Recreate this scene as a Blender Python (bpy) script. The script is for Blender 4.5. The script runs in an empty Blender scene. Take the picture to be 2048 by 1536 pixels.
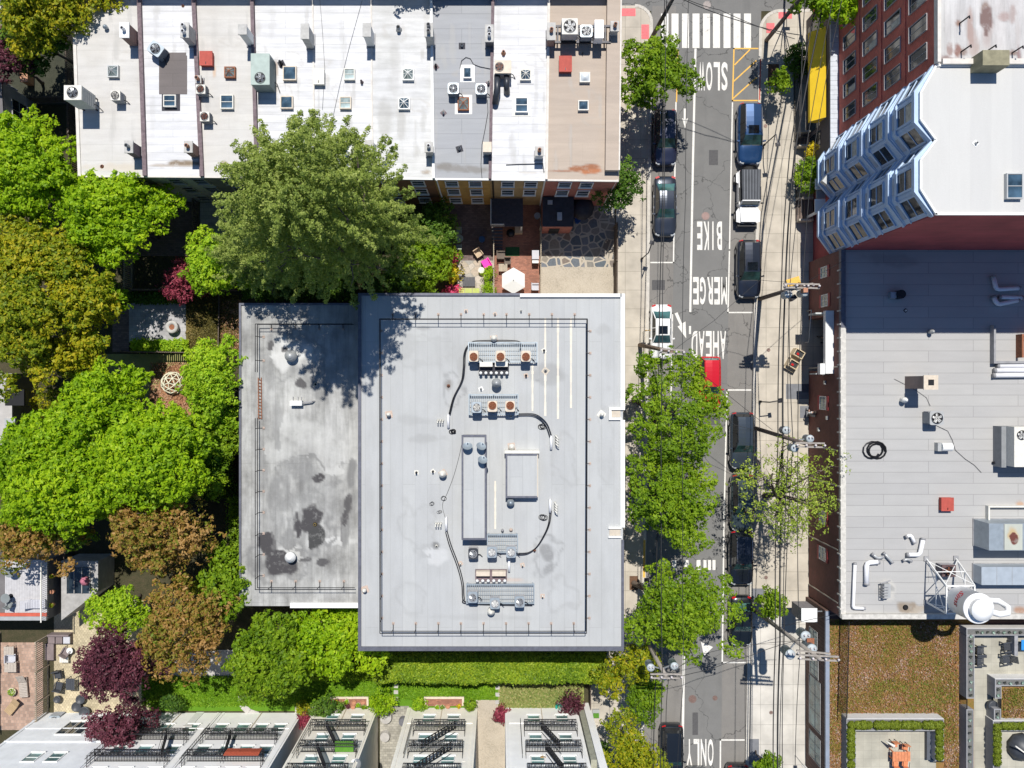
import bpy, math, random
import numpy as np
from mathutils import Vector, Matrix
R = math.radians
sc = bpy.context.scene
C = sc.collection
# ------------------------------------------------------------ camera, sky, sun, exposure
H = 64.0; F = 1600.0; NX, NY = 1000.0, 768.0      # flying height, focal length in photo pixels, point straight below
cam = bpy.data.cameras.new('camera'); co = bpy.data.objects.new('camera', cam); C.objects.link(co)
co.location = (0, 0, H); cam.sensor_width = 36; cam.lens = F/2048*36; cam.shift_x = (1024-NX)/2048
cam.clip_end = 400; cam.clip_start = 1
sc.camera = co
SUN_EL = 63.5
w = bpy.data.worlds.new('World'); sc.world = w; w.use_nodes = True
nt = w.node_tree; bg = nt.nodes['Background']
sky = nt.nodes.new('ShaderNodeTexSky'); sky.sky_type = 'NISHITA'; sky.sun_disc = False
sky.sun_elevation = R(SUN_EL); sky.sun_rotation = R(0); sky.altitude = 50; sky.air_density = 1.2; sky.dust_density = 0.1; sky.ozone_density = 9
nt.links.new(sky.outputs[0], bg.inputs[0]); bg.inputs[1].default_value = 0.08
sl = bpy.data.lights.new('sun', 'SUN'); sl.energy = 5.0; sl.angle = R(0.5); sl.color = (1, .96, .89)
so = bpy.data.objects.new('sun', sl); C.objects.link(so); so.location = (0, 30, 90); so.rotation_euler = (R(-(90-SUN_EL)), 0, R(1.0))
sc.view_settings.view_transform = 'Standard'; sc.view_settings.look = 'None'; sc.view_settings.gamma = 1
sc.view_settings.exposure = 0.12
sc.render.engine = 'CYCLES'; sc.cycles.max_bounces = 6; sc.cycles.transparent_max_bounces = 6
# ------------------------------------------------------------ helpers
def S(z): return (H-z)/F
def P(px, py, z=0): k = S(z); return Vector(((px-NX)*k, (NY-py)*k, z))
def zof(py, yw): return H - abs(yw)*F/abs(py-NY)     # height seen at image row py on the wall y = yw
ORG = {}
def org(o): return ORG.get(o.name, Vector((0, 0, 0))) if o else Vector((0, 0, 0))
def tag(o, label=None, cat=None, group=None, kind=None):
    if label: o['label'] = label
    if cat: o['category'] = cat
    if group: o['group'] = group
    if kind: o['kind'] = kind
    return o
def thing(name, loc, label, cat, group=None, rz=0):
    o = bpy.data.objects.new(name, None); C.objects.link(o); o.empty_display_size = .3
    o.location = loc; o.rotation_euler = (0, 0, rz); ORG[o.name] = Vector(loc)
    return tag(o, label, cat, group)
def proto(name): return thing(name, (0, 0, 0), None, None)
def dup(o, loc=None, label=None, cat=None, group=None, rz=None, sc_=None, parent=None):
    c = o.copy(); C.objects.link(c)
    if parent: c.parent = parent
    ORG[c.name] = Vector(loc) if loc is not None else org(parent)
    if loc is not None: c.location = loc
    if rz is not None: c.rotation_euler = (0, 0, rz)
    if sc_ is not None: c.scale = sc_
    tag(c, label, cat, group)
    for ch in list(o.children): dup(ch, parent=c)
    return c
USED = set()
def place(o, loc, label, cat, group=None, rz=0, sc_=None):
    """first use moves the prototype itself, later uses copy the thing with all its parts"""
    if o.name not in USED:
        USED.add(o.name); o.location = loc; o.rotation_euler = (0, 0, rz)
        if sc_ is not None: o.scale = sc_
        return tag(o, label, cat, group)
    c = o.copy(); C.objects.link(c); c.location = loc; c.rotation_euler = (0, 0, rz); c.scale = sc_ if sc_ is not None else (1, 1, 1)
    for k in list(c.keys()):
        if k in ('group',): del c[k]
    tag(c, label, cat, group)
    for ch in list(o.children): dup(ch, parent=c)
    return c
class MB:
    def __init__(s): s.v = []; s.f = []; s.mi = []; s.sm = []; s.m = 0; s.smooth = False
    def add(s, vs, fs):
        b = len(s.v); s.v += [tuple(v) for v in vs]
        for f in fs: s.f.append([i+b for i in f]); s.mi.append(s.m); s.sm.append(s.smooth)
        return s
    def box(s, x0, x1, y0, y1, z0, z1, M=None):
        vs = [Vector((x, y, z)) for z in (z0, z1) for y in (y0, y1) for x in (x0, x1)]
        if M is not None: vs = [M @ v for v in vs]
        return s.add(vs, [(0, 2, 3, 1), (4, 5, 7, 6), (0, 1, 5, 4), (2, 6, 7, 3), (0, 4, 6, 2), (1, 3, 7, 5)])
    def cbox(s, c, sx, sy, sz, rz=0, M=None):   # centred in plan, standing on c.z
        T = Matrix.Translation(Vector(c)) @ Matrix.Rotation(rz, 4, 'Z')
        if M is not None: T = T @ M
        return s.box(-sx/2, sx/2, -sy/2, sy/2, 0, sz, T)
    def pbox(s, a, b, z0, z1):                   # a, b = photo pixels of the top face's corners
        p, q = P(a[0], a[1], z1), P(b[0], b[1], z1)
        return s.box(min(p.x, q.x), max(p.x, q.x), min(p.y, q.y), max(p.y, q.y), z0, z1)
    def prism(s, pts, z0, z1):
        n = len(pts); ar = sum(pts[i][0]*pts[(i+1) % n][1]-pts[(i+1) % n][0]*pts[i][1] for i in range(n))
        if ar < 0: pts = pts[::-1]
        vs = [(p[0], p[1], z0) for p in pts]+[(p[0], p[1], z1) for p in pts]
        return s.add(vs, [tuple(range(n))[::-1], tuple(range(n, 2*n))]+[(i, (i+1) % n, n+(i+1) % n, n+i) for i in range(n)])
    def bar(s, a, b, w, h=None, up=Vector((0, 0, 1))):
        a = Vector(a); b = Vector(b); d = (b-a)
        if d.length < 1e-6: return s
        h = h or w; t = d.normalized(); u = t.cross(up)
        if u.length < 1e-3: u = t.cross(Vector((1, 0, 0)))
        u.normalize(); v = u.cross(t)
        c = [(-1, -1), (1, -1), (1, 1), (-1, 1)]
        vs = [p+u*(i*w/2)+v*(j*h/2) for p in (a, b) for i, j in c]
        return s.add(vs, [(3, 2, 1, 0), (4, 5, 6, 7)]+[(i, (i+1) % 4, 4+(i+1) % 4, 4+i) for i in range(4)])
    def tube(s, pts, r, n=6, cap=True):
        pts = [Vector(p) for p in pts]; rings = []; m = len(pts)
        rr = r if isinstance(r, (list, tuple)) else [r]*m
        prev = None
        for i, p in enumerate(pts):
            t = (pts[min(i+1, m-1)]-pts[max(i-1, 0)])
            t = t.normalized() if t.length > 1e-9 else Vector((0, 0, 1))
            if prev is None:
                u = t.cross(Vector((0, 0, 1)));
                if u.length < .05: u = t.cross(Vector((1, 0, 0)))
            else: u = prev-t*prev.dot(t)
            u.normalize(); prev = u; v = t.cross(u)
            rings.append([p+(u*math.cos(2*math.pi*k/n)+v*math.sin(2*math.pi*k/n))*rr[i] for k in range(n)])
        fs = [(i*n+k, i*n+(k+1) % n, (i+1)*n+(k+1) % n, (i+1)*n+k) for i in range(m-1) for k in range(n)]
        if cap: fs += [tuple(range(n))[::-1], tuple(range((m-1)*n, m*n))]
        sv = s.smooth; s.smooth = n > 6 or sv; s.add([q for g in rings for q in g], fs); s.smooth = sv
        return s
    def cyl(s, c, r, h, n=16, r2=None, M=None):
        r2 = r if r2 is None else r2; c = Vector(c)
        vs = [Vector((math.cos(2*math.pi*k/n)*q, math.sin(2*math.pi*k/n)*q, z)) for q, z in ((r, 0), (r2, h)) for k in range(n)]
        vs = [c+((M @ v) if M is not None else v) for v in vs]
        return s.add(vs, [tuple(range(n))[::-1], tuple(range(n, 2*n))]+[(k, (k+1) % n, n+(k+1) % n, n+k) for k in range(n)])
    def lathe(s, c, prof, n=20, M=None):
        c = Vector(c); vs = []
        for r, z in prof:
            for k in range(n):
                v = Vector((math.cos(2*math.pi*k/n)*r, math.sin(2*math.pi*k/n)*r, z)); vs.append(c+((M @ v) if M is not None else v))
        m = len(prof); fs = [(i*n+k, i*n+(k+1) % n, (i+1)*n+(k+1) % n, (i+1)*n+k) for i in range(m-1) for k in range(n)]
        fs += [tuple(range(n))[::-1], tuple(range((m-1)*n, m*n))]
        sv = s.smooth; s.smooth = True; s.add(vs, fs); s.smooth = sv
        return s
    def ring(s, c, r0, r1, h, n=20):
        c = Vector(c); vs = []
        for r, z in ((r0, 0), (r1, 0), (r1, h), (r0, h)):
            vs += [c+Vector((math.cos(2*math.pi*k/n)*r, math.sin(2*math.pi*k/n)*r, z)) for k in range(n)]
        fs = []
        for a, b in ((0, 1), (1, 2), (2, 3), (3, 0)): fs += [(a*n+k, b*n+k, b*n+(k+1) % n, a*n+(k+1) % n)[::-1] for k in range(n)]
        return s.add(vs, fs)
    def quad(s, *p): return s.add(p, [tuple(range(len(p)))])
    def build(s, name, mats, parent=None, at=None):
        me = bpy.data.meshes.new(name); o0 = org(parent) if at is None else Vector(at)
        off = o0
        me.from_pydata([(v[0]-off[0], v[1]-off[1], v[2]-off[2]) for v in s.v], [], s.f)
        if not isinstance(mats, (list, tuple)): mats = [mats]
        for m in mats: me.materials.append(m)
        me.polygons.foreach_set('material_index', s.mi); me.polygons.foreach_set('use_smooth', s.sm)
        me.update()
        o = bpy.data.objects.new(name, me); C.objects.link(o)
        if parent: o.parent = parent; ORG[o.name] = o0
        else: o.location = off; ORG[o.name] = off
        return o
def solo(mb, name, mats, loc, label, cat, group=None): return tag(mb.build(name, mats, at=loc), label, cat, group)
# ------------------------------------------------------------ materials (all procedural)
MC = {}
def newmat(n):
    m = bpy.data.materials.new(n); m.use_nodes = True; t = m.node_tree; b = t.nodes['Principled BSDF']; return m, t, b
def noise(t, sc_, det=5, vec=None, rough=.55):
    n = t.nodes.new('ShaderNodeTexNoise'); n.inputs['Scale'].default_value = sc_; n.inputs['Detail'].default_value = det; n.inputs['Roughness'].default_value = rough
    if vec is not None: t.links.new(vec, n.inputs['Vector'])
    return n.outputs['Fac']
def coord(t, s=(1, 1, 1), rz=0):
    c = t.nodes.new('ShaderNodeTexCoord'); m = t.nodes.new('ShaderNodeMapping'); m.inputs['Scale'].default_value = s; m.inputs['Rotation'].default_value = (0, 0, rz)
    t.links.new(c.outputs['Object'], m.inputs['Vector']); return m.outputs[0]
def ramp(t, fac, stops):
    r = t.nodes.new('ShaderNodeValToRGB'); e = r.color_ramp.elements
    while len(e) < len(stops): e.new(.5)
    for k, (p, c) in enumerate(stops): e[k].position = p; e[k].color = (c[0], c[1], c[2], 1)
    t.links.new(fac, r.inputs[0]); return r.outputs[0]
def mixc(t, fac, a, b, bt='MIX'):
    m = t.nodes.new('ShaderNodeMix'); m.data_type = 'RGBA'; m.blend_type = bt
    for sock, v in ((m.inputs[0], fac), (m.inputs[6], a), (m.inputs[7], b)):
        if hasattr(v, 'is_output'): t.links.new(v, sock)
        elif isinstance(v, (int, float)): sock.default_value = v
        else: sock.default_value = (v[0], v[1], v[2], 1)
    return m.outputs[2]
def mth(t, op, a, b=None, clamp=False):
    m = t.nodes.new('ShaderNodeMath'); m.operation = op; m.use_clamp = clamp
    for k, v in enumerate((a, b)):
        if v is None: continue
        if hasattr(v, 'is_output'): t.links.new(v, m.inputs[k])
        else: m.inputs[k].default_value = v
    return m.outputs[0]
def bump(t, b, h, st=.3, dist=.03):
    n = t.nodes.new('ShaderNodeBump'); n.inputs['Strength'].default_value = st; n.inputs['Distance'].default_value = dist
    t.links.new(h, n.inputs['Height']); t.links.new(n.outputs[0], b.inputs['Normal'])
def k3(c, f): return tuple(min(1, x*f) for x in c)
def M(name, c, r=.75, m=0, v=.12, s=2.5, bp=.0, spec=.5, coat=0):
    if name in MC: return MC[name]
    mt, t, b = newmat(name); vec = coord(t)
    f = noise(t, s, 6, vec); col = ramp(t, f, [(.3, k3(c, 1-v)), (.72, k3(c, 1+v))])
    t.links.new(col, b.inputs['Base Color']); b.inputs['Roughness'].default_value = r; b.inputs['Metallic'].default_value = m
    b.inputs['Specular IOR Level'].default_value = spec; b.inputs['Coat Weight'].default_value = coat; b.inputs['Coat Roughness'].default_value = .04
    if bp: bump(t, b, noise(t, s*9, 4, vec), bp)
    MC[name] = mt; return mt
def Mroof(name, c, seam=.85, along='x', pitch=.95, dirt=(.45, .43, .40), amt=.25, r=.7, streak=.1, length=9, sc_=.35):
    """membrane roofing: sheet seams, drifting grime, fine speckle"""
    if name in MC: return MC[name]
    mt, t, b = newmat(name); vec = coord(t, rz=0 if along == 'x' else R(90))
    br = t.nodes.new('ShaderNodeTexBrick'); t.links.new(vec, br.inputs['Vector']); br.inputs['Scale'].default_value = 1
    br.inputs['Brick Width'].default_value = length; br.inputs['Row Height'].default_value = pitch; br.inputs['Mortar Size'].default_value = .022; br.inputs['Mortar Smooth'].default_value = .3
    br.inputs['Color1'].default_value = (1, 1, 1, 1); br.inputs['Color2'].default_value = (.93, .93, .94, 1); br.inputs['Mortar'].default_value = (seam,)*3+(1,)
    f = noise(t, sc_, 8, vec, .65); g = ramp(t, f, [(.38, (0, 0, 0)), (.75, (1, 1, 1))])
    v2 = coord(t, (1.6, .25, 1) if along == 'y' else (.25, 1.6, 1)); st = ramp(t, noise(t, 1.6, 6, v2), [(.35, (1-streak,)*3), (.65, (1, 1, 1))])
    fine = ramp(t, noise(t, 14, 4, vec), [(.3, (.94,)*3), (.7, (1.0,)*3)])
    gm = mth(t, 'MULTIPLY', g, amt)
    c1 = mixc(t, gm, c, dirt); c2 = mixc(t, 1.0, c1, br.outputs[0], 'MULTIPLY'); c3 = mixc(t, 1.0, c2, st, 'MULTIPLY'); c4 = mixc(t, 1.0, c3, fine, 'MULTIPLY')
    at = t.nodes.new('ShaderNodeAttribute'); at.attribute_name = 'stain'
    nn = mth(t, 'MULTIPLY', mth(t, 'SUBTRACT', noise(t, 2.2, 8, coord(t), .7), .5), 2.6)
    fs = mth(t, 'MULTIPLY', at.outputs['Fac'], mth(t, 'ADD', nn, 1.1, True), True)
    at2 = t.nodes.new('ShaderNodeAttribute'); at2.attribute_name = 'stcol'
    c5 = mixc(t, fs, c4, at2.outputs['Color'])
    t.links.new(c5, b.inputs['Base Color']); b.inputs['Roughness'].default_value = r
    bump(t, b, noise(t, 5, 6, vec), .35, .02)
    MC[name] = mt; return mt
def Mbrick(name, c, mortar=(.35, .32, .30), w_=.22, h_=.075, var=.2, wall='y', ms=.012, off=.5):
    if name in MC: return MC[name]
    mt, t, b = newmat(name); c0 = t.nodes.new('ShaderNodeTexCoord'); sp = t.nodes.new('ShaderNodeSeparateXYZ'); cb = t.nodes.new('ShaderNodeCombineXYZ')
    t.links.new(c0.outputs['Object'], sp.inputs[0])
    a = {'y': (0, 2), 'x': (1, 2), 'z': (0, 1)}[wall]
    t.links.new(sp.outputs[a[0]], cb.inputs[0]); t.links.new(sp.outputs[a[1]], cb.inputs[1])
    br = t.nodes.new('ShaderNodeTexBrick'); t.links.new(cb.outputs[0], br.inputs['Vector']); br.inputs['Scale'].default_value = 1; br.offset = off
    br.inputs['Brick Width'].default_value = w_; br.inputs['Row Height'].default_value = h_; br.inputs['Mortar Size'].default_value = ms
    br.inputs['Color1'].default_value = (*k3(c, 1-var), 1); br.inputs['Color2'].default_value = (*k3(c, 1+var), 1); br.inputs['Mortar'].default_value = (*mortar, 1)
    st = ramp(t, noise(t, .6, 7, coord(t)), [(.3, (.72,)*3), (.7, (1.08,)*3)])
    t.links.new(mixc(t, 1.0, br.outputs[0], st, 'MULTIPLY'), b.inputs['Base Color']); b.inputs['Roughness'].default_value = .85
    bump(t, b, br.outputs['Fac'], -.3, .01)
    MC[name] = mt; return mt
def Mvor(name, cols, mortar, scale=1.2, edge=.05, stretch=(1, 1, 1)):
    if name in MC: return MC[name]
    mt, t, b = newmat(name); vec = coord(t, stretch)
    wn = t.nodes.new('ShaderNodeTexVoronoi'); wn.feature = 'DISTANCE_TO_EDGE'; wn.inputs['Scale'].default_value = scale; t.links.new(vec, wn.inputs['Vector'])
    v1 = t.nodes.new('ShaderNodeTexVoronoi'); v1.inputs['Scale'].default_value = scale; t.links.new(vec, v1.inputs['Vector'])
    sp = t.nodes.new('ShaderNodeSeparateColor'); t.links.new(v1.outputs['Color'], sp.inputs[0])
    col = ramp(t, sp.outputs[0], [(i/max(1, len(cols)-1), c) for i, c in enumerate(cols)])
    col = mixc(t, 1.0, col, ramp(t, noise(t, 6, 5, vec), [(.3, (.8,)*3), (.7, (1.1,)*3)]), 'MULTIPLY')
    e = mth(t, 'LESS_THAN', wn.outputs['Distance'], edge)
    t.links.new(mixc(t, e, col, mortar), b.inputs['Base Color']); b.inputs['Roughness'].default_value = .9
    MC[name] = mt; return mt
def Mnoise(name, stops, s=3, det=8, s2=None, r=.95, bp=.4, sc3=None):
    """ground cover: colours from a noise, broken up by a finer one"""
    if name in MC: return MC[name]
    mt, t, b = newmat(name); vec = coord(t); f = noise(t, s, det, vec, .7)
    if s2: f = mth(t, 'ADD', mth(t, 'MULTIPLY', f, .5), mth(t, 'MULTIPLY', noise(t, s2, 4, vec), .5))
    col = ramp(t, f, stops); t.links.new(col, b.inputs['Base Color']); b.inputs['Roughness'].default_value = r
    b.inputs['Specular IOR Level'].default_value = .15
    bump(t, b, noise(t, (s2 or s*5), 5, vec), bp, .05)
    MC[name] = mt; return mt
def Mglass(name, c=(.02, .03, .04), r=.06, s=.9):
    if name in MC: return MC[name]
    mt, t, b = newmat(name); f = noise(t, s, 3, coord(t))
    t.links.new(ramp(t, f, [(.35, k3(c, .5)), (.65, k3(c, 1.8))]), b.inputs['Base Color']); b.inputs['Roughness'].default_value = r; b.inputs['Specular IOR Level'].default_value = .8
    MC[name] = mt; return mt
def Mleaf(name, cols, tr=.35):
    """leaves: three tones picked per leaf (attribute tint), light passing through"""
    if name in MC: return MC[name]
    mt, t, b = newmat(name); at = t.nodes.new('ShaderNodeAttribute'); at.attribute_name = 'tint'
    n = len(cols); col = ramp(t, at.outputs['Fac'], [(i/(n-1), c) for i, c in enumerate(cols)])
    t.links.new(col, b.inputs['Base Color']); b.inputs['Roughness'].default_value = .55; b.inputs['Specular IOR Level'].default_value = .25
    tl = t.nodes.new('ShaderNodeBsdfTranslucent'); t.links.new(mixc(t, 1.0, col, (1.25, 1.3, .7), 'MULTIPLY'), tl.inputs[0])
    mx = t.nodes.new('ShaderNodeMixShader'); mx.inputs[0].default_value = tr
    t.links.new(b.outputs[0], mx.inputs[1]); t.links.new(tl.outputs[0], mx.inputs[2]); t.links.new(mx.outputs[0], t.nodes['Material Output'].inputs[0])
    MC[name] = mt; return mt
# stained sheets ------------------------------------------------------------------
def vnoise(x, y, seed, f):
    rs = np.random.RandomState(seed); g = rs.rand(64, 64)
    X = x*f; Y = y*f; i = np.floor(X).astype(int); j = np.floor(Y).astype(int); u = X-i; v = Y-j; u = u*u*(3-2*u); v = v*v*(3-2*v)
    a = g[i % 64, j % 64]; b = g[(i+1) % 64, j % 64]; c = g[i % 64, (j+1) % 64]; d = g[(i+1) % 64, (j+1) % 64]
    return (a*(1-u)+b*u)*(1-v)+(c*(1-u)+d*u)*v
def sheet(name, cs, z, mat, parent=None, blobs=(), cell=.25, seed=1, dz=None):
    """flat roofing sheet between four photo-pixel corners (tl,tr,br,bl); blobs = stains (px,py,rx,ry,strength,colour)"""
    k = [P(c[0], c[1], z) for c in cs]
    L = max((k[1]-k[0]).length, (k[2]-k[3]).length); W = max((k[3]-k[0]).length, (k[2]-k[1]).length)
    nx, ny = (max(1, int(L/cell)), max(1, int(W/cell))) if blobs or dz else (1, 1)
    u = np.linspace(0, 1, nx+1)[None, :, None]; v = np.linspace(0, 1, ny+1)[:, None, None]
    q = [np.array(p) for p in k]
    pts = ((q[0]*(1-u)+q[1]*u)*(1-v)+(q[3]*(1-u)+q[2]*u)*v).reshape(-1, 3)
    if dz: pts[:, 2] += dz(pts[:, 0], pts[:, 1])
    fs = [(j*(nx+1)+i, (j+1)*(nx+1)+i, (j+1)*(nx+1)+i+1, j*(nx+1)+i+1) for j in range(ny) for i in range(nx)]
    o0 = np.array(org(parent)) if parent else np.zeros(3)
    me = bpy.data.meshes.new(name); me.from_pydata((pts-o0).tolist(), [], fs); me.materials.append(mat)
    st = np.zeros(len(pts)); col = np.zeros((len(pts), 4)); col[:, 3] = 1; col[:, :3] = .1
    px = NX+pts[:, 0]/S(z); py = NY-pts[:, 1]/S(z)
    wx = (vnoise(pts[:, 0]+99, pts[:, 1]+99, seed, .9)-.5)*2; wy = (vnoise(pts[:, 0]+99, pts[:, 1]+99, seed+5, .9)-.5)*2
    fr = (vnoise(pts[:, 0]+99, pts[:, 1]+99, seed+9, 3)-.5)*.9
    for bx, by, rx, ry, s_, c_ in blobs:
        d = np.sqrt(((px-bx)/rx+wx*.45)**2+((py-by)/ry+wy*.45)**2)+fr*.5
        a = np.clip((1.15-d)*(5 if sum(c_) < .4 else 2.2), 0, 1)*s_ if s_ > 0 else np.exp(-((d-1)/.13)**2)*-s_
        hit = a > st; col[hit, :3] = c_; st = np.maximum(st, a)
    a1 = me.attributes.new('stain', 'FLOAT', 'POINT'); a1.data.foreach_set('value', st.astype(np.float32))
    a2 = me.attributes.new('stcol', 'FLOAT_COLOR', 'POINT'); a2.data.foreach_set('color', col.astype(np.float32).ravel())
    me.update(); o = bpy.data.objects.new(name, me); C.objects.link(o)
    if parent: o.parent = parent; ORG[o.name] = Vector(o0)
    return o
def struct(o): o['kind'] = 'structure'; return o
# leaves --------------------------------------------------------------------------
def quadmesh(name, V, tint, mat, parent=None, loc=None):
    """V: (n,4,3) leaf quads"""
    n = len(V); me = bpy.data.meshes.new(name); o0 = np.array(loc if loc is not None else org(parent))
    me.vertices.add(n*4); me.vertices.foreach_set('co', (V.reshape(-1, 3)-o0).astype(np.float32).ravel())
    me.loops.add(n*4); me.loops.foreach_set('vertex_index', np.arange(n*4, dtype=np.int32))
    me.polygons.add(n); me.polygons.foreach_set('loop_start', np.arange(0, n*4, 4, dtype=np.int32))
    try: me.polygons.foreach_set('loop_total', np.full(n, 4, dtype=np.int32))
    except Exception: pass
    me.update(calc_edges=True)
    a = me.attributes.new('tint', 'FLOAT', 'FACE'); a.data.foreach_set('value', np.clip(tint, 0, 1).astype(np.float32))
    me.materials.append(mat); o = bpy.data.objects.new(name, me); C.objects.link(o)
    if parent: o.parent = parent; ORG[o.name] = Vector(o0)
    else: o.location = o0; ORG[o.name] = Vector(o0)
    return o
def leafquads(rs, c, n, k, spread, size, tint, flat=.55, asp=1.7, tv=.22, dome=0):
    """k leaves round each sprig centre c with outward normals n"""
    N = len(c); c = np.repeat(c, k, 0); n = np.repeat(n, k, 0); tint = np.repeat(tint, k)
    if dome:
        d = n*.8+rs.normal(0, 1, n.shape)*.75; d /= np.linalg.norm(d, axis=1)[:, None]; p = c+d*(dome*(.65+.5*rs.rand(len(c))))[:, None]; n = d*.9+np.array([0, 0, .25])
    else: p = c+rs.normal(0, 1, c.shape)*spread
    nn = n+rs.normal(0, flat, n.shape); nn /= np.linalg.norm(nn, axis=1)[:, None]+1e-9
    r_ = rs.normal(0, 1, n.shape); a = np.cross(nn, r_); a /= np.linalg.norm(a, axis=1)[:, None]+1e-9; b = np.cross(nn, a)
    s = size*(.6+.8*rs.rand(len(p)))[:, None]
    V = np.stack([p-a*s*asp/2, p+b*s/2*.9-a*s*.1, p+a*s*asp/2, p-b*s/2*.9-a*s*.1], 1)
    return V, tint+rs.normal(0, tv, len(p))
BARK = None
def tree(name, label, cat, cx, cy, rx, ry, z0, z1, mat, group=None, seed=1, lobes=None, dens=1.0, leaf=.15, lob=.64, base=None, k=11, dome=.27, gaps=.0, bark=None, lobz=1.0, spread=.12, layer=.45, trunk_r=None, ext=(), shape=1.0, feather=0):
    """crown of many leafy lobes over a tapered trunk with limbs; cx,cy,rx,ry in photo pixels at crown mid height"""
    rs = np.random.RandomState(seed); zm = z0+(z1-z0)*.55; c0 = P(cx, cy, zm); kx = rx*S(zm); ky = ry*S(zm); kz = (z1-z0)/2
    rm = (kx*ky)**.5
    L = lobes or max(6, int(rm*rm*2.2))
    # lobe centres over an ellipsoid, more of them near the rim and top
    cen = []
    for i in range(L):
        a = i*2.39996+rs.rand()*.5; q = math.sqrt((i+.5)/L)*(.92+.12*rs.rand()); jig = rs.normal(0, .05, 2)
        x = math.cos(a)*q+jig[0]; y = math.sin(a)*q+jig[1]; top = math.sqrt(max(0, 1-min(1, q*q)))
        cen.append((c0.x+x*kx*.82, c0.y+y*ky*.82, z0+(z1-z0)*(.30+.52*top**shape+rs.uniform(-.10, .10)*lobz)))
    for e in ext:
        zf = e[2] if len(e) > 2 else .45; v = P(e[0], e[1], z0+(z1-z0)*zf); cen.append((v.x, v.y, z0+(z1-z0)*(zf+rs.uniform(-.06, .1))))
    cen = np.array(cen); L = len(cen)
    lr = lob*rm/math.sqrt(L)*2.3*(.7+.6*rs.rand(L))
    tl = rs.normal(.5, .13, L)
    cs, ns, ts = [], [], []
    for i in range(L):
        area = 2*math.pi*lr[i]**2; m = int(area/(dome*dome*1.15)*dens)+5
        d = rs.normal(0, 1, (m, 3)); d[:, 2] = np.abs(d[:, 2])*1.0-.25; d /= np.linalg.norm(d, axis=1)[:, None]
        # bumpy lobe surface: radius modulated by angular noise, some inner leaves
        ang = np.arctan2(d[:, 1], d[:, 0]); mod = 1+.22*np.sin(ang*5+i)+.15*np.sin(ang*9+i*2.3+d[:, 2]*6)
        rr = lr[i]*mod*(1-layer*rs.rand(m)**2)
        pt = cen[i]+d*rr[:, None]*np.array([1, 1, .75])
        nn = d*.7+np.array([0, 0, .55]); cs.append(pt); ns.append(nn); ts.append(np.full(m, tl[i])+ (d[:, 2])*.12)
    cs = np.concatenate(cs); ns = np.concatenate(ns); ts = np.concatenate(ts)
    if feather:    # long pointed sprays of foliage along radiating branches
        fc, fn, ft = [], [], []
        for i in range(feather):
            hq = ((i+.5)/feather)**.85; a = i*2.39996+rs.uniform(-.2, .2); rr_ = (1.20-.74*hq**1.7)*rs.uniform(.66, 1.14); sy = .66+.3*hq if math.sin(a) < 0 else 1; zb = z0+(z1-z0)*(.12+.84*hq); tip = np.array([c0.x+math.cos(a)*kx*rr_, c0.y+math.sin(a)*ky*rr_*sy, zb+rs.uniform(-.6, .7)]); st = np.array([c0.x, c0.y, zb-.4])
            n_ = int(np.linalg.norm(tip-st)*9); t_ = rs.rand(n_)**.7; w_ = (1-t_)*.95+.10; side = np.array([-math.sin(a), math.cos(a), 0]); c_ = st+(tip-st)*t_[:, None]+side*(rs.normal(0, .42, n_)*w_)[:, None]; c_[:, 2] += rs.normal(0, .22, n_)+.35*np.sin(t_*3.1)
            fc.append(c_); fn.append(np.tile([math.cos(a)*.35, math.sin(a)*.35, .8], (n_, 1))); ft.append(np.full(n_, rs.normal(.5, .15)))
        cs, ns, ts = np.concatenate(fc), np.concatenate(fn), np.concatenate(ft); cen = cen[::2]; L = len(cen)
    if gaps: kp = rs.rand(len(cs)) > gaps; cs, ns, ts = cs[kp], ns[kp], ts[kp]
    cs[:, 2] = np.maximum(cs[:, 2], .15)
    V, tt = leafquads(rs, cs, ns, k, spread, leaf, ts, .4, dome=dome)
    if base is None: b = Vector((c0.x, c0.y, 0))
    else: b = P(base[0], base[1], 0)
    root = thing(name, b, label, cat, group)
    quadmesh('crown', V, tt, mat, root)
    # trunk and limbs
    tr = trunk_r or max(.05, min(.38, rm*.065)); mb = MB(); mb.smooth = True
    fork = Vector((b.x*.5+c0.x*.5, b.y*.5+c0.y*.5, max(.5, z0*.9+.3))); mid = (b+fork)/2+Vector((rs.normal(0, .1), rs.normal(0, .1), 0))
    mb.tube([b-Vector((0, 0, .1)), b+Vector((0, 0, .25)), mid, fork], [tr*1.5, tr*1.1, tr*.9, tr*.75], 8)
    nl = min(L, 16); idx = rs.permutation(L)[:nl]
    for i in idx:
        e = Vector(cen[i]); m1 = fork.lerp(e, .5)+Vector((rs.normal(0, .15), rs.normal(0, .15), .25))
        mb.tube([fork, m1, e+Vector((0, 0, lr[i]*.3))], [tr*.55, tr*.3, tr*.1], 5)
        for q in range(3 if gaps < .3 else 7):
            d = Vector(rs.normal(0, 1, 3)); d.z = abs(d.z)*.4; d.normalize(); s0 = m1.lerp(e, rs.uniform(.1, 1)); e2 = s0+d*float(lr[i])*rs.uniform(.7, 1.3)
            mb.tube([s0, s0.lerp(e2, .5)+Vector(rs.normal(0, .08, 3)), e2], [tr*.16, tr*.1, tr*.04], 4, False)
    mb.build('trunk', bark or BARK, root)
    return root
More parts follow.
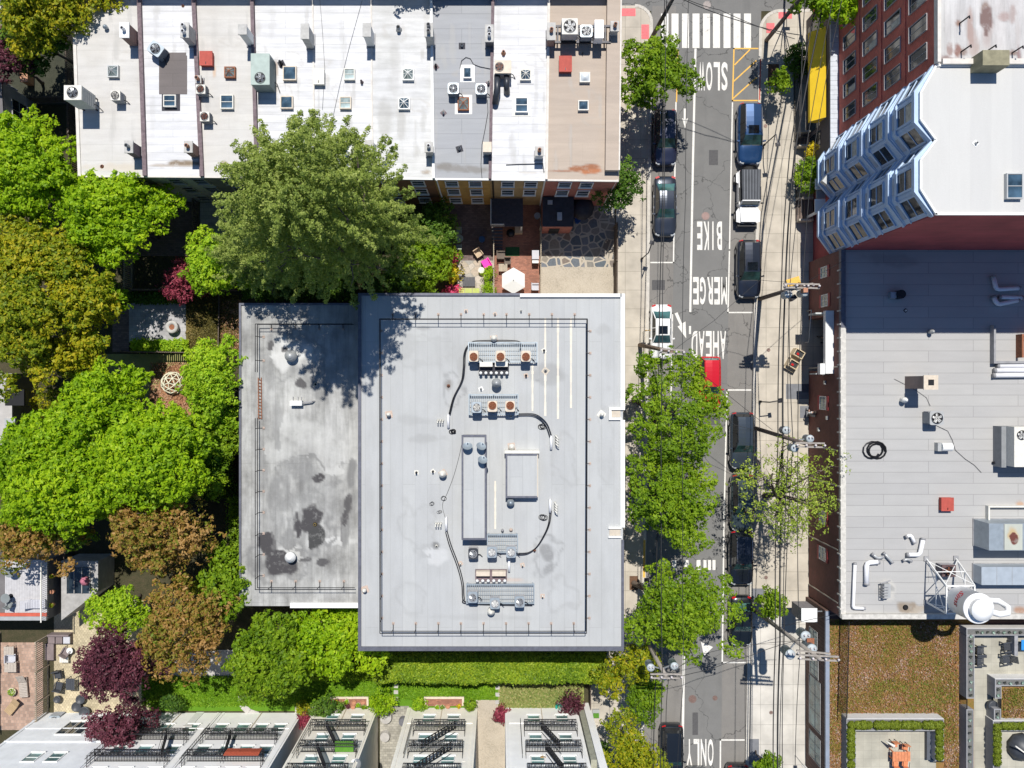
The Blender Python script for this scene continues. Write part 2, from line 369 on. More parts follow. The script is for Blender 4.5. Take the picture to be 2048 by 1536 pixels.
# ------------------------------------------------------------ the ground, road and pavements
BARK = M('bark', (.13, .10, .08), .9, v=.35, s=6, bp=.5)
ASPH = Mnoise('asphalt', [(.25, (.135, .133, .13)), (.5, (.175, .173, .168)), (.75, (.215, .21, .202))], .6, 9, 22, .9, .25)
ASPH2 = Mnoise('asphalt_worn', [(.25, (.16, .15, .14)), (.5, (.20, .19, .178)), (.75, (.25, .235, .215))], .8, 9, 20, .9, .25)
SOIL = Mnoise('soil', [(.3, (.03, .035, .018)), (.5, (.06, .055, .03)), (.65, (.09, .07, .045)), (.8, (.13, .11, .06))], 1.2, 9, 12)
def cracks(name):
    mt = MC.get(name) or bpy.data.materials[name]; t = mt.node_tree; b = t.nodes['Principled BSDF']; old = b.inputs['Base Color'].links[0].from_socket
    c = t.nodes.new('ShaderNodeTexCoord'); nz = t.nodes.new('ShaderNodeTexNoise'); nz.inputs['Scale'].default_value = 1.1; nz.inputs['Detail'].default_value = 6; t.links.new(c.outputs['Object'], nz.inputs['Vector'])
    ad = t.nodes.new('ShaderNodeVectorMath'); ad.operation = 'ADD'; sc_ = t.nodes.new('ShaderNodeVectorMath'); sc_.operation = 'SCALE'; sc_.inputs['Scale'].default_value = 1.6
    t.links.new(nz.outputs['Color'], sc_.inputs[0]); t.links.new(c.outputs['Object'], ad.inputs[0]); t.links.new(sc_.outputs[0], ad.inputs[1])
    v = t.nodes.new('ShaderNodeTexVoronoi'); v.feature = 'DISTANCE_TO_EDGE'; v.inputs['Scale'].default_value = .22; t.links.new(ad.outputs[0], v.inputs['Vector'])
    e = mth(t, 'MULTIPLY', mth(t, 'LESS_THAN', v.outputs['Distance'], .006), .55); sp = ramp(t, noise(t, .9, 4, coord(t, (1, .12, 1))), [(.55, (0, 0, 0)), (.75, (.22, .22, .22))])
    t.links.new(mixc(t, sp, mixc(t, e, old, (.04, .04, .04)), (.06, .06, .06)), b.inputs['Base Color'])
cracks('asphalt'); cracks('asphalt_worn')
CONC = Mbrick('pavement_concrete', (.50, .45, .375), (.30, .27, .22), 1.25, 1.5, .025, 'z', .018, 0)
CONCW = Mbrick('pavement_light', (.56, .53, .48), (.33, .31, .28), 1.3, 1.6, .035, 'z', .016, 0)
KERB = M('kerb_stone', (.50, .47, .42), .85, v=.15, s=3)
UC = M('tar_patch', (.085, .083, .085), .9, v=.15, s=8)
def xl(py): return 1303-0.0125*py
def xr(py): return 1523-0.0190*py
def slab(name, pts, z0, z1, mat, parent=None):   # pts in photo pixels at the top face
    m = MB(); m.prism([tuple(P(a, b, z1))[:2] for a, b in pts], z0, z1); return m.build(name, mat, parent)
ground = struct(slab('ground', [(-2500, -2500), (4500, -2500), (4500, 4500), (-2500, 4500)], -.6, -.02, SOIL))
road = struct(slab('road', [(xl(-900), -900), (xr(-900), -900), (xr(2500), 2500), (xl(2500), 2500)], -.3, 0, ASPH))
cross = struct(slab('cross_street', [(-600, -420), (2700, -420), (2700, 22), (-600, 22)], -.3, -.006, ASPH))
# worn parking lanes, lighter and browner than the driving lane
slab('parking_lane', [(xl(12)+2, 12), (1352, 12), (1347, 520), (1342, 900), (1364, 1320), (1362, 1700), (xl(1700)+2, 1700)], -.1, .004, ASPH2, road)
slab('parking_lane', [(1466, 205), (1516, 205), (xr(1700)-2, 1700), (1441, 1700), (1444, 1330), (1454, 780), (1459, 500)], -.1, .004, ASPH2, road)
def arc(cx, cy, r, a0, a1, n=8): return [(cx+r*math.cos(R(a0+(a1-a0)*i/n)), cy+r*math.sin(R(a0+(a1-a0)*i/n))) for i in range(n+1)]
def kerbstrip(name, line, parent, wd=6, mat=None, z=.135):
    m = MB()
    for (a, b), (c, d) in zip(line[:-1], line[1:]):
        p, q = P(a, b, z), P(c, d, z); m.bar((p.x, p.y, z-.07), (q.x, q.y, z-.07), wd*S(z), .15)
    return m.build(name, mat or KERB, parent)
ll = arc(1270, 44, 33, -90, 0)+[(xl(200), 200), (xl(700), 700), (xl(1200), 1200), (xl(1800), 1800)]
lw = struct(slab('pavement_left', ll+[(1168, 1800), (1168, 1425), (1179, 1415), (1179, 1345), (1214, 1312), (1214, 598), (1232, 596), (1232, 400), (1208, 392), (1170, 340), (1170, 11)], -.2, .12, CONC))
kerbstrip('kerb', ll, lw)
rl = [(xr(1800), 1800), (xr(1200), 1200), (xr(700), 700), (xr(200), 200)]+arc(1562, 62, 41, 180, 270)+[(1760, 21)]
rw = struct(slab('pavement_right', rl+[(1760, 1800)], -.2, .12, CONC))
kerbstrip('kerb', rl, rw)
struct(slab('pavement_light_slabs', [(1505, 1225), (1640, 1225), (1640, 1800), (xr(1800)+6, 1800), (xr(1225)+6, 1225)], 0, .126, CONCW))
struct(slab('pavement_top_left', [(-600, 11), (1140, 11), (1140, 60), (-600, 60)], -.2, .12, CONC))
RED = M('painted_kerb_red', (.42, .10, .07), .8, v=.25); YEL = M('road_yellow', (.72, .42, .08), .8, v=.15, s=8)
kerbstrip('red_kerb_paint', [(1521, 118), (1519, 200)], rw, 3, RED, .141)
kerbstrip('yellow_kerb_paint', [(1289, 1080), (1288, 1155)], lw, 4.5, YEL, .141)
PINK = M('tactile_red', (.72, .16, .17), .85, v=.12, s=10)
for (p, q, pr) in (((1243, 17), (1271, 32), lw), ((1283, 49), (1298, 78), lw), ((1533, 46), (1549, 66), rw), ((1557, 24), (1584, 37), rw)):
    m = MB(); m.pbox(p, q, .12, .131)
    c = P((p[0]+q[0])/2, (p[1]+q[1])/2, .13); a, b = P(p[0], p[1], .13), P(q[0], q[1], .13)
    nx = int(abs(b.x-a.x)/.12); ny = int(abs(a.y-b.y)/.12)
    for i in range(nx):
        for j in range(ny): m.cbox((min(a.x, b.x)+.06+i*.12, min(a.y, b.y)+.06+j*.12, .13), .045, .045, .008)
    m.build('tactile_paving', PINK, pr)
# pavement repairs and cellar hatches
DG = M('dark_grey_patch', (.17, .175, .19), .8, v=.12); DG2 = M('steel_hatch', (.10, .11, .13), .5, .4)
for i, (a, b, mt) in enumerate((((1572, 768), (1622, 798), DG), ((1600, 812), (1619, 836), DG), ((1604, 768), (1624, 785), DG2), ((1503, 1177), (1529, 1204), DG), ((1498, 1478), (1518, 1530), DG))):
    m = MB(); m.pbox(a, b, .12, .129+.0015*i); m.build('pavement_patch', mt, rw)
TREEPIT = Mnoise('tree_pit', [(.3, (.09, .05, .03)), (.7, (.19, .11, .07))], 5, 6, 20)
for i, (a, b) in enumerate((((1259, 957), (1276, 985)), ((1259, 1152), (1276, 1180)), ((1536, 128), (1558, 172)), ((1270, 1340), (1284, 1400)))):
    m = MB(); m.pbox(a, b, .12, .128); m.build('tree_pit', TREEPIT, rw if i == 2 else lw)
# ------------------------------------------------------------ road markings (parts of the road)
MW = Mnoise('road_white', [(.36, (.30, .29, .28)), (.43, (.66, .64, .60)), (.7, (.76, .74, .69))], 2.5, 9, 14, .8, .1)
MY = Mnoise('road_yellow_line', [(.36, (.34, .26, .14)), (.44, (.72, .42, .10)), (.7, (.80, .48, .11))], 2.5, 9, 14, .8, .1)
def line(name, pts, wpx, mat=MW, z=.011):
    m = MB()
    for a, b in zip(pts[:-1], pts[1:]):
        p, q = P(a[0], a[1], z), P(b[0], b[1], z); d = (q-p).normalized(); n = Vector((-d.y, d.x, 0))*wpx*S(z)/2; e = d*(wpx*S(z)/2 if len(pts) > 2 else 0)
        m.quad(p-e+n, p-e-n, q+e-n, q+e+n)
    return m.build(name, mat, road)
for i, (a, b) in enumerate(((1322, 1337), (1343, 1357), (1364, 1378), (1385, 1399), (1406, 1420), (1426, 1440), (1447, 1461), (1467, 1481), (1488, 1502))):
    line('crosswalk_stripe', [((a+b)/2, 27), ((a+b)/2, 96)], b-a)
for i, x in enumerate((1349, 1373, 1397, 1410, 1419, 1428)): line('crosswalk_stripe', [(x, 1120), (x, 1140)], 6 if i > 2 else 8)
line('lane_line', [(1391, 97), (1386, 320)], 4.2); line('lane_line', [(1386, 320), (1380.5, 624)], 4.2)
line('lane_line', [(1352, 205), (1347, 525), (1302, 525)], 2.6); line('lane_line', [(1465, 206), (1459, 500), (1456, 625), (1504, 625)], 2.6)
line('lane_line', [(1337, 626.5), (1345, 626.5), (1342, 800)], 2.6); line('lane_line', [(1380, 652), (1380, 668)], 4.2)
line('lane_line', [(1501, 780), (1454, 780), (1448, 1040), (1444.5, 1325), (1491, 1325)], 2.8)
line('lane_line', [(1368, 1296), (1363.5, 1640)], 4.6); line('lane_line', [(1488, 1480), (1441, 1480), (1440, 1640)], 2.8)
line('yellow_line', [(1334, 100), (1356, 100), (1353, 203)], 2.6, MY, .012)
line('yellow_line', [(1516, 97), (1468, 97), (1465, 201), (1514, 201)], 2.6, MY, .012)
for a, b in (((1469, 130), (1500, 99)), ((1467, 163), (1513, 121)), ((1466, 197), (1513, 155))): line('yellow_line', [a, b], 2.6, MY, .014)
def poly(name, pts, mat=MW, z=.011):
    m = MB(); v = [P(a, b, z) for a, b in pts]; n = len(v)
    if sum(v[i].x*v[(i+1) % n].y-v[(i+1) % n].x*v[i].y for i in range(n)) < 0: v = v[::-1]
    m.add(v, [tuple(range(n))]); return m.build(name, mat, road)
poly('arrow', [(1367.5, 217), (1372.5, 217), (1372.5, 238), (1376, 236), (1370, 257), (1364, 236), (1367.5, 238)])
poly('arrow', [(1349, 627), (1355, 624.5), (1364, 647), (1371, 643), (1372.5, 677), (1355, 653), (1360, 650.5)])
poly('hump_triangle', [(1402, 1284), (1426, 1294), (1408, 1312)]); poly('hump_triangle', [(1322, 1120), (1334, 1120), (1328, 1150)])
def ring2(cx, cy, r, wd):
    m = MB(); c = P(cx, cy, .011); k = S(.011); m.ring(c-Vector((0, 0, .001)), (r-wd)*k, r*k, .002, 20); return m
mb = ring2(1379, 143.5, 5, 1.2); mb.build('bicycle_symbol', MW, road)
mb = ring2(1371, 148, 4.2, 1.2); mb.build('bicycle_symbol', MW, road)
def word(txt, x0, x1, y0, y1, gap=.22):
    """lettering read from the other direction: turned 180 degrees, each letter stretched to its own box"""
    n = len(txt); wd = (x1-x0)/(n+(n-1)*gap)
    for i, ch in enumerate(txt):
        cu = bpy.data.curves.new('lettering', 'FONT'); cu.body = ch; cu.size = 1; cu.offset = .022; cu.resolution_u = 4
        ob = bpy.data.objects.new('tmp_letter', cu); me = bpy.data.meshes.new_from_object(ob)
        bpy.data.objects.remove(ob)
        vs = np.array([v.co[:] for v in me.vertices]); lo, hi = vs.min(0), vs.max(0)
        right = x1-i*wd*(1+gap); left = right-wd
        if ch == 'I': left = right-wd*.62-wd*.0; left, right = right-wd*.6, right-wd*.35
        for v in me.vertices:
            u = (v.co.x-lo[0])/(hi[0]-lo[0]); t = (v.co.y-lo[1])/(hi[1]-lo[1])
            v.co = P(right+(left-right)*u, y0+(y1-y0)*t, .011)
        me.name = 'lettering'; me.materials.clear(); me.materials.append(MW)
        me.flip_normals() if me.polygons and me.polygons[0].normal.z < 0 else None
        o = bpy.data.objects.new('lettering', me); C.objects.link(o); o.parent = road
word('SLOW', 1397, 1455, 124, 181); word('BIKE', 1394, 1444, 443, 500); word('MERGE', 1386, 1454, 554, 609)
word('AHEAD', 1383, 1452, 662, 718); word('ONLY', 1373, 1427, 1478, 1532)
for i, (a, b) in enumerate((((1418, 300), (1436, 330)), ((1398, 830), (1440, 850)), ((1385, 1425), (1396, 1470)), ((1304, 560), (1330, 580)))): m = MB(); m.pbox(a, b, .005, .0075+.001*i); m.build('asphalt_patch', UC, road)
# manholes
MH = M('manhole_iron', (.20, .13, .11), .6, .3, v=.3, s=12); MHL = M('manhole_light', (.32, .28, .26), .7, v=.2, s=12)
for (x, y, r, mt, lb) in ((1411, 432, 8, M('manhole_rust', (.30, .20, .18), .7, v=.15, s=12), 'round reddish manhole cover in the lane just before the word BIKE'),
        (1385, 1398, 8, MH, 'round dark brown manhole cover in the lane above the word ONLY'), (1414, 10, 8, MHL, 'round pale manhole cover beyond the big crosswalk'), (1430, 1396, 5, MH, 'small oval dark cover beside the brown manhole')):
    m = MB(); c = P(x, y, 0); m.ring(c+Vector((0, 0, .004)), r*.04*.86, r*.04, .012, 24); m.cyl(c+Vector((0, 0, .004)), r*.04*.82, .006, 24)
    for a in range(-3, 4): m.cbox((c.x, c.y+a*r*.04*.2, .009), r*.04*1.1*math.cos(a*.3), .02, .005)
    solo(m, 'manhole_cover', mt, c, lb, 'manhole')
for i, (x, y) in enumerate(((1531, 252), (1532, 1155), (1542, 1425), (1537, 700))):
    m = MB(); c = P(x, y, .12); m.cyl(c, .11, .012, 14); m.ring(c, .12, .15, .01, 14)
    solo(m, 'valve_cover', MH, c, ['small round iron cover in the pavement beside the blue car', 'small round iron cover in the pavement beside the black car with the open shade', 'small round iron cover on the light slabs opposite the word ONLY', 'small rusty cover in the pavement beside the long pole shadow'][i], 'cover')
# ------------------------------------------------------------ yard surfaces
GR = Mnoise('lawn_soil', [(.3, (.06, .13, .010)), (.55, (.10, .22, .015)), (.8, (.18, .28, .035))], 1.0, 8, 18)
DRY = Mnoise('dry_lawn', [(.3, (.09, .17, .03)), (.5, (.20, .24, .06)), (.8, (.42, .36, .16))], .55, 8, 10)
LITTER = Mnoise('leaf_litter', [(.3, (.16, .08, .045)), (.5, (.34, .17, .09)), (.75, (.50, .30, .18))], 5, 8, 22)
BROWNG = Mnoise('brown_grass', [(.3, (.075, .06, .015)), (.5, (.13, .11, .03)), (.75, (.20, .17, .05))], 2.5, 8, 18)
PAVB = Mbrick('brown_pavers', (.17, .12, .11), (.10, .08, .07), .3, .15, .25, 'z', .01)
PAVR = Mbrick('red_brick_paving', (.34, .14, .09), (.22, .13, .10), .22, .11, .22, 'z', .012)
PAVP = Mbrick('pink_brick_paving', (.42, .28, .21), (.30, .24, .2), .24, .24, .2, 'z', .014)
PAVY = Mbrick('cream_cobbles', (.54, .46, .31), (.36, .31, .2), .22, .16, .16, 'z', .02)
PAVG = Mbrick('grey_pavers', (.40, .39, .40), (.28, .28, .29), .42, .30, .16, 'z', .012)
DIAM = Mvor('diamond_stone', [(.42, .36, .28), (.52, .46, .40), (.35, .33, .30), (.50, .40, .30)], (.30, .28, .24), 1.7, .03)
FLAG = Mvor('flagstones', [(.10, .12, .14), (.17, .18, .20), (.30, .25, .19), (.13, .15, .16), (.22, .16, .12)], (.42, .37, .30), 1.5, .07)
CYARD = Mnoise('yard_concrete', [(.3, (.27, .24, .19)), (.5, (.42, .37, .30)), (.75, (.50, .45, .37))], .7, 9, 9)
CONCG = M('garden_concrete', (.42, .40, .38), .9, v=.14, s=1.5)
def yard(name, a, b, z, mat): return struct(slab(name, [a, (b[0], a[1]), b, (a[0], b[1])], -.1, z, mat))
yard('brown_patio', (893, 392), (989, 524), .01, PAVB); yard('stone_patio', (915, 521), (989, 600), .014, DIAM)
yard('brick_patio', (989, 392), (1080, 600), .01, PAVR); yard('flagstone_court', (1080, 392), (1230, 537), .01, FLAG)
yard('concrete_court', (1080, 534), (1230, 610), .014, CYARD)
yard('paved_terrace', (255, 592), (372, 684), .01, PAVG); yard('brown_lawn', (372, 590), (478, 704), .01, BROWNG)
yard('leaf_litter', (440, 600), (482, 704), .014, LITTER); yard('brick_path', (225, 620), (258, 704), .012, PAVB)
yard('climbing_lawn', (200, 708), (400, 840), .01, Mnoise('worn_lawn', [(.3, (.14, .17, .05)), (.5, (.25, .26, .10)), (.75, (.34, .26, .14))], .8, 8, 14))
struct(slab('litter_ring', [(345, 730), (400, 730), (400, 830), (300, 830), (296, 790), (315, 780), (320, 760)], -.1, .016, LITTER))
yard('front_lawn', (280, 1352), (1000, 1422), .01, GR); yard('dry_front_lawn', (996, 1352), (1168, 1422), .014, DRY)
yard('pink_patio', (0, 1285), (86, 1460), .01, PAVP); yard('cream_patio', (108, 1200), (300, 1470), .012, PAVY)
yard('garden_terrace', (340, 1300), (470, 1356), .014, CONCG)
yard('side_passage', (760, 1412), (818, 1600), .012, Mbrick('passage_pavers', (.36, .34, .29), (.22, .21, .18), .3, .2, .2, 'z', .012)); yard('side_yard', (952, 1400), (1012, 1600), .012, CYARD)
yard('passage_path', (590, 1405), (640, 1500), .012, CONCG)
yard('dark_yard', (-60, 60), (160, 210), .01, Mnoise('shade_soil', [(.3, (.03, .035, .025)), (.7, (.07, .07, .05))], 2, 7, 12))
for i, (x, y) in enumerate(((792, 1372), (792, 1384), (792, 1397), (995, 1375), (995, 1389), (995, 1404), (750, 1358), (765, 1358))):
    m = MB(); c = P(x, y, 0); m.cbox((c.x, c.y, 0), .34, .3, .03, (i*37 % 7-3)*R(1.5))
    solo(m, 'stepping_stone', CONCG, c, ['square stepping stone nearest the hedge in the left row across the lawn', 'middle stepping stone of the left row across the lawn', 'stepping stone nearest the cobbled passage in the left row', 'stepping stone nearest the hedge in the right row, by the dry lawn', 'middle stepping stone of the right row, by the dry lawn', 'stepping stone nearest the houses in the right row', 'left one of the two stepping stones at the foot of the hedge', 'right one of the two stepping stones at the foot of the hedge'][i], 'stepping stone', 'stepping stones across the lawn')
# winding path on the lower left lawn
m = MB(); pts = [(484, 1388), (481, 1398), (486, 1412), (498, 1424), (516, 1430)]
for a, b in zip(pts[:-1], pts[1:]):
    p, q = P(*a, .02), P(*b, .02); m.bar((p.x, p.y, .01), (q.x, q.y, .01), .5, .04)
struct(m.build('garden_path', CONCG))
# grass blades: nobody could count them
rs = np.random.RandomState(5)
def tufts(name, label, rects, n, mat, size=.07, z=.02, h=.04):
    a = np.array([(r[2]-r[0])*(r[3]-r[1]) for r in rects], float); a /= a.sum(); out = []
    for r, q in zip(rects, a):
        k = int(n*q); x = rs.uniform(r[0], r[2], k); y = rs.uniform(r[1], r[3], k); kz = S(z)
        out.append(np.stack([(x-NX)*kz, (NY-y)*kz, z+rs.rand(k)*h], 1))
    c = np.concatenate(out); V, t = leafquads(rs, c, np.tile([0, 0, 1.0], (len(c), 1)), 2, .04, size, vnoise(c[:, 0]+99, c[:, 1]+99, 3, .5)*.7+.15, .8, 2.6)
    o = quadmesh(name, V, t, mat); return tag(o, label, 'grass', kind='stuff')
GL = Mleaf('grass_blades', [(.09, .20, .008), (.17, .33, .012), (.28, .44, .03)], .3)
GDRY = Mleaf('dry_blades', [(.12, .20, .04), (.30, .30, .10), (.55, .46, .24)], .2)
GBR = Mleaf('brown_blades', [(.06, .055, .015), (.14, .12, .03), (.30, .22, .08)], .2)
tufts('grass', 'short mown green grass of the long front lawn', [(284, 1352, 786, 1412), (798, 1360, 990, 1398)], 26000, GL)
tufts('dry_grass', 'patchy straw coloured grass right of the stepping stones', [(1000, 1352, 1166, 1416)], 6000, GDRY)
tufts('brown_grass', 'brownish grass between terrace and flat roofed annex', [(373, 592, 476, 702)], 5000, GBR)
tufts('fallen_leaves', 'fallen leaves on the worn lawn around the timber dome', [(300, 725, 396, 820), (445, 600, 480, 700)], 3500, Mleaf('fallen_leaf', [(.20, .09, .05), (.42, .22, .12), (.58, .40, .28)], .1), .07)
# ------------------------------------------------------------ buildings
GLS = Mglass('window_glass'); GLB = Mglass('sky_glass', (.04, .075, .11), .05); GLG = Mglass('green_glass', (.10, .19, .19), .08); CURT = M('curtain', (.50, .47, .40), .9, v=.3, s=4)
WHT = M('white_paint', (.74, .74, .72), .6, v=.05); BLK = M('black_iron', (.025, .025, .03), .45, .6, v=.2); STL = M('steel', (.36, .38, .40), .4, .7, v=.15)
GREYM = M('grey_metal', (.42, .43, .43), .5, .3, v=.1); RUST = M('rust', (.26, .10, .05), .85, v=.4, s=14); DARK = M('dark_void', (.012, .012, .014), .9)
TAN = M('tan_metal', (.50, .44, .36), .6, v=.1); BRK = Mbrick('chimney_brick', (.24, .10, .075), (.32, .28, .25), .2, .07, .25, 'y')
def window(parent, c, w_, h_, nrm, frame=WHT, glass=GLS, sill=True, depth=.07, bars=1, name='window', curtain=False, lintel=None):
    """window centred at c on a wall whose outward normal is nrm (horizontal)"""
    n = Vector(nrm).normalized(); u = Vector((0, 0, 1)).cross(n); T = Matrix((( u.x, n.x, 0, c[0]), (u.y, n.y, 0, c[1]), (0, 0, 1, c[2]), (0, 0, 0, 1)))
    m = MB(); f = .07
    for a in ((-w_/2-f, -w_/2, -h_/2-f, h_/2+f), (w_/2, w_/2+f, -h_/2-f, h_/2+f)): m.box(a[0], a[1], -.02, depth, a[2], a[3], T)
    for a in ((h_/2, h_/2+f), (-h_/2-f, -h_/2)): m.box(-w_/2, w_/2, -.02, depth, a[0], a[1], T)
    m.box(-w_/2, w_/2, -.01, depth*.6, -.025, .025, T)
    for b in range(bars-1): m.box(-w_/2+(b+1)*w_/bars-.02, -w_/2+(b+1)*w_/bars+.02, -.01, depth*.5, -h_/2, h_/2, T)
    if sill: m.box(-w_/2-.1, w_/2+.1, -.02, .11, -h_/2-f-.08, -h_/2-f-.002, T)
    if lintel: m.m = 1; m.box(-w_/2-.15, w_/2+.15, -.02, .05, h_/2+f+.002, h_/2+f+.22, T)
    o = m.build(name, [frame, lintel or frame], parent)
    g = MB(); g.box(-w_/2, w_/2, -.01, .012, -h_/2, h_/2, T)
    if curtain:
        g.m = 1; g.box(-w_/2, w_/2, .013, .02, h_/2*(1-curtain*2), h_/2, T)
    p = g.build('pane', [glass, CURT], o); return o
# ---- row houses
XT = [147, 277, 386, 503, 625, 742, 862, 986, 1098, 1243]; XB = [160, 289, 403, 513, 629, 745, 867, 980, 1093, 1238]; YB = [352, 352, 353, 354, 356, 356, 357, 358, 359, 361]
RH = 8.0
RW = Mroof('roof_cream', (.60, .585, .555), .88, 'x', 1.1, (.38, .34, .29), .4); RWH = Mroof('roof_bright', (.72, .72, .73), .78, 'x', .55, (.40, .40, .39), .3, streak=.2)
RG = Mroof('roof_grey', (.34, .35, .37), .72, 'x', 1.05, (.34, .34, .34), .25); RGW = Mroof('roof_stained', (.68, .68, .68), .86, 'x', 1.1, (.44, .44, .42), .7, streak=.2)
RTAN = Mroof('roof_tan', (.45, .37, .30), .93, 'x', 1.3, (.36, .28, .22), .3)
DKSEAM = M('dark_parapet', (.16, .12, .13), .85, v=.3, s=5); LTP = M('pale_parapet', (.62, .58, .53), .8, v=.12, s=3)
WOCH = M('ochre_render', (.42, .25, .07), .9, v=.22, s=1.5); WBRN = M('brown_render', (.20, .10, .05), .9, v=.2); WTAN = M('tan_render', (.36, .25, .12), .9, v=.2, s=1.5)
WRED = Mbrick('red_brick', (.40, .10, .07), (.35, .2, .16), .22, .075, .2, 'y'); WDRK = M('dark_grey_render', (.15, .14, .14), .9, v=.25, s=1.2); WLG = M('grey_render', (.34, .33, .32), .9, v=.2)
BR = (.10, .06, .03); BK = (.045, .042, .045); GY = (.34, .33, .31); RS = (.27, .10, .04)
HS = [
 ('cream flat roofed row house at the left end of the white terrace', RW, WDRK, [(215, 5, 60, 10, .5, GY), (240, 335, 60, 10, .45, (.5, .42, .32))]),
 ('white row house whose roof has a big dark brown rectangular patch', RWH, WLG, [(365, 327, 36, 6, 1, (.20, .15, .10)), (345, 331, 50, 3.5, .8, (.34, .28, .22))]),
 ('cream row house with a red roof hatch and brown stains at its rear edge', RW, WDRK, [(447, 331, 9, 7, .9, (.27, .2, .12)), (487, 334, 22, 7, .9, (.27, .2, .12)), (430, 143, 4, 10, .6, (.5, .3, .15))]),
 ('white row house carrying the large grey green air handler', RWH, WLG, [(552, 150, 4, 40, .7, (.3, .22, .16))]),
 ('bright white row house with a pale roof hatch and two glazed skylights', RWH, WDRK, []),
 ('white row house with cloudy grey stains and two pyramid skylights', RGW, WBRN, [(770, 230, 14, 40, .5, GY), (800, 240, 8, 40, .55, GY), (845, 240, 6, 30, .45, GY), (790, 120, 16, 60, .35, GY), (853, 344, 9, 4, .8, (.3, .24, .18))]),
 ('grey roofed ochre row house with two round condensers', RG, WOCH, [(925, 338, 52, 8, .9, (.2, .19, .18)), (895, 334, 26, 8, 1, (.19, .18, .17)), (935, 340, 20, 4, .8, (.16, .09, .05))]),
 ('bright white roofed tan row house with one large blue skylight', RWH, WTAN, [(1072, 180, 5, 70, .35, GY), (1060, 345, 34, 3, .5, (.4, .34, .26))]),
 ('tan roofed red brick row house at the street corner with a rusty rear gutter', RTAN, WRED, [(1165, 336, 36, 7, 1, RS), (1185, 343, 22, 7, 1, (.36, .13, .05)), (1125, 341, 26, 2.5, .9, RS), (1110, 120, 4, 80, .3, (.4, .3, .24))]),
]
HO = []
WCOL = {0: [-27.5, -26], 1: [-23.15, -21.4], 2: [-19.3, -17.9], 3: [-15.9, -14.3], 4: [-12.2, -10.7], 5: [-8.0, -5.85], 6: [-3.45, -1.76], 7: [.56, 2.2], 8: [4.63, 6.17]}
for i, (lb, rf, wl, bl) in enumerate(HS):
    rq = random.Random(i*13+5); bl = bl+[(rq.uniform(XT[i]+8, XT[i+1]-8), rq.uniform(20, 335), rq.uniform(2, 7), rq.uniform(8, 46), rq.uniform(.2, .5), (.36, .35, .33)) for _ in range(8)]+[(rq.uniform(XT[i]+14, XT[i+1]-14), rq.uniform(30, 300), rq.uniform(12, 26), rq.uniform(8, 18), -.35, (.36, .33, .29)) for _ in range(2)]
    pts = [P(XT[i], -16, RH), P(XT[i+1], -16, RH), P(XB[i+1], YB[i+1], RH), P(XB[i], YB[i], RH)]
    base = (pts[2]+pts[3])/2; base.z = 0
    h = thing('row_house', base, lb, 'house', 'row houses with flat roofs'); HO.append(h)
    m = MB(); q = [(p.x, p.y) for p in pts]; q = [(q[0][0]+.004, q[0][1]), (q[1][0]-.004, q[1][1]), (q[2][0]-.004, q[2][1]), (q[3][0]+.004, q[3][1])]
    m.prism(q, 0, RH-.03); m.build('wall', wl, h)
    sheet('roof', [(XT[i], -16), (XT[i+1], -16), (XB[i+1], YB[i+1]), (XB[i], YB[i])], RH, rf, h, bl, .12 if bl else .3, i+3)
    m = MB(); m.box(q[0][0]+.01, q[1][0]-.01, 26.95, 27.45, RH-.3, RH+.95); m.build('cornice', [WHT, LTP, RG][i % 2 if i != 6 else 2], h)
    m = MB(); m.bar((q[3][0]+.02, q[3][1]-.03, RH-.06), (q[2][0]-.02, q[2][1]-.03, RH-.06), .12, .16); m.build('gutter', [LTP, WHT][i in (4, 5, 6, 7)], h)
    yw = (pts[2].y+pts[3].y)/2
    for x in WCOL[i]:
        for z, hh in ((6.75, 1.25), (4.3, 1.45), (1.55, 1.4)):
            if i == 7 and z < 2: continue
            if i == 8 and z < 2: continue
            window(h, (x, yw+(x-base.x)*(pts[2].y-pts[3].y)/(pts[2].x-pts[3].x)-.02, z), .82, hh, (0, -1, 0), WHT if i > 4 else WLG, GLS, True, .06, 1)
m = MB(); m.pbox((318, 111), (374, 188), RH+.004, RH+.03); m.pbox((325, 105), (372, 111.2), RH+.004, RH+.026); m.build('roof_patch', Mroof('tar_felt', (.135, .115, .11), .8, 'x', .9, (.2, .17, .16), .5), HO[1])
PW = [(1, 8, .22, DKSEAM), (2, 8, .22, DKSEAM), (3, 7, .3, DKSEAM), (4, 3, .08, LTP), (5, 3, .08, LTP), (6, 5, .3, WHT), (7, 6, .3, DKSEAM), (8, 5, .2, LTP)]
for i, wd, hh, mt in PW:
    a, b = P(XT[i], -14, RH+hh), P(XB[i], YB[i]-1, RH+hh); m = MB()
    m.bar((a.x, a.y, RH+hh/2-.02), (b.x, b.y, RH+hh/2-.02), wd*.035, hh+.04); m.build('party_wall', mt, HO[i])
m = MB(); a, b = P(1228, -14, RH+.55), P(1224, 340, RH+.55); m.bar((a.x, a.y, RH+.25), (b.x, b.y, RH+.25), 26*.0347, .55)
m.build('parapet', RTAN, HO[8]); m = MB(); m.bar((a.x+.5, a.y, RH+.02), (b.x+.5, b.y, RH+.02), .1, 1.12); m.build('coping', LTP, HO[8])
m = MB(); a = P(155, 352, RH); m.bar((P(147, -14, RH).x, 27, RH+.02), (P(160, 352, RH).x, 14.5, RH+.02), .22, .14); m.build('parapet', LTP, HO[0])
# downpipes and cables on the rear walls
for (x, i) in ((-4.45, 6), (-.5, 7), (3.15, 8), (8.2, 8)):
    m = MB(); m.tube([(x, 14.3, 8), (x, 14.28, 4), (x+.05, 14.28, .1)], .06, 6); m.build('downpipe', WHT if i != 7 else BLK, HO[i])
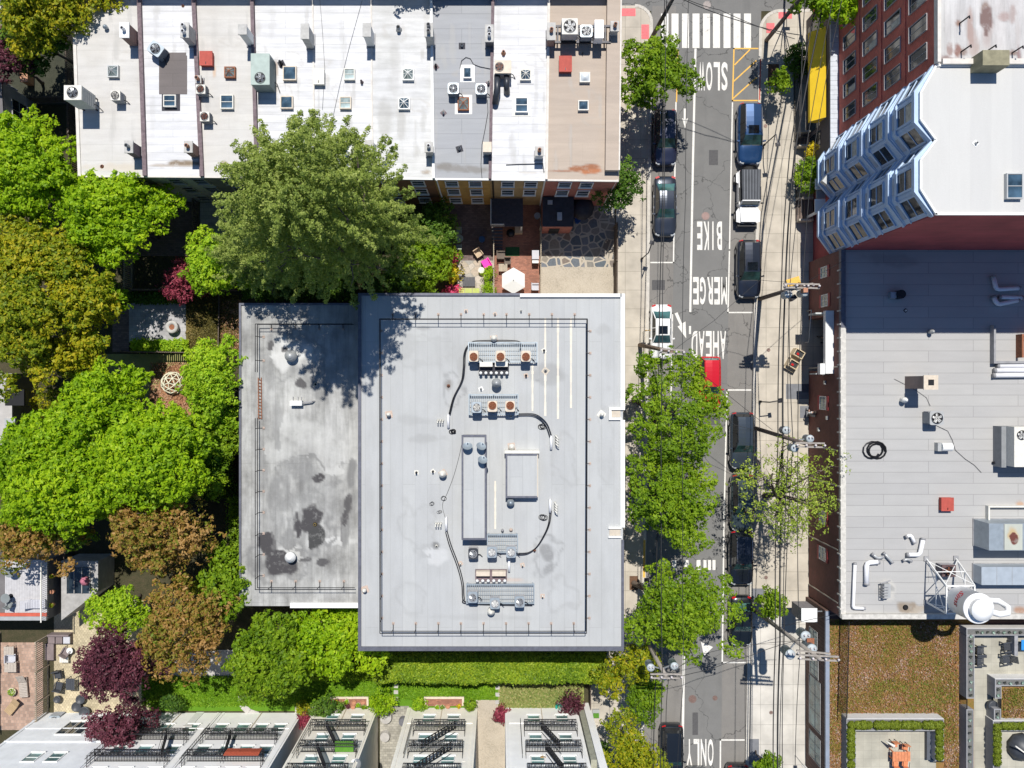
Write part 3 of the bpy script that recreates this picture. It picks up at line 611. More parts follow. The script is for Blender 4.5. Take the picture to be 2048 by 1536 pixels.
# rear extensions
BTOP = M('black_roof', (.035, .035, .045), .8, v=.3)
e = thing('rear_extension', P(1118, 425, 0), 'low black roofed brick extension behind the red brick house', 'extension')
m = MB(); a, b = P(1086, 396, 3), P(1146, 452, 3); m.box(a.x, b.x, b.y, 14.25, 0, 3); m.build('wall', WRED, e)
m = MB(); m.box(a.x-.05, b.x+.05, b.y-.06, 14.24, 3.0, 3.12); m.build('roof', BTOP, e)
m = MB(); m.box(a.x+.55, a.x+1.35, b.y-.04, b.y-.003, .1, 2.0); m.build('door', DARK, e)
for (x, y, w_, d_) in ((1100, 405, 10, 8), (1119, 433, 10, 16)):
    m = MB(); c = P(x, y, 3.2); m.cbox((c.x, c.y, 3.12), w_*.036, d_*.036, .25); m.build('roof_vent', GREYM, e)
e = thing('raised_deck', P(1014, 430, 0), 'dark timber deck raised behind the tan row house', 'deck')
DKW = M('dark_decking', (.05, .045, .055), .8, v=.3, s=5); m = MB(); a, b = P(982, 396, 2.6), P(1046, 453, 2.6)
n = 22
for k in range(n): m.box(a.x, b.x, b.y+(14.25-b.y)*k/n+.006, b.y+(14.25-b.y)*(k+1)/n-.006, 2.5, 2.6)
m.build('floor', DKW, e)
for x in (a.x+.1, b.x-.1):
    for y in (b.y+.1, 13.9): m = MB(); m.box(x-.06, x+.06, y-.06, y+.06, 0, 2.5); m.build('post', WHT, e)
m = MB(); m.tube([(a.x, 14, 3.5), (a.x, b.y, 3.5), (a.x+1.0, b.y, 3.5)], .03, 5)
for k in range(12): m.tube([(a.x+k*.09, b.y, 2.6), (a.x+k*.09, b.y, 3.5)], .012, 4)
m.build('railing', WHT, e)
m = MB()
for k in range(8): m.box(a.x+.05, a.x+.9, b.y-.02-.2*(k+1), b.y-.02-.2*k-.02, 2.3-.29*k-.05, 2.3-.29*k)
m.build('stairs', DKW, e)
# ---- central flat roofed block with its lower annex
CH, AH = 8.0, 6.5
RC = Mroof('roof_silver', (.45, .46, .46), .84, 'y', .87, (.30, .30, .29), .28, streak=.06, length=20)
RA = Mroof('roof_annex', (.50, .50, .48), .8, 'y', .87, (.16, .155, .145), .85, streak=.3, length=20, sc_=.5)
EDGE = M('lead_edge', (.115, .12, .15), .6, .3, v=.2, s=4); CREAMW = M('cream_wall', (.52, .47, .40), .85, v=.1)
cb = thing('apartment_block', P(982, 944, 0), 'large flat silver roofed block in the middle with a pipe railing all round', 'building')
a, b = P(719, 589, CH), P(1246, 1298, CH)
m = MB(); m.box(a.x+.02, b.x-.02, b.y+.02, a.y-.02, 0, CH-.03); m.build('wall', CREAMW, cb)
D1 = (.24, .24, .235); D2 = (.14, .14, .14)
sheet('roof', [(719, 589), (1246, 589), (1246, 1298), (719, 1298)], CH, RC, cb, [
 (1085, 745, 34, 26, .5, D1), (840, 1060, 34, 50, -.28, D1), (1130, 930, 24, 60, -.25, D1), (850, 700, 46, 36, -.25, D1), (1120, 1190, 34, 30, -.28, D1), (820, 1200, 26, 36, -.22, D1), (905, 780, 20, 30, -.4, D2), (1092, 1110, 26, 34, -.4, D2), (1210, 900, 12, 90, -.22, D1), (740, 1000, 8, 120, .18, D1), (960, 1235, 120, 6, .2, D1), (1200, 1180, 20, 60, .14, D1), (880, 700, 60, 50, .14, D1), (898, 770, 9, 13, .85, (.2, .19, .18)), (1092, 1105, 16, 14, .6, D2), (1098, 1135, 12, 12, .5, D2), (850, 878, 42, 8, .35, D1), (820, 840, 40, 10, .25, D1),
 (873, 1092, 8, 8, .8, D2), (872, 1112, 26, 16, .25, (.75, .75, .75)), (1052, 930, 14, 24, .45, D1), (808, 690, 40, 24, .28, D1), (1205, 660, 14, 12, .3, D1), (845, 655, 14, 5, .4, D2),
 (925, 735, 10, 20, .35, D1), (1000, 1160, 40, 5, .3, (.5, .3, .2)), (1075, 760, 6, 5, .5, D2), (800, 715, 14, 3, .3, D1), (1040, 1120, 30, 10, .15, D1)], .14, 21)
m = MB()
for A, B in (((716, 586), (722, 1302)), ((722, 1294), (1243, 1302)), ((722, 586), (1040, 591)), ((1243, 1080), (1248, 1302))): m.pbox(A, B, CH-.25, CH+.14+.004*(A[0] % 5))
m.build('edging', EDGE, cb)
m = MB()
for A, B in (((1040, 587), (1243, 594)), ((1241, 587), (1250, 820)), ((1218, 815), (1243, 820)), ((1218, 820), (1223, 835)), ((1218, 835), (1243, 840)), ((1241, 840), (1250, 1055)), ((1217, 1054), (1243, 1058)), ((1217, 1072), (1243, 1076))): m.pbox(A, B, CH-.25, CH+.18+.003*(A[1] % 7))
m.build('white_coping', WHT, cb)
for A, B in (((1223, 821), (1241, 834)), ((1219, 1059), (1241, 1071))): m = MB(); m.pbox(A, B, CH, CH+.05); m.build('brick_recess', TAN, cb)
CS = M('cream_sealant', (.66, .61, .52), .8, v=.08)
for i, (x, y0, y1) in enumerate(((1065, 728, 822), (1090.5, 636, 832), (1116, 636, 838), (1142, 636, 816), (990.5, 962, 1058))):
    m = MB(); a0, b0 = P(x-1.9, y0, CH+.012), P(x+1.9, y1, CH+.012); n = 14
    for k in range(n):
        j = (random.Random(k+i*7).random()-.5)*.03; m.box(a0.x-j, b0.x+j*1.3, a0.y+(b0.y-a0.y)*(k+1)/n, a0.y+(b0.y-a0.y)*k/n, CH+.004, CH+.014)
    m.build('sealant_strip', CS, cb)
an = thing('annex', P(597, 911, 0), 'lower flat grey roofed annex with black stains left of the big block', 'building')
a, b = P(481, 609, AH), P(719, 1212, AH)
m = MB(); m.box(a.x+.02, cb.location.x-(cb.location.x-P(719, 0, CH).x)-.01, b.y+.02, a.y-.02, 0, AH-.03); m.build('wall', CREAMW, an)
xr_ = NX+(P(719, 0, CH).x)/S(AH)
sheet('roof', [(480, 609), (xr_, 609), (xr_, 1212), (480, 1212)], AH, RA, an, [
 (600, 860, 46, 22, .45, (.5, .5, .48)), (655, 890, 30, 16, .4, (.5, .5, .48)), (560, 900, 26, 30, .4, (.5, .5, .48)), (555, 850, 10, 46, .6, D1), (690, 1060, 9, 60, .6, D2), (580, 1075, 12, 40, .6, D2), (605, 1000, 60, 10, .5, D2), (545, 1040, 26, 50, .45, D2), (560, 660, 30, 20, .5, D2), (670, 700, 26, 60, .35, D2), (628, 1040, 21, 30, 1, BK), (633, 1078, 15, 30, 1, (.04, .04, .04)), (556, 1132, 32, 26, 1, BK), (535, 1085, 14, 22, 1, BK), (597, 1052, 6, 24, 1, BK), (610, 1120, 14, 5, .8, BK), (570, 700, 7, 5, .8, BK), (541, 694, 7, 9, .9, BK), (640, 955, 8, 9, 1, BK), (542, 1090, 12, 30, .75, BK), (648, 1127, 14, 7, .85, BK), (690, 1035, 6, 22, .9, BK), (685, 1060, 5, 30, .6, BK), (592, 1045, 5, 18, .8, BK), (605, 945, 36, 26, .55, D2), (632, 958, 9, 7, .95, BK), (625, 1060, 44, 60, -.6, D2), (560, 1120, 50, 44, -.6, D2), (610, 960, 60, 40, -.5, D2), (585, 715, 52, 44, -.45, D2), (700, 950, 10, 26, .8, D2), (695, 1000, 7, 20, .85, BK), (600, 770, 12, 9, .9, BK),
 (545, 1000, 12, 44, .6, D2), (570, 985, 9, 40, .5, D2), (540, 690, 8, 12, .7, D2), (540, 675, 9, 8, .6, D2), (640, 785, 14, 12, .5, D2), (540, 740, 14, 60, .4, D2), (585, 712, 34, 26, .7, (.62, .62, .60)), (665, 942, 20, 10, .5, (.55, .55, .53)), (582, 1110, 24, 18, .5, (.55, .55, .53)), (526, 930, 8, 60, .5, D2), (650, 900, 60, 40, .25, (.6, .6, .58)), (660, 1085, 44, 10, .45, (.6, .6, .58)), (520, 630, 26, 12, .45, D2), (640, 1010, 60, 50, .35, D2)], .12, 33)
m = MB()
for A, B in (((478, 606), (482, 1215)), ((482, 606), (716, 610))): m.pbox(A, B, AH-.2, AH+.12)
m.build('edging', EDGE, an)
m = MB(); m.pbox((580, 1206), (716, 1216), AH-.2, AH+.2); m.build('white_coping', WHT, an)
def railing(name, pts, z, label, posts, hgt=1.0, mat=BLK, foot=None, inward=(0, 0), feet=True):
    """pipe railing on weighted feet, runs through photo pixels measured at roof level"""
    foot = foot or M('foot_pink', (.40, .31, .26), .8, v=.3, s=9)
    w0 = [P(a, b_, z) for a, b_ in pts]; t = thing('roof_railing', w0[0], label, 'railing')
    for a, b_ in zip(w0[:-1], w0[1:]):
        for q in (.5, hgt): m = MB(); m.tube([a+Vector((0, 0, q)), b_+Vector((0, 0, q))], .028, 6); m.build('rail', mat, t)
        n = max(1, int((b_-a).length/1.47)); d = (b_-a).normalized(); s_ = Vector((-d.y, d.x, 0))*(.34 if inward == 0 else inward)
        for k in range(n):
            p = a.lerp(b_, (k+.5)/n); m = MB(); m.tube([p+Vector((0, 0, .05)), p+Vector((0, 0, hgt))], .026, 5)
            if feet: m.tube([p+Vector((0, 0, .03)), p+s_+Vector((0, 0, .03))], .028, 5); m.m = 1; m.cbox((p.x+s_.x, p.y+s_.y, z+.004), .17, .17, .04)
            m.build('post', [mat, foot], t)
    return t
railing('r', [(763, 640), (1172, 640)], CH, 'black pipe railing along the top edge of the big silver roof', 10, inward=.4)
railing('r', [(1172, 640), (1170, 1258)], CH, 'black pipe railing down the street side of the big silver roof', 15, inward=.3)
railing('r', [(1170, 1258), (764, 1258)], CH, 'black pipe railing along the bottom edge of the big silver roof', 10, inward=-.4)
railing('r', [(764, 1258), (763, 640)], CH, 'black pipe railing between the middle of the big silver roof and the annex side', 15, inward=-.0001)
railing('r', [(710, 650), (519, 650), (519, 745)], AH, 'black pipe railing round the upper left corner of the stained annex roof', 8, inward=.3)
railing('r', [(519, 835), (519, 1172)], AH, 'black pipe railing down the left edge of the stained annex roof', 10, inward=.3)
railing('r', [(519, 1172), (712, 1172)], AH, 'black pipe railing along the bottom of the stained annex roof', 8, inward=.35)
# ---- tall blocks on the right
TH = 18.0; MAR = Mbrick('maroon_brick', (.44, .06, .07), (.20, .09, .08), .22, .075, .15, 'x'); 
MARF = Mbrick('brick_facade', (.72, .15, .10), (.24, .13, .11), .22, .075, .15, 'x')
RT = Mroof('roof_offwhite', (.55, .545, .525), .955, 'y', 1.2, (.50, .48, .44), .12, streak=.03, length=30)
RD = Mroof('roof_flaking', (.60, .59, .58), .9, 'y', .9, (.30, .25, .24), .45, streak=.25)
BP = M('bay_paint', (.42, .54, .72), .55, v=.08, s=2)
tb = thing('bay_window_block', P(1616, 600, 0), 'tall white roofed brick building with two columns of bay windows', 'building')
WX = 25.0; BY = [(18.3, 16.76, 15.2, 14.03), (14.03, 12.88, 11.2, 9.8)]; BX = 24.12
m = MB(); m.box(WX, 46, 9.72, 18.33, 0, TH-.02); m.build('wall', [MAR], tb)
poly_ = [(46, 9.72), (WX, 9.72)]; poly_ += [(WX, 9.8), (BX, 11.2), (BX, 12.88), (WX, 14.03), (BX, 15.2), (BX, 16.76), (WX, 18.3)] ; poly_ += [(46, 18.33)]
m = MB(); v = [(x, y, TH) for x, y in poly_]; m.add(v, [tuple(range(len(v)))[::-1]]); m.build('roof', RT, tb)
m = MB()
for p, q in zip(poly_[1:-1], poly_[2:]): m.bar((p[0]+.05, p[1], TH+.03), (q[0]+.05, q[1], TH+.03), .12, .12)
m.bar((WX, 9.76, TH+.03), (46, 9.76, TH+.03), .12, .12); m.build('coping', WHT, tb)
fz = [3.5, 7.1, 10.7, 14.3, 17.9]
for bi, (y0, y1, y2, y3) in enumerate(BY):
    for k in range(4):
        z0, z1 = fz[k], fz[k+1]; pl = [(WX-.003, y0), (BX, y1), (BX, y2), (WX-.003, y3)]
        m = MB(); m.prism(pl, z0, z1)
        def grow(g): cx_, cy_ = WX, (y0+y3)/2; return [(WX-.003, y0+g*.6), (BX-g, y1+g*.5), (BX-g, y2-g*.5), (WX-.003, y3-g*.6)]
        m.prism(grow(.17), z0+.02, z0+.30); m.prism(grow(.09), z0+.32, z0+.42); m.prism(grow(.12), z0+1.0, z0+1.14)
        if k == 3: m.prism(grow(.24), z1-.34, z1-.02); m.prism(grow(.14), z1-.52, z1-.36)
        o = m.build('bay_window', BP, tb)
        for (p, q) in ((pl[0], pl[1]), (pl[1], pl[2]), (pl[2], pl[3])):
            d = Vector((q[0]-p[0], q[1]-p[1], 0)); L_ = d.length; d.normalize(); n = Vector((d.y, -d.x, 0))
            if n.x > 0: n = -n
            c = Vector(((p[0]+q[0])/2, (p[1]+q[1])/2, z0+2.15))+n*.01
            mm = MB(); u = Vector((0, 0, 1)).cross(n); T = Matrix(((u.x, n.x, 0, c.x), (u.y, n.y, 0, c.y), (0, 0, 1, c.z), (0, 0, 0, 1)))
            w2, h2 = L_*.37, .85
            for s_ in (-1, 1): mm.box(s_*w2-.06, s_*w2+.06, 0, .09, -h2-.06, h2+.06, T)
            mm.box(-w2, w2, 0, .09, h2-.0, h2+.08, T); mm.box(-w2-.06, w2+.06, 0, .12, -h2-.12, -h2, T); mm.box(-w2, w2, 0, .07, -.03, .03, T)
            mm.m = 1; mm.box(-w2+.06, w2-.06, 0, .03, -h2, h2, T)
            if (k*3+bi+int(n.y*5)) % 3 == 0: mm.m = 2; mm.box(-w2+.07, w2-.07, .03, .034, (0 if k % 2 else .25), h2, T)
            mm.m = 3; mm.box(-w2*.8, w2*.8, 0, .035, -1.62, -1.24, T)
            mm.build('window', [BP, GLS, CURT, M('panel_blue', (.30, .36, .46), .6, v=.1)], o)
# small window AC in the lowest bay
m = MB(); c = P(1672, 356, 4.9); m.cbox((24.0, 15.0, 4.9), .45, .6, .42, R(-38)); m.build('window_air_conditioner', GREYM, tb)
# roof-level skylight lantern
tb2 = thing('brick_apartment_block', P(1616, 60, 0), 'tall red brick block at the top right with rows of recessed windows', 'building')
m = MB(); m.box(WX, 46, 18.34, 34, 0, TH-.02); m.build('wall', MARF, tb2)
sheet('roof', [(NX+WX/S(TH), -420), (2600, -420), (2600, NY-18.36/S(TH)), (NX+WX/S(TH), NY-18.36/S(TH))], TH, RD, tb2, [
 (1973, 38, 10, 26, 1, (.16, .10, .09)), (1970, 20, 8, 20, .9, (.2, .13, .1)), (1918, 44, 6, 8, 1, (.22, .13, .1)), (1916, 95, 8, 14, 1, (.22, .12, .1)), (1928, 102, 8, 8, .9, (.2, .14, .12)), (1942, 55, 7, 40, .8, (.3, .2, .17)), (1950, 90, 8, 30, .6, (.34, .25, .22)), (1900, 95, 7, 16, .9, (.26, .18, .16)), (2005, 30, 14, 10, .7, (.3, .2, .18)), (2025, 25, 7, 22, .7, (.28, .2, .18)), (2037, 110, 4, 18, .9, (.2, .12, .12)), (2024, 105, 8, 6, 1, (.2, .14, .12)), (1895, 118, 20, 6, .9, (.2, .14, .13)), (1975, 60, 12, 30, .5, (.3, .22, .2)), (1885, 60, 5, 60, .5, (.45, .45, .44)), (1905, 55, 4, 50, .4, (.45, .45, .44)), (2035, 60, 6, 40, .5, (.4, .36, .34))], .12, 44)
m = MB(); m.bar((WX+.08, 18.4, TH+.15), (WX+.08, 34, TH+.15), .2, .4); m.bar((WX+.3, 18.45, TH+.05), (46, 18.45, TH+.05), .3, .5); m.build('parapet', LTP, tb2)
m = MB(); m.m = 0; c = P(1988, 118, TH+1); m.cbox((c.x, c.y, TH), 1.5, .85, 1.2); m.build('chimney_stack', M('mossy_render', (.25, .23, .15), .9, v=.25), tb2)
for y in (24.65, 22.95, 21.2, 19.5, 26.35, 28.05):
    for z0, z1 in ((6.0, 7.8), (9.1, 11.0), (12.2, 14.1), (15.3, 17.2)):
        z = (z0+z1)/2; h2 = (z1-z0)
        m = MB(); T = Matrix(((0, -1, 0, WX), (1, 0, 0, y), (0, 0, 1, z), (0, 0, 0, 1)))   # x along wall, y outward
        m.box(-.49, .49, -.0, .02, -h2/2, h2/2, T)       # reveal lining
        for s_ in (-1, 1): m.m = 1; m.box(s_*.48-.02, s_*.48+.02, .01, .1, -h2/2-.02, h2/2+.02, T)
        m.box(-.5, .5, .01, .12, -h2/2-.06, -h2/2-.022, T); m.box(-.46, .46, .01, .06, h2/2-.03, h2/2+.02, T); m.box(-.015, .015, .02, .05, -h2/2, h2/2, T)
        o = m.build('window', [DARK, M('grey_reveal', (.36, .34, .34), .8)], tb2)
        g = MB(); g.box(-.46, .46, .022, .03, -h2/2, h2/2-.04, T)
        if (int(y*3)+int(z)) % 3 == 0: g.m = 1; g.box(-.45, -.02, .031, .035, -.2, h2/2-.05, T)
        g.build('pane', [GLS, CURT], o)
for z in (8.4, 11.6, 14.7):
    m = MB(); m.box(WX-.06, WX-.004, 18.5, 34, z-.1, z+.05); m.build('string_course', MARF, tb2)
# storefront strip with its white ledge, and the yellow awning
sf = thing('shopfront', P(1618, 150, 0), 'dark shopfront strip under a pale tiled ledge behind the yellow awning', 'shopfront')
m = MB(); m.box(24.45, WX-.01, 17.2, 29, 0, 4.85); m.build('front', M('dark_front', (.10, .08, .08), .7), sf)
m = MB()
for k in range(34): m.box(24.38, WX-.005, 17.15+k*.35, 17.15+k*.35+.335, 4.86, 4.98)
m.build('ledge', M('pale_tile', (.50, .53, .58), .7, v=.1), sf)
for k in range(6): g = MB(); g.box(24.42, 24.447, 18+k*1.75, 19.4+k*1.75, .6, 3.0); g.build('shop_window', GLS, sf)
aw = thing('awning', (24.4, 23.2, 0), 'long bright yellow awning over the shopfront at the top right', 'awning')
YEL2 = M('yellow_canvas', (.85, .56, .02), .75, v=.06, s=1.5)
ya, yb_ = 26.75, 19.95; m = MB(); m.quad((24.37, ya, 4.2), (24.37, yb_, 4.2), (23.55, yb_, 3.2), (23.55, ya, 3.2)); m.quad((24.37, ya, 4.18), (23.55, ya, 3.18), (23.55, yb_, 3.18), (24.37, yb_, 4.18))
m.quad((23.55, ya, 3.2), (23.55, yb_, 3.2), (23.53, yb_, 2.9), (23.53, ya, 2.9)); m.quad((24.37, ya, 4.2), (23.55, ya, 3.2), (23.53, ya, 2.9), (24.37, ya, 2.9)); m.quad((24.37, yb_, 4.2), (24.37, yb_, 2.9), (23.53, yb_, 2.9), (23.55, yb_, 3.2))
m.build('canopy', YEL2, aw)
m = MB()
for k in range(5): y = yb_+(ya-yb_)*k/4; m.tube([(24.37, y, 4.17), (23.57, y, 3.17)], .02, 5)
m.build('frame', STL, aw)
# ---- low industrial building with the water tank
SH = 6.0; SX = 24.65
RSM = Mroof('roof_sheet_grey', (.415, .41, .40), .66, 'x', .80, (.29, .28, .27), .15, streak=.05, length=6.5)
DB = Mbrick('dark_brick', (.19, .055, .04), (.16, .10, .09), .22, .075, .2, 'x')
sb = thing('warehouse', P(1614, 868, 0), 'wide low dark brick warehouse with a grey seamed roof and a white water tank', 'building')
ytop, ybot = 9.71, -16.9; oa, ob_ = P(0, 735, 0).y-.3, P(0, 655, 0).y+.6   # doorway along y
m = MB(); m.box(SX, 48, ob_, ytop, 0, SH-.03); m.box(SX, 48, ybot, oa, 0, SH-.03); m.box(SX+2.2, 48, oa, ob_, 0, SH-.03); m.box(SX, SX+2.2, oa, ob_, 4.2, SH-.03); m.build('wall', DB, sb)
m = MB(); m.box(SX, SX+2.19, oa+.01, ob_-.01, .02, .1); m.build('dock_floor', M('dock_floor', (.05, .05, .055), .8), sb)
sheet('roof', [(NX+SX/S(SH), NY-ytop/S(SH)), (2500, NY-ytop/S(SH)), (2500, NY-ybot/S(SH)), (NX+SX/S(SH), NY-ybot/S(SH))], SH, RSM, sb, [
 (1812, 1215, 20, 12, .85, (.22, .17, .12)), (1835, 1218, 26, 8, .6, (.3, .24, .17)), (1780, 1180, 12, 8, .5, D1), (2040, 1220, 14, 8, .8, (.3, .15, .08)), (1777, 1185, 16, 22, .45, (.55, .53, .48)), (2042, 1008, 10, 6, .6, (.4, .2, .08)), (1770, 520, 60, 14, .3, D2)], .15, 51)
m = MB(); m.box(SX-.04, SX+.34, ybot, 4.1, SH-.1, SH+.22)
for k in range(26): m.box(SX-.10, SX+.02, ybot+.6+k*.98, ybot+.7+k*.98, SH-.3, SH+.24)
m.build('parapet', M('pale_coping', (.52, .50, .46), .8, v=.2, s=4), sb)
m = MB(); m.box(SX-.04, SX+.30, 4.1, ytop, SH-.1, SH+.28); m.build('parapet', EDGE, sb)
m = MB(); m.box(SX, 48, ybot-.05, ybot+.3, SH-.1, SH+.35); m.build('parapet', M('pale_coping', (.5, .5, .5)), sb)
REDF = M('red_frame', (.32, .02, .03), .6)
for y, z, w_ in ((P(0, 602, 3).y, 3.3, .8), (P(0, 806, 3).y, 3.0, .9), (P(0, 1108, 3).y, 2.9, .9), (P(0, 1035, 3).y, 2.9, .9), (P(0, 545, 3).y, 3.2, .7)):
    o = window(sb, (SX-.004, y, z), w_, 1.1, (-1, 0, 0), WHT, GLG, False, .05, 2)
    m = MB(); m.box(SX-.05, SX-.003, y-w_/2-.1, y+w_/2+.1, z+.65, z+1.0); m.box(SX-.05, SX-.003, y-w_/2-.1, y+w_/2+.1, z-1.0, z-.65); m.build('surround', REDF, o)
for y, z in ((P(0, 638, 4).y, 3.6), (P(0, 747, 4).y, 3.2), (P(0, 765, 3).y, 3.4), (P(0, 836, 4).y, 3.8), (P(0, 860, 3).y, 2.2)):
    m = MB(); m.box(SX-.12, SX-.003, y-.14, y+.14, z-.12, z+.14); m.build('wall_box', GREYM, sb)
for y in (P(0, 735, 3).y, P(0, 893, 2).y, P(0, 960, 2).y, P(0, 1080, 2).y, P(0, 1180, 2).y):
    m = MB(); m.box(SX-.05, SX-.003, y-.04, y+.04, .2, SH-.3); m.build('wall_pipe', TAN, sb)
m = MB(); m.box(SX-.62, SX-.003, oa-.25, ob_+.3, 4.55, 4.95); m.box(SX-.95, SX-.62, oa-.3, oa+.5, 4.3, 4.8); m.build('loading_canopy', WHT, sb)
m = MB(); m.box(SX-1.1, SX-.02, ob_+.1, ob_+.22, 2.9, 4.3); m.box(SX-1.0, SX-.02, oa-.3, oa-.2, 2.9, 4.1); m.build('canopy_side', M('canopy_grey', (.45, .47, .46), .7), sb)
# ---- garden roof building
GH = 4.0; GX = 24.4; gy0 = -16.97
SED = Mnoise('sedum', [(.28, (.11, .13, .02)), (.45, (.20, .14, .035)), (.6, (.29, .14, .065)), (.78, (.36, .24, .17))], .8, 9, 9)
gb = thing('green_roof_building', P(1606, 1380, 0), 'low building with a rust coloured planted roof at the bottom right', 'building')
SID = Mbrick('brown_siding', (.13, .075, .06), (.04, .025, .02), .28, 8, .15, 'x', .02, 0)
m = MB(); m.box(GX, 48, -36, gy0-.01, 0, GH-.03); m.build('wall', SID, gb)
sheet('planted_roof', [(1650, 1238), (1975, 1238), (1975, 1660), (1650, 1660)], GH, SED, gb)
m = MB(); m.box(GX-.03, GX+.26, -36, gy0-.05, GH-.05, GH+.14); m.build('coping', M('blue_grey_coping', (.27, .31, .38), .5, .2, v=.1), gb)
sheet('terrace', [(1948, 1250), (2600, 1250), (2600, 1660), (1948, 1660)], GH+.02, Mbrick('terrace_slabs', (.42, .40, .33), (.33, .31, .26), .6, .6, .06, 'z', .008, 0), gb)
sheet('terrace', [(1706, 1456), (1872, 1456), (1872, 1660), (1706, 1660)], GH+.03, MC['terrace_slabs'], gb)
for (a0, a1, b0, b1) in ((1262, 1293, .7, 2.2), (1318, 1352, .8, 2.4), (1358, 1455, .7, 2.8), (1470, 1520, .7, 2.8)):
    y1_, y0_ = P(0, a0, 2).y, P(0, a1, 2).y; window(gb, (GX-.004, (y0_+y1_)/2, (b0+b1)/2+.3), abs(y1_-y0_), b1-b0, (-1, 0, 0), WLG, GLG, False, .05, 3)
PLG = M('planter_grey', (.30, .30, .31), .8, v=.1); PLS = Mnoise('planter_soil', [(.3, (.10, .10, .10)), (.7, (.2, .2, .19))], 8, 5, 20)
def planter(A, B, z0, z1, label):
    t = thing('planter', P((A[0]+B[0])/2, (A[1]+B[1])/2, z0), label, 'planter', 'grey wall planters on the planted roof'); m = MB(); a, b = P(*A, z1), P(*B, z1)
    e_ = .06; m.box(a.x, b.x, a.y-e_, a.y, z0, z1); m.box(a.x, b.x, b.y, b.y+e_, z0, z1); m.box(a.x, a.x+e_, b.y+e_, a.y-e_, z0, z1); m.box(b.x-e_, b.x, b.y+e_, a.y-e_, z0, z1); m.build('box', PLG, t)
    if b.x-a.x > 2: m = MB(); m.box(a.x+.01, b.x-.01, a.y+.003, a.y+.03, z0, z1-.03); m.build('facing', M('sunlit_facing', (.66, .65, .63), .8, v=.06), t)  # thin slab added, its pale colour paints sunlight on the north face
    m = MB(); m.box(a.x+e_, b.x-e_, b.y+e_, a.y-e_, z1-.2, z1-.06); m.build('soil', PLS, t); return t
Z1 = GH+1.0
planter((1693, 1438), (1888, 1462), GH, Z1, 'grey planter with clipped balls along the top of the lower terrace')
planter((1693, 1462.5), (1712, 1660), GH, Z1-.01, 'grey planter with clipped balls down the left of the lower terrace')
planter((1870, 1462.5), (1888, 1522), GH, Z1-.01, 'grey planter with clipped balls on the right of the lower terrace')
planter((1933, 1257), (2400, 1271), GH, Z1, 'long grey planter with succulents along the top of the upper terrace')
planter((1933, 1271.5), (1949, 1397), GH, Z1-.01, 'grey planter with succulents down the left of the upper terrace')
planter((1933, 1419), (1947, 1660), GH, Z1, 'grey planter with succulents below the small gate at the terrace edge')
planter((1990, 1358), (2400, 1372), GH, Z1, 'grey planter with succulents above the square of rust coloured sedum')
planter((1990, 1372.5), (2003, 1397), GH, Z1-.01, 'short grey planter left of the square of rust coloured sedum')
planter((1988, 1418), (2002, 1440), GH, Z1-.02, 'short grey planter with two succulents below the round seat')
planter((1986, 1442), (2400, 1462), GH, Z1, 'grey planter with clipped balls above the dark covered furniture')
planter((1986, 1462.5), (2002, 1660), GH, Z1-.01, 'grey planter with clipped balls left of the dark covered furniture')
sheet('planted_roof', [(2003, 1372), (2400, 1372), (2400, 1440), (2003, 1440)], GH+.5, SED, gb)
m = MB(); a, b = P(2003, 1372, GH+.5), P(2400, 1440, GH+.5); m.box(a.x, b.x, b.y, a.y, GH, GH+.49); m.build('sedum_bed', PLG, gb)
m = MB(); a, b = P(1854, 1462, GH+.4), P(1869, 1520, GH+.4); m.box(a.x, b.x, b.y, a.y, GH, GH+.4); solo(m, 'bench', M('shadow_strip_dark', (.09, .10, .12), .6), P(1861, 1490, GH), 'dark slab standing in for a shadow strip against the planter on the lower terrace', 'bench')  # dark box put in for a strip of shadow along the planter
# sedum tufts
rs2 = np.random.RandomState(11); n = 26000; x = rs2.uniform(1657, 1916, n); y = rs2.uniform(1242, 1536, n)
kp = ~((x > 1685) & (x < 1888) & (y > 1436)); x = x[kp]; y = y[kp]
x2 = rs2.uniform(2006, 2060, 2500); y2 = rs2.uniform(1376, 1436, 2500)
c = np.concatenate([np.stack([(x-NX)*S(4), (NY-y)*S(4), 4.02+rs2.rand(len(x))*.06], 1), np.stack([(x2-NX)*S(4.5), (NY-y2)*S(4.5), 4.52+rs2.rand(len(x2))*.06], 1)])
V, t_ = leafquads(rs2, c, np.tile([0, 0, 1.0], (len(c), 1)), 2, .04, .075, .2+.6*vnoise(c[:, 0]+99, c[:, 1]+99, 8, 1.1), .8, 1.6, .25)
tag(quadmesh('sedum', V, t_, Mleaf('sedum_leaf', [(.12, .18, .02), (.22, .17, .035), (.32, .14, .07), (.44, .34, .27)], .1)), 'low rust and green sedum covering the planted roof', 'sedum', kind='stuff')
# ------------------------------------------------------------ things on the roofs
OFFW = M('off_white', (.66, .64, .58), .7, v=.1, s=6); BEI = M('beige_metal', (.58, .50, .40), .6, v=.12, s=5); GRN = M('grey_green_metal', (.27, .33, .31), .55, .2, v=.12)
BLG = M('blue_grey_metal', (.33, .38, .42), .45, .4, v=.12); REDH = M('red_hatch', (.40, .07, .05), .75, v=.15, s=4); CLAY = M('clay_pot', (.42, .20, .12), .8, v=.15)
RUSTF = M('rusty_fan', (.22, .07, .03), .8, v=.5, s=16); PVC = M('white_pvc', (.78, .78, .80), .35, v=.04); LEAD = M('lead_flashing', (.30, .30, .31), .7, .2, v=.2)
CONCP = M('render_grey', (.44, .43, .41), .9, v=.18, s=3); PINKR = M('rusty_pink', (.48, .38, .32), .8, v=.2, s=9)
def on(px, py, z): return P(px, py, z)
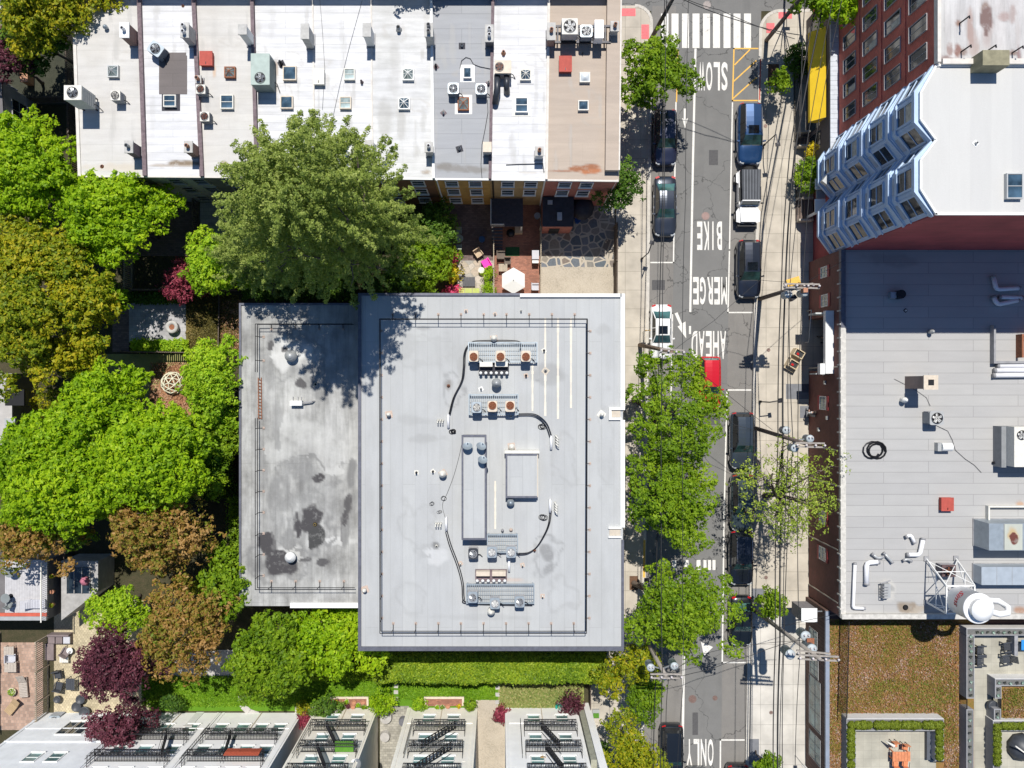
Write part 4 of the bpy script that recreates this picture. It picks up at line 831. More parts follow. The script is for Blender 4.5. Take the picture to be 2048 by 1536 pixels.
# chimneys: base pixel at roof level
CI = [0]
def chimney(px, py, z, w_, d_, h, mat, pots, label, rz=0, pot=CLAY, cap=CONCP):
    t = thing('chimney', on(px, py, z), label, 'chimney', 'chimneys on the terrace roofs', rz); l = t.location; o0 = Vector(l)
    ORG[t.name] = Vector((0, 0, 0)); m = MB(); m.box(-w_/2, w_/2, -d_/2, d_/2, 0, h); m.build('stack', mat, t)
    m = MB(); m.box(-w_/2-.05, w_/2+.05, -d_/2-.05, d_/2+.05, h+.003, h+.10); m.build('cap', cap, t)
    m = MB(); m.box(-w_/2-.07, w_/2+.07, -d_/2-.07, d_/2+.07, 0, .12); m.build('flashing', LEAD, t)
    for k in range(pots):
        y = (k-(pots-1)/2)*min(.42, d_/max(1, pots)); m = MB(); m.lathe((0, y, h+.1), [(.12, 0), (.13, .1), (.11, .3), (.13, .32), (.13, .38)], 12); m.m = 1; m.cyl((0, y, h+.482), .09, .004, 12); m.build('pot', [pot, DARK], t)
    return t
Z = RH
chimney(270, 80, Z, .55, .95, 1.5, BRK, 1, 'brick chimney with a white pot on the left cream roof, in the tree shade', cap=WHT, pot=PVC)
chimney(387, 80, Z, .5, .95, 1.5, CONCP, 2, 'grey chimney with two white round pots on the roof with the brown patch', pot=PVC)
chimney(503, 84, Z, .5, .6, 1.9, WHT, 0, 'white topped chimney with a dark flank left of the grey green air handler')
chimney(622, 85, Z, .48, .95, 1.7, CONCP, 0, 'grey chimney on the joint above the pale roof hatch')
chimney(742, 82, Z, .48, .85, 1.7, M('white_render', (.66, .66, .65), .8, v=.1), 0, 'white rendered chimney between the bright white and the cloudy grey roof')
chimney(862, 82, Z, .5, .85, 1.7, CONCP, 2, 'grey chimney with two dark flue holes left of the grey roof', pot=LEAD)
chimney(979, 80, Z, .5, 1.1, 1.0, M('black_render', (.10, .10, .11), .8), 2, 'dark chimney with two white pots on the right edge of the grey roof', pot=PVC)
chimney(1100, 80, Z, .5, 1.1, 1.3, BRK, 1, 'brick chimney at the left end of the condenser rack on the tan roof')
chimney(1224, 70, Z, .5, .6, 1.3, CONCP, 1, 'grey chimney with a clay pot at the right end of the condenser rack')
chimney(277, 306, Z, .5, .75, 1.4, DKSEAM, 1, 'dark chimney with a metal cowl near the rear edge of the leftmost roof', pot=STL)
chimney(393, 306, Z, .5, .7, 1.4, BRK, 1, 'brick chimney near the rear edge right of the brown patched roof')
chimney(861, 305, Z, .5, .6, 1.2, CONCP, 1, 'grey chimney near the rear edge of the cloudy grey roof', pot=PVC)
chimney(975, 303, Z, .5, .6, 1.0, CONCP, 0, 'squat grey chimney by the rear edge of the grey roof', cap=BEI)
chimney(1077, 312, Z, .5, .55, 1.1, M('white_render', (.66, .66, .65)), 1, 'white chimney with a round clay pot at the rear of the bright white roof')
chimney(744, 300, Z, .5, .6, 1.1, M('white_render', (.66, .66, .65)), 0, 'white chimney stub poking out above the top of the feathery tree')
chimney(403, 165, Z, .3, .45, .5, BRK, 1, 'small brick flue beside the two small condensers on the cream roof')
# skylights
def skylight(px, py, z, w_, d_, kind, label, curb=OFFW, glass=GLB, skirt=None, rz=0):
    t = thing('skylight', on(px, py, z), label, 'skylight', 'skylights', rz); ORG[t.name] = Vector((0, 0, 0)); m = MB(); k = .035; w_ *= k; d_ *= k; h = .28
    if skirt: s_ = MB(); s_.box(-w_/2-.2, w_/2+.2, -d_/2-.2, d_/2+.25, .004, .02); s_.build('skirt', skirt, t)
    f = .07
    for a in ((-w_/2, -w_/2+f, -d_/2, d_/2), (w_/2-f, w_/2, -d_/2, d_/2), (-w_/2+f, w_/2-f, -d_/2, -d_/2+f), (-w_/2+f, w_/2-f, d_/2-f, d_/2)): m.box(*a, 0, h)
    m.build('curb', curb, t); x, y = w_/2-f, d_/2-f; g = MB()
    if kind == 'pyramid':
        ap = (0, 0, h+.26); c = [(-x, -y, h-.02), (x, -y, h-.02), (x, y, h-.02), (-x, y, h-.02)]
        g.add(c+[ap], [(0, 1, 4), (1, 2, 4), (2, 3, 4), (3, 0, 4), (3, 2, 1, 0)]); g.build('glazing', glass, t)
        b = MB()
        for q in c: b.bar(q, ap, .045, .03)
        mm = [((c[i][0]+c[(i+1) % 4][0])/2, (c[i][1]+c[(i+1) % 4][1])/2, h-.01) for i in range(4)]
        for q in mm: b.bar(q, ap, .025, .03)
        b.build('glazing_bars', curb if curb != RUST else RUST, t)
    elif kind == 'dome':
        g.smooth = True; n = 8; vs = []
        for j in range(n+1):
            for i in range(n+1):
                u, v = i/n*2-1, j/n*2-1; vs.append((u*x, v*y, h-.01+.2*(1-u*u)*(1-v*v)))
        g.add(vs, [(j*(n+1)+i, j*(n+1)+i+1, (j+1)*(n+1)+i+1, (j+1)*(n+1)+i) for j in range(n) for i in range(n)]); g.build('dome', glass, t)
    else:
        g.box(-x, x, -y, y, h-.09, h-.05)
        g.build('pane', glass, t); b = MB(); b.box(-x, x, -.02, .02, h-.05, h-.02); b.build('glazing_bar', curb, t)
    return t
GRYG = Mglass('grey_glazing', (.16, .20, .20), .12); DKG = Mglass('dark_glazing', (.05, .09, .13), .05); PALG = Mglass('pale_glazing', (.30, .38, .38), .15)
skylight(229, 145, Z, 22, 24, 'pyramid', 'grey pyramid skylight on the leftmost cream roof', GREYM, GRYG)
skylight(342, 204, Z, 25, 24, 'flat', 'white framed skylight on a dark skirt below the big brown patch', OFFW, GLB, BTOP)
skylight(462, 147, Z, 22, 22, 'pyramid', 'rusty brown pyramid skylight on the cream roof with the red hatch', RUST, GRYG)
skylight(456, 206, Z, 26, 28, 'flat', 'square blue glass skylight below the rusty pyramid skylight', OFFW, DKG)
skylight(581, 149, Z, 27, 28, 'dome', 'larger domed skylight right of the grey green air handler', BEI, DKG)
skylight(575, 207, Z, 25, 25, 'dome', 'smaller domed skylight just above the feathery tree top', BEI, DKG)
skylight(700, 151, Z, 22, 23, 'flat', 'pale glazed skylight with a cream curb, upper one of the bright white roof', OFFW, PALG)
skylight(692, 208, Z, 23, 24, 'flat', 'pale glazed skylight with a pinkish curb, lower one of the bright white roof', BEI, PALG)
skylight(817, 151, Z, 23, 24, 'pyramid', 'upper pyramid skylight with white bars on the cloudy grey roof', WHT, GRYG)
skylight(809, 209, Z, 23, 24, 'pyramid', 'lower pyramid skylight with white bars on the cloudy grey roof', WHT, DKG)
skylight(935, 148, Z, 17, 22, 'dome', 'small domed skylight on a white patch of the grey roof', WHT, DKG, WHT)
skylight(927, 210, Z, 23, 26, 'pyramid', 'rusty barred pyramid skylight between the two round condensers', RUST, GRYG, WHT)
skylight(1051, 152, Z, 22, 22, 'pyramid', 'dark pyramid skylight on the bright white roof beside the tan one', OFFW, DKG, RWH)
skylight(1043, 212, Z, 26, 30, 'flat', 'large blue skylight with a white curb near the tan roof', WHT, GLB, OFFW)
skylight(1169, 157, Z, 21, 20, 'dome', 'frosted white domed skylight on the tan roof', OFFW, M('frosted', (.62, .66, .68), .2))
skylight(1166, 213, Z, 21, 20, 'dome', 'dark glass domed skylight on the tan roof', OFFW, DKG)
skylight(2024, 374, TH, 27, 42, 'flat', 'tall rectangular skylight on the smooth off white roof at the right edge', GREYM, GLB)
for px, py, w_, d_, z, mt, lb in ((416, 121, 24, 27, Z, REDH, 'square red roof hatch on the cream roof'), (1130, 132, 24, 30, Z, REDH, 'red roof hatch below the condenser rack on the tan roof'), (640, 157, 20, 30, Z, OFFW, 'pale rectangular roof hatch on the joint of two white roofs'), (1889, 1007, 24, 26, SH, REDH, 'bright red roof hatch on the warehouse roof')):
    t = thing('roof_hatch', on(px, py, z), lb, 'hatch'); c = t.location; w_ *= .035; d_ *= .035
    m = MB(); m.cbox((c.x, c.y, z), w_, d_, .35); m.build('curb', mt, t); m = MB(); m.cbox((c.x, c.y, z+.352), w_+.06, d_+.06, .06); m.build('lid', mt, t)
    m = MB(); m.cbox((c.x, c.y-d_*.35, z+.412), .04, .16, .04); m.build('handle', BLK, t)
# air conditioners ------------------------------------------------
def fan(t, c, r, mat=BLK, bl=STL, guard=BLK, n=5):
    """ring, blades and wire guard of a condenser fan at c (top of the casing)"""
    m = MB(); m.cyl((c[0], c[1], c[2]-.06), r, .012, 20); m.build('fan_well', DARK if mat == BLK else mat, t)
    m = MB()
    for k in range(n):
        a = 2*math.pi*k/n+.4; T = Matrix.Translation(Vector((c[0], c[1], c[2]-.02))) @ Matrix.Rotation(a, 4, 'Z') @ Matrix.Rotation(R(20), 4, 'X'); m.box(.04, r*.9, -.06-r*.1, .06+r*.1, -.006, .006, T)
    m.cyl((c[0], c[1], c[2]-.04), r*.25, .05, 10); o = m.build('fan', bl, t)
    m = MB(); m.ring((c[0], c[1], c[2]+.002), r, r+.035, .025, 20)
    for q in (.4, .7): m.ring((c[0], c[1], c[2]+.03), r*q-.008, r*q+.008, .008, 16)
    for k in range(8): a = math.pi*k/4; m.bar((c[0], c[1], c[2]+.03), (c[0]+math.cos(a)*r, c[1]+math.sin(a)*r, c[2]+.03), .012)
    m.build('fan_guard', guard, t)
def condenser(px, py, z, w_, d_, h, body, label, fx=0, fy=0, fr=None, fanm=BLK, bl=STL, rz=0, round_=False, feet=.1, grp='air conditioning units on the roofs', guard=None, lift=0):
    t = thing('air_conditioner', on(px, py, z+lift), label, 'air conditioner', grp, rz); ORG[t.name] = Vector((0, 0, 0)); fr = fr or min(w_, d_)*.38
    m = MB()
    if round_:
        pr = []; n = 6; r = .12
        for cx, cy, a0 in ((w_/2-r, d_/2-r, 0), (-w_/2+r, d_/2-r, 90), (-w_/2+r, -d_/2+r, 180), (w_/2-r, -d_/2+r, 270)): pr += [(cx+r*math.cos(R(a0+90*i/n)), cy+r*math.sin(R(a0+90*i/n))) for i in range(n+1)]
        m.prism(pr, feet, feet+h-.05); pr2 = [(x*1.04, y*1.04) for x, y in pr]; m.prism(pr2, feet+h-.05, feet+h)
    else: m.box(-w_/2, w_/2, -d_/2, d_/2, feet, feet+h-.05); m.box(-w_/2-.015, w_/2+.015, -d_/2-.015, d_/2+.015, feet+h-.05, feet+h)
    m.build('casing', body, t)
    m = MB()
    for k in range(7): m.box(-w_/2-.012, w_/2+.012, -d_/2-.012, d_/2+.012, feet+.08+k*(h-.2)/7, feet+.1+k*(h-.2)/7)
    m.build('louvres', LEAD, t)
    m = MB()
    for x in (-1, 1):
        for y in (-1, 1): m.cbox((x*w_*.4, y*d_*.4, 0), .08, .08, feet)
    m.build('feet', BLK, t)
    fan(t, (fx, fy, feet+h+.058), fr, fanm, bl, guard or BLK)
    m = MB(); m.tube([(w_/2, -d_*.2, feet+.2), (w_/2+.15, -d_*.25, feet+.12), (w_/2+.3, -d_*.5, .05)], .03, 5); m.build('pipe', BLK, t)
    return t
condenser(182, 210, Z, 1.15, .95, 1.9, OFFW, 'big white air conditioner on a tall frame at the left edge of the terrace', fr=.33, feet=.5)
condenser(243, 200, Z, .62, .62, .8, OFFW, 'small white condenser among rusty pipes on the leftmost roof', bl=OFFW)
condenser(322, 108, Z, .95, .8, .8, BLG, 'rounded grey condenser turned askew beside the big brown patch', rz=R(-35), round_=True, bl=STL)
condenser(409, 186, Z, .62, .6, .65, OFFW, 'upper small condenser with a rusty fan on the cream roof', bl=RUSTF)
condenser(417, 240, Z, .62, .62, .65, OFFW, 'lower small condenser with a rusty fan on the cream roof', bl=RUSTF)
condenser(534, 156, Z, 1.25, 2.1, 1.5, GRN, 'huge grey green air handler with one fan near its lower end', fx=0, fy=-.6, fr=.33)
condenser(908, 185, Z, .72, .72, .7, BLG, 'left round cornered grey condenser on the grey roof', round_=True)
condenser(963, 186, Z, .72, .72, .7, BLG, 'right round cornered grey condenser on the grey roof', round_=True)
condenser(1006, 146, Z, 1.1, .85, 1.0, BEI, 'beige condenser above black ducting on the bright white roof', fx=-.25, fr=.27, bl=RUSTF)
t = condenser(1137, 66, Z, 1.05, 1.05, 1.0, OFFW, 'large square white condenser on the steel rack of the tan roof', lift=.6, feet=.05, bl=WHT)
condenser(1170, 72, Z, .8, .8, .75, BLG, 'round cornered grey condenser in the middle of the steel rack', lift=.6, feet=.05, round_=True, bl=WHT)
t = thing('air_conditioner', on(1195, 70, Z+.6), 'slim white side blowing unit at the right of the steel rack', 'air conditioner'); ORG[t.name] = Vector((0, 0, 0))
m = MB(); m.box(-.3, .3, -.62, .62, .05, .95); m.build('casing', PVC, t); m = MB(); m.box(-.24, .24, -.56, .56, .952, .962); m.build('lid', WHT, t); m = MB(); m.box(.3, .33, -.5, .5, .15, .85); m.build('grille', BLK, t)
rk = thing('steel_rack', on(1160, 70, Z), 'dark steel beam rack that carries the condensers over the tan roof', 'rack')
a, b = P(1104, 52, Z+.6), P(1222, 84, Z+.6)
for y in (a.y, b.y): m = MB(); m.box(a.x, b.x, y-.07, y+.07, Z+.46, Z+.62); m.build('beam', BLK, rk)
for k in range(8): m = MB(); x = a.x+.4+k*(b.x-a.x-.8)/7; m.box(x-.05, x+.05, b.y+.08, a.y-.08, Z+.47, Z+.6); m.build('cross_beam', BLK, rk)
for x in (a.x+.2, b.x-.2):
    for y in (a.y, b.y): m = MB(); m.box(x-.06, x+.06, y-.06, y+.06, Z, Z+.455); m.build('leg', BLK, rk)
# black ducting
m = MB(); c = on(1003, 185, Z); m.tube([c+Vector((-.3, 1.0, .6)), c+Vector((-.3, 0, .7)), c+Vector((-.45, -.9, .25))], .22, 10); m.tube([c+Vector((.35, 1.0, .6)), c+Vector((.35, .2, .7)), c+Vector((.4, -.1, .1))], .2, 10)
solo(m, 'duct', M('black_plastic', (.03, .035, .045), .4), c, 'black flexible ducting below the beige condenser', 'duct')
# little vents, stacks and stubs
def stub(px, py, z, r, h, mat, label, kind='pipe', skirt=None, cat='vent'):
    t = thing({'pipe': 'vent_pipe', 'mush': 'roof_vent', 'goose': 'gooseneck_vent'}[kind], on(px, py, z), label, cat); ORG[t.name] = Vector((0, 0, 0))
    if skirt: m = MB(); m.cbox((0, 0, .003), min(r*5, .5), min(r*5, .5), .015, (px % 7)*.15); m.build('base_patch', skirt, t)
    m = MB()
    if kind == 'pipe': m.lathe((0, 0, 0), [(r*1.6, 0), (r*1.1, .08), (r, .1), (r, h)], 12); m.m = 1; m.cyl((0, 0, h+.002), r*.7, .004, 12); m.build('pipe', [mat, DARK], t)
    elif kind == 'mush':
        m.lathe((0, 0, 0), [(r*.8, 0), (r*.75, h*.5)], 18); m.build('neck', mat, t); m = MB(); m.lathe((0, 0, h*.5), [(r*.7, 0), (r, .02), (r*1.02, h*.25), (r*.8, h*.32), (r*.78, h*.42), (r*.5, h*.48), (r*.46, h*.56), (.02, h*.62)], 20); m.build('cap', mat, t)
    else:
        m.tube([(0, 0, 0), (0, 0, h*.8), (0, -r*1.2, h), (0, -r*3, h), (0, -r*3.6, h*.75)], r, 8); m.build('pipe', mat, t)
    return t
V_ = [
 (798, 60, Z, .14, .5, STL, 'round metal vent pipe on the cloudy grey roof above the pyramid skylights', 'pipe', None), (924, 92, Z, .09, .3, STL, 'vent pipe on a dark square patch near the top of the grey roof', 'pipe', BTOP),
 (919, 298, Z, .09, .3, STL, 'vent pipe on a dark square patch near the rear of the grey roof', 'pipe', BTOP), (872, 134, Z, .07, .45, BLK, 'black vent stub on a brown patch at the left edge of the grey roof', 'pipe', DKSEAM),
 (887, 226, Z, .07, .4, OFFW, 'white vent stub on a brown patch left of the rusty pyramid skylight', 'pipe', DKSEAM), (977, 167, Z, .07, .4, OFFW, 'vent stub on a brown patch right of the round cornered condensers', 'pipe', DKSEAM),
 (1007, 107, Z, .11, .35, CLAY, 'orange clay vent above the beige condenser', 'pipe', None), (724, 165, Z, .08, .35, DKSEAM, 'short dark vent between two white roofs right of the upper glazed skylight', 'pipe', None), (563, 128, Z, .09, .5, BLK, 'black vent on a dark base left of the larger domed skylight', 'pipe', BTOP),
 (1063, 912, CH, .16, .0, WHT, '', 'skip', None), (366, 12, Z, .07, .05, RUST, 'round rusty roof drain at the top of the roof with the brown patch', 'pipe', None), (204, 333, Z, .09, .05, RUST, 'round rusty roof drain near the rear edge of the leftmost roof', 'pipe', None), (214, 57, Z, .16, .4, BLG, 'round vent in the tree shade on the leftmost roof', 'mush', None),
 (1165, 108, Z, .03, .3, BLK, 'thin vent stub in the middle of the tan roof', 'pipe', None),
 (988, 678, CH, .23, .8, OFFW, 'white domed roof vent above the topmost condenser platform', 'mush', PINKR), (993, 766, CH, .33, 1.0, GREYM, 'big grey domed roof vent between the two upper condenser platforms', 'mush', None),
 (1023, 893, CH, .22, .6, OFFW, 'white domed roof vent above the square dark edged box', 'mush', PINKR), (886, 947, CH, .26, .7, OFFW, 'white domed roof vent left of the long raised box', 'mush', PINKR), (982, 1219, CH, .26, .8, OFFW, 'white domed roof vent below the bottom condenser platform', 'mush', None),
 (1021, 1003, CH, .26, .7, BLG, 'blue grey domed vent in the shadow below the square dark edged box', 'mush', None), (778, 829, CH, .15, .5, OFFW, 'small white vent beside the left railing of the big roof', 'mush', PINKR), (1203, 829, CH, .15, .5, OFFW, 'small white vent left of the upper notch in the street side coping', 'mush', OFFW),
 (730, 1179, CH, .15, .5, OFFW, 'small white vent between left railing and annex on the big roof', 'mush', PINKR), (585, 712, AH, .42, .75, GREYM, 'big round grey vent on the upper half of the stained annex roof', 'mush', None), (584, 1112, AH, .38, .7, WHT, 'big round white vent on the lower half of the stained annex roof', 'mush', None),
 (833, 945, CH, .06, .35, BLK, 'left one of two small vent stubs on white squares', 'pipe', OFFW), (866, 943, CH, .06, .35, BLK, 'right one of two small vent stubs on white squares beside the domed vent', 'pipe', OFFW), (1088, 701, CH, .06, .35, BLK, 'vent stub on a cream stripe right of the topmost platform', 'pipe', OFFW),
 (1091, 742, CH, .09, .15, GREYM, 'round roof drain on a cream stripe of the big roof', 'pipe', TAN), (1052, 751, CH, .06, .35, BLK, 'vent stub on a pink square between two cream stripes', 'pipe', PINKR), (897, 772, CH, .08, .12, RUST, 'rusty roof drain in a dark stain left of the upper conduit', 'pipe', None), (873, 1092, CH, .08, .12, OFFW, 'roof drain in a dark stain left of the lower conduit', 'pipe', None),
 (962, 778, CH, .06, .3, GREYM, 'grey vent stub on a white square left of the second platform', 'pipe', WHT), (1022, 833, CH, .06, .3, OFFW, 'white vent stub under the second condenser platform', 'pipe', None), (1045, 1130, CH, .06, .35, OFFW, 'vent stub on a pink square right of the lower pipework', 'pipe', PINKR), (1085, 1192, CH, .06, .35, OFFW, 'vent stub on a pink square right of the bottom platform', 'pipe', PINKR),
 (921, 1127, CH, .06, .35, OFFW, 'vent stub on a pink square beside the bent lower left conduit', 'pipe', PINKR), (1069, 1101, CH, .07, .2, RUST, 'rusty stub near the lower right conduit', 'pipe', None), (1005, 1060, CH, .1, .3, LEAD, 'grey capped stub at the top of the third platform', 'mush', None), (1022, 1059, CH, .12, .2, PINKR, 'pink capped stub at the top right of the third platform', 'mush', None),
 (932, 622, CH, .05, .3, OFFW, 'left one of the two stubs above the top railing', 'pipe', PINKR), (990, 628, CH, .05, .3, OFFW, 'right one of the two stubs above the top railing', 'pipe', PINKR), (1042, 622, CH, .05, .3, OFFW, 'stub above the top railing beside the cream stripes', 'pipe', None), (632, 769, AH, .12, .15, GREYM, 'round drain fitting on the annex roof beside a tree shadow', 'pipe', None), (630, 1049, AH, .1, .1, M('brass', (.35, .26, .10), .4, .8), 'brass roof drain in the biggest black stain of the annex', 'pipe', None),
 (1858, 664, SH, .17, .6, GREYM, 'round metal vent just below the long shadow on the warehouse roof', 'mush', None), (1803, 800, SH, .2, .7, WHT, 'white turbine vent below the rusty chimney', 'mush', None), (1985, 925, SH, .09, .25, BLK, 'dark floodlight stub beside the sunken plant room', 'mush', None), (1811, 1215, SH, .13, .06, DARK, 'round black drain in a brown stain at the bottom edge of the warehouse roof', 'pipe', None),
 (1811, 621, SH, .05, .25, WHT, 'white stub in the long shadow on the warehouse roof', 'pipe', BTOP), (1951, 287, TH, .06, .2, GREYM, 'small vent stub in the middle of the off white roof', 'pipe', WHT),
]
for v in V_:
    if v[7] != 'skip': stub(v[0], v[1], v[2], v[3], v[4], v[5], v[6], v[7], v[8])
# leaning pipes on the flaking roof
for x, y, lb in ((1919, 47, 'upper dark leaning pipe on the flaking roof'), (1922, 104, 'lower left dark leaning pipe on the flaking roof'), (1971, 104, 'dark leaning pipe above the mossy chimney stack'), (2024, 106, 'dark leaning pipe nearest the right edge of the flaking roof')):
    m = MB(); c = on(x, y, TH); m.tube([c, c+Vector((.02, 0, .95))], .045, 6); m.tube([c+Vector((0, 0, .95)), c+Vector((.0, -.16, 1.0))], .045, 6); solo(m, 'vent_pipe', BLK, c, lb, 'vent')
# pipe clusters on the big roof
def cluster(px, py, n, label, horiz=True):
    t = thing('pipe_cluster', on(px, py, CH), label, 'pipes'); c = t.location
    for k in range(n):
        x = c.x+(k-(n-1)/2)*.17 if horiz else c.x; y = c.y if horiz else c.y-(k-(n-1)/2)*.18
        m = MB(); m.lathe((x, y, CH), [(.10, 0), (.06, .05), (.05, .35)], 8); m.tube([(x, y, CH+.3), (x, y, CH+.5), (x+(0 if horiz else .1), y-.12, CH+.5), (x+(0 if horiz else .18), y-.22, CH+.36)], .045, 6); m.build('pipe', OFFW, t)
cluster(881, 841, 3, 'three short white pipes in a row at the end of the upper left conduit'); cluster(877, 1047, 3, 'three short white pipes in a row at the head of the lower left conduit')
cluster(1112, 880, 4, 'bunch of white elbow pipes at the end of the upper right conduit', False); cluster(1110, 1013, 4, 'bunch of white elbow pipes at the head of the lower right conduit', False)
# conduits
def conduit(label, pts, r=.036, n=2, z=.18, mat=BLK, dx=.1, name='conduit'):
    t = thing(name, on(*pts[0], CH), label, 'conduit'); P3 = [on(x, y, CH) for x, y in pts]
    # smooth the run
    Q = []
    for i in range(len(P3)-1):
        p0, p1, p2, p3 = P3[max(0, i-1)], P3[i], P3[i+1], P3[min(len(P3)-1, i+2)]
        for s_ in np.linspace(0, 1, 6, endpoint=False): Q.append(.5*((2*p1)+(-p0+p2)*s_+(2*p0-5*p1+4*p2-p3)*s_*s_+(-p0+3*p1-3*p2+p3)*s_**3))
    Q.append(P3[-1])
    for k in range(n): m = MB(); m.smooth = True; m.tube([q+Vector(((k-(n-1)/2)*dx, (k-(n-1)/2)*dx, z)) for q in Q], r, 6); m.build('pipe', mat, t)
    return t
conduit('twin dark conduits curving down the left from the topmost platform', [(1040, 700), (1034, 684), (960, 683), (940, 688), (930, 705), (928, 735), (924, 762), (908, 795), (899, 830)])
conduit('twin dark conduits arching right from the second platform', [(1036, 829), (1064, 829), (1080, 836), (1093, 850), (1101, 872)])
conduit('twin dark conduits curving from the third platform up to the right', [(1036, 1107), (1056, 1105), (1074, 1092), (1090, 1066), (1098, 1045), (1101, 1022)])
conduit('twin dark conduits running down to the bottom platform', [(893, 1062), (901, 1090), (916, 1130), (925, 1165), (927, 1195), (934, 1204), (1000, 1207), (1066, 1208)])
for x, y, lb in ((1102, 886, 'white sleeve ending the upper right conduit'), (897, 843, 'white sleeve ending the upper left conduit'), (893, 1048, 'white sleeve at the head of the lower left conduit'), (1100, 1012, 'white sleeve at the head of the lower right conduit'), (1018, 1130, 'white sleeve right of the lower pipework')):
    m = MB(); c = on(x, y, CH); m.tube([c+Vector((0, -.45, .12)), c+Vector((0, .35, .3)), c+Vector((0, .5, .1))], .09, 8); solo(m, 'pipe_sleeve', PVC, c, lb, 'pipe')
def coil(px, py, z, r, label, n=4, mat=BLK, th=.015, seed=1):
    rr = random.Random(seed); m = MB(); c = on(px, py, z); pts = []
    for k in range(n*14): a = 2*math.pi*k/14; q = r*(.8+.25*math.sin(k*.37+seed)); pts.append(c+Vector((math.cos(a)*q+.08*math.sin(k*.11), math.sin(a)*q*.9, .03+.004*k/14*2)))
    m.tube(pts, th, 4, False); solo(m, 'cable_coil', mat, c, label, 'cable')
coil(905, 863, CH, .18, 'tight black cable coil at the foot of the upper left conduit', 5, th=.025); coil(1084, 853, CH, .22, 'loose cable coil inside the arch of the upper right conduit', 5); coil(1086, 1035, CH, .24, 'loose cable coil beside the lower right conduit', 5, seed=3)
coil(887, 996, CH, .2, 'upper loose loops of thin cable left of the long raised box', 3, th=.01, seed=5); coil(864, 1007, CH, .15, 'leftmost loose loops of thin cable on the big roof', 3, th=.01, seed=6); coil(879, 1024, CH, .13, 'lower loops of thin cable above the lower left conduit', 3, th=.01, seed=7)
conduit('thin loose cable from the long raised box down to the loops', [(926, 872), (920, 905), (908, 950), (895, 985), (885, 1010), (892, 1040)], .012, 1, .04, BLK, name='cable')
# condenser platforms
def platform(A, B, label, z=CH, legs=True):
    t = thing('steel_platform', P((A[0]+B[0])/2, (A[1]+B[1])/2, z), label, 'platform', 'galvanised platforms under the roof condensers'); a, b = P(*A, z+.45), P(*B, z+.45)
    m = MB(); nx = int((b.x-a.x)/.13)
    for k in range(nx): x = a.x+.06+k*(b.x-a.x-.12)/(nx-1); m.box(x-.02, x+.02, b.y+.06, a.y-.06, z+.41, z+.44)
    ny = int((a.y-b.y)/.25)
    for k in range(ny): y = b.y+.1+k*(a.y-b.y-.2)/max(1, ny-1); m.box(a.x+.06, b.x-.06, y-.012, y+.012, z+.412, z+.446)
    m.build('grating', BLG, t)
    for q in ((a.x, b.x, a.y-.06, a.y), (a.x, b.x, b.y, b.y+.06), (a.x, a.x+.06, b.y+.06, a.y-.06), (b.x-.06, b.x, b.y+.06, a.y-.06)): m = MB(); m.box(*q, z+.3, z+.45); m.build('beam', BLG, t)
    for k in range(3):
        for y in (a.y-.03, b.y+.03): x = a.x+.1+k*(b.x-a.x-.2)/2; m = MB(); m.box(x-.04, x+.04, y-.04, y+.04, z, z+.3); m.build('leg', BLG, t)
    return t
platform((936, 684), (1075, 725), 'topmost galvanised platform with three rusty fanned condensers'); platform((937, 788), (1037, 830), 'second galvanised platform with one grey and two rusty fanned condensers')
platform((974, 1068), (1036, 1106), 'third galvanised platform below the long raised box'); platform((932, 1168), (1069, 1208), 'bottom galvanised platform with three grey condensers')
for x, y, b, bl, lb, fw in ((948, 713, BEI, RUSTF, 'rusty fanned condenser at the left end of the topmost platform', RUSTF), (1001, 713, BEI, RUSTF, 'rusty fanned condenser in the middle of the topmost platform', RUSTF), (1051, 713, BEI, RUSTF, 'rusty fanned condenser at the right end of the topmost platform', RUSTF),
   (954, 814, BLG, OFFW, 'grey condenser at the left end of the second platform', BLK), (985, 812, BEI, RUSTF, 'rusty fanned condenser in the middle of the second platform', RUSTF), (1020, 812, BEI, RUSTF, 'rusty fanned condenser at the right end of the second platform', RUSTF),
   (947, 1103, M('black_plastic', (.03, .035, .045)), STL, 'small black condenser in the shadow of the long raised box', BLK), (984, 1100, BLG, WHT, 'left grey condenser of the third platform', LEAD), (1022, 1100, BLG, WHT, 'right grey condenser of the third platform', LEAD),
   (946, 1189, BLG, STL, 'left grey condenser of the bottom platform', BLK), (990, 1201, BLG, WHT, 'middle grey condenser of the bottom platform', LEAD), (1039, 1198, BLG, STL, 'right grey condenser with a dark fan on the bottom platform', BLK)):
    condenser(x, y, CH, .64, .72, .75, b, lb, fr=.24, fanm=fw, bl=bl, lift=.46 if x != 947 else 0, feet=.03, round_=True, fy=0 if b != BEI else (-.04 if y < 750 else .06), grp='condensers on the platforms of the big roof', guard=LEAD if b != BEI else RUST)
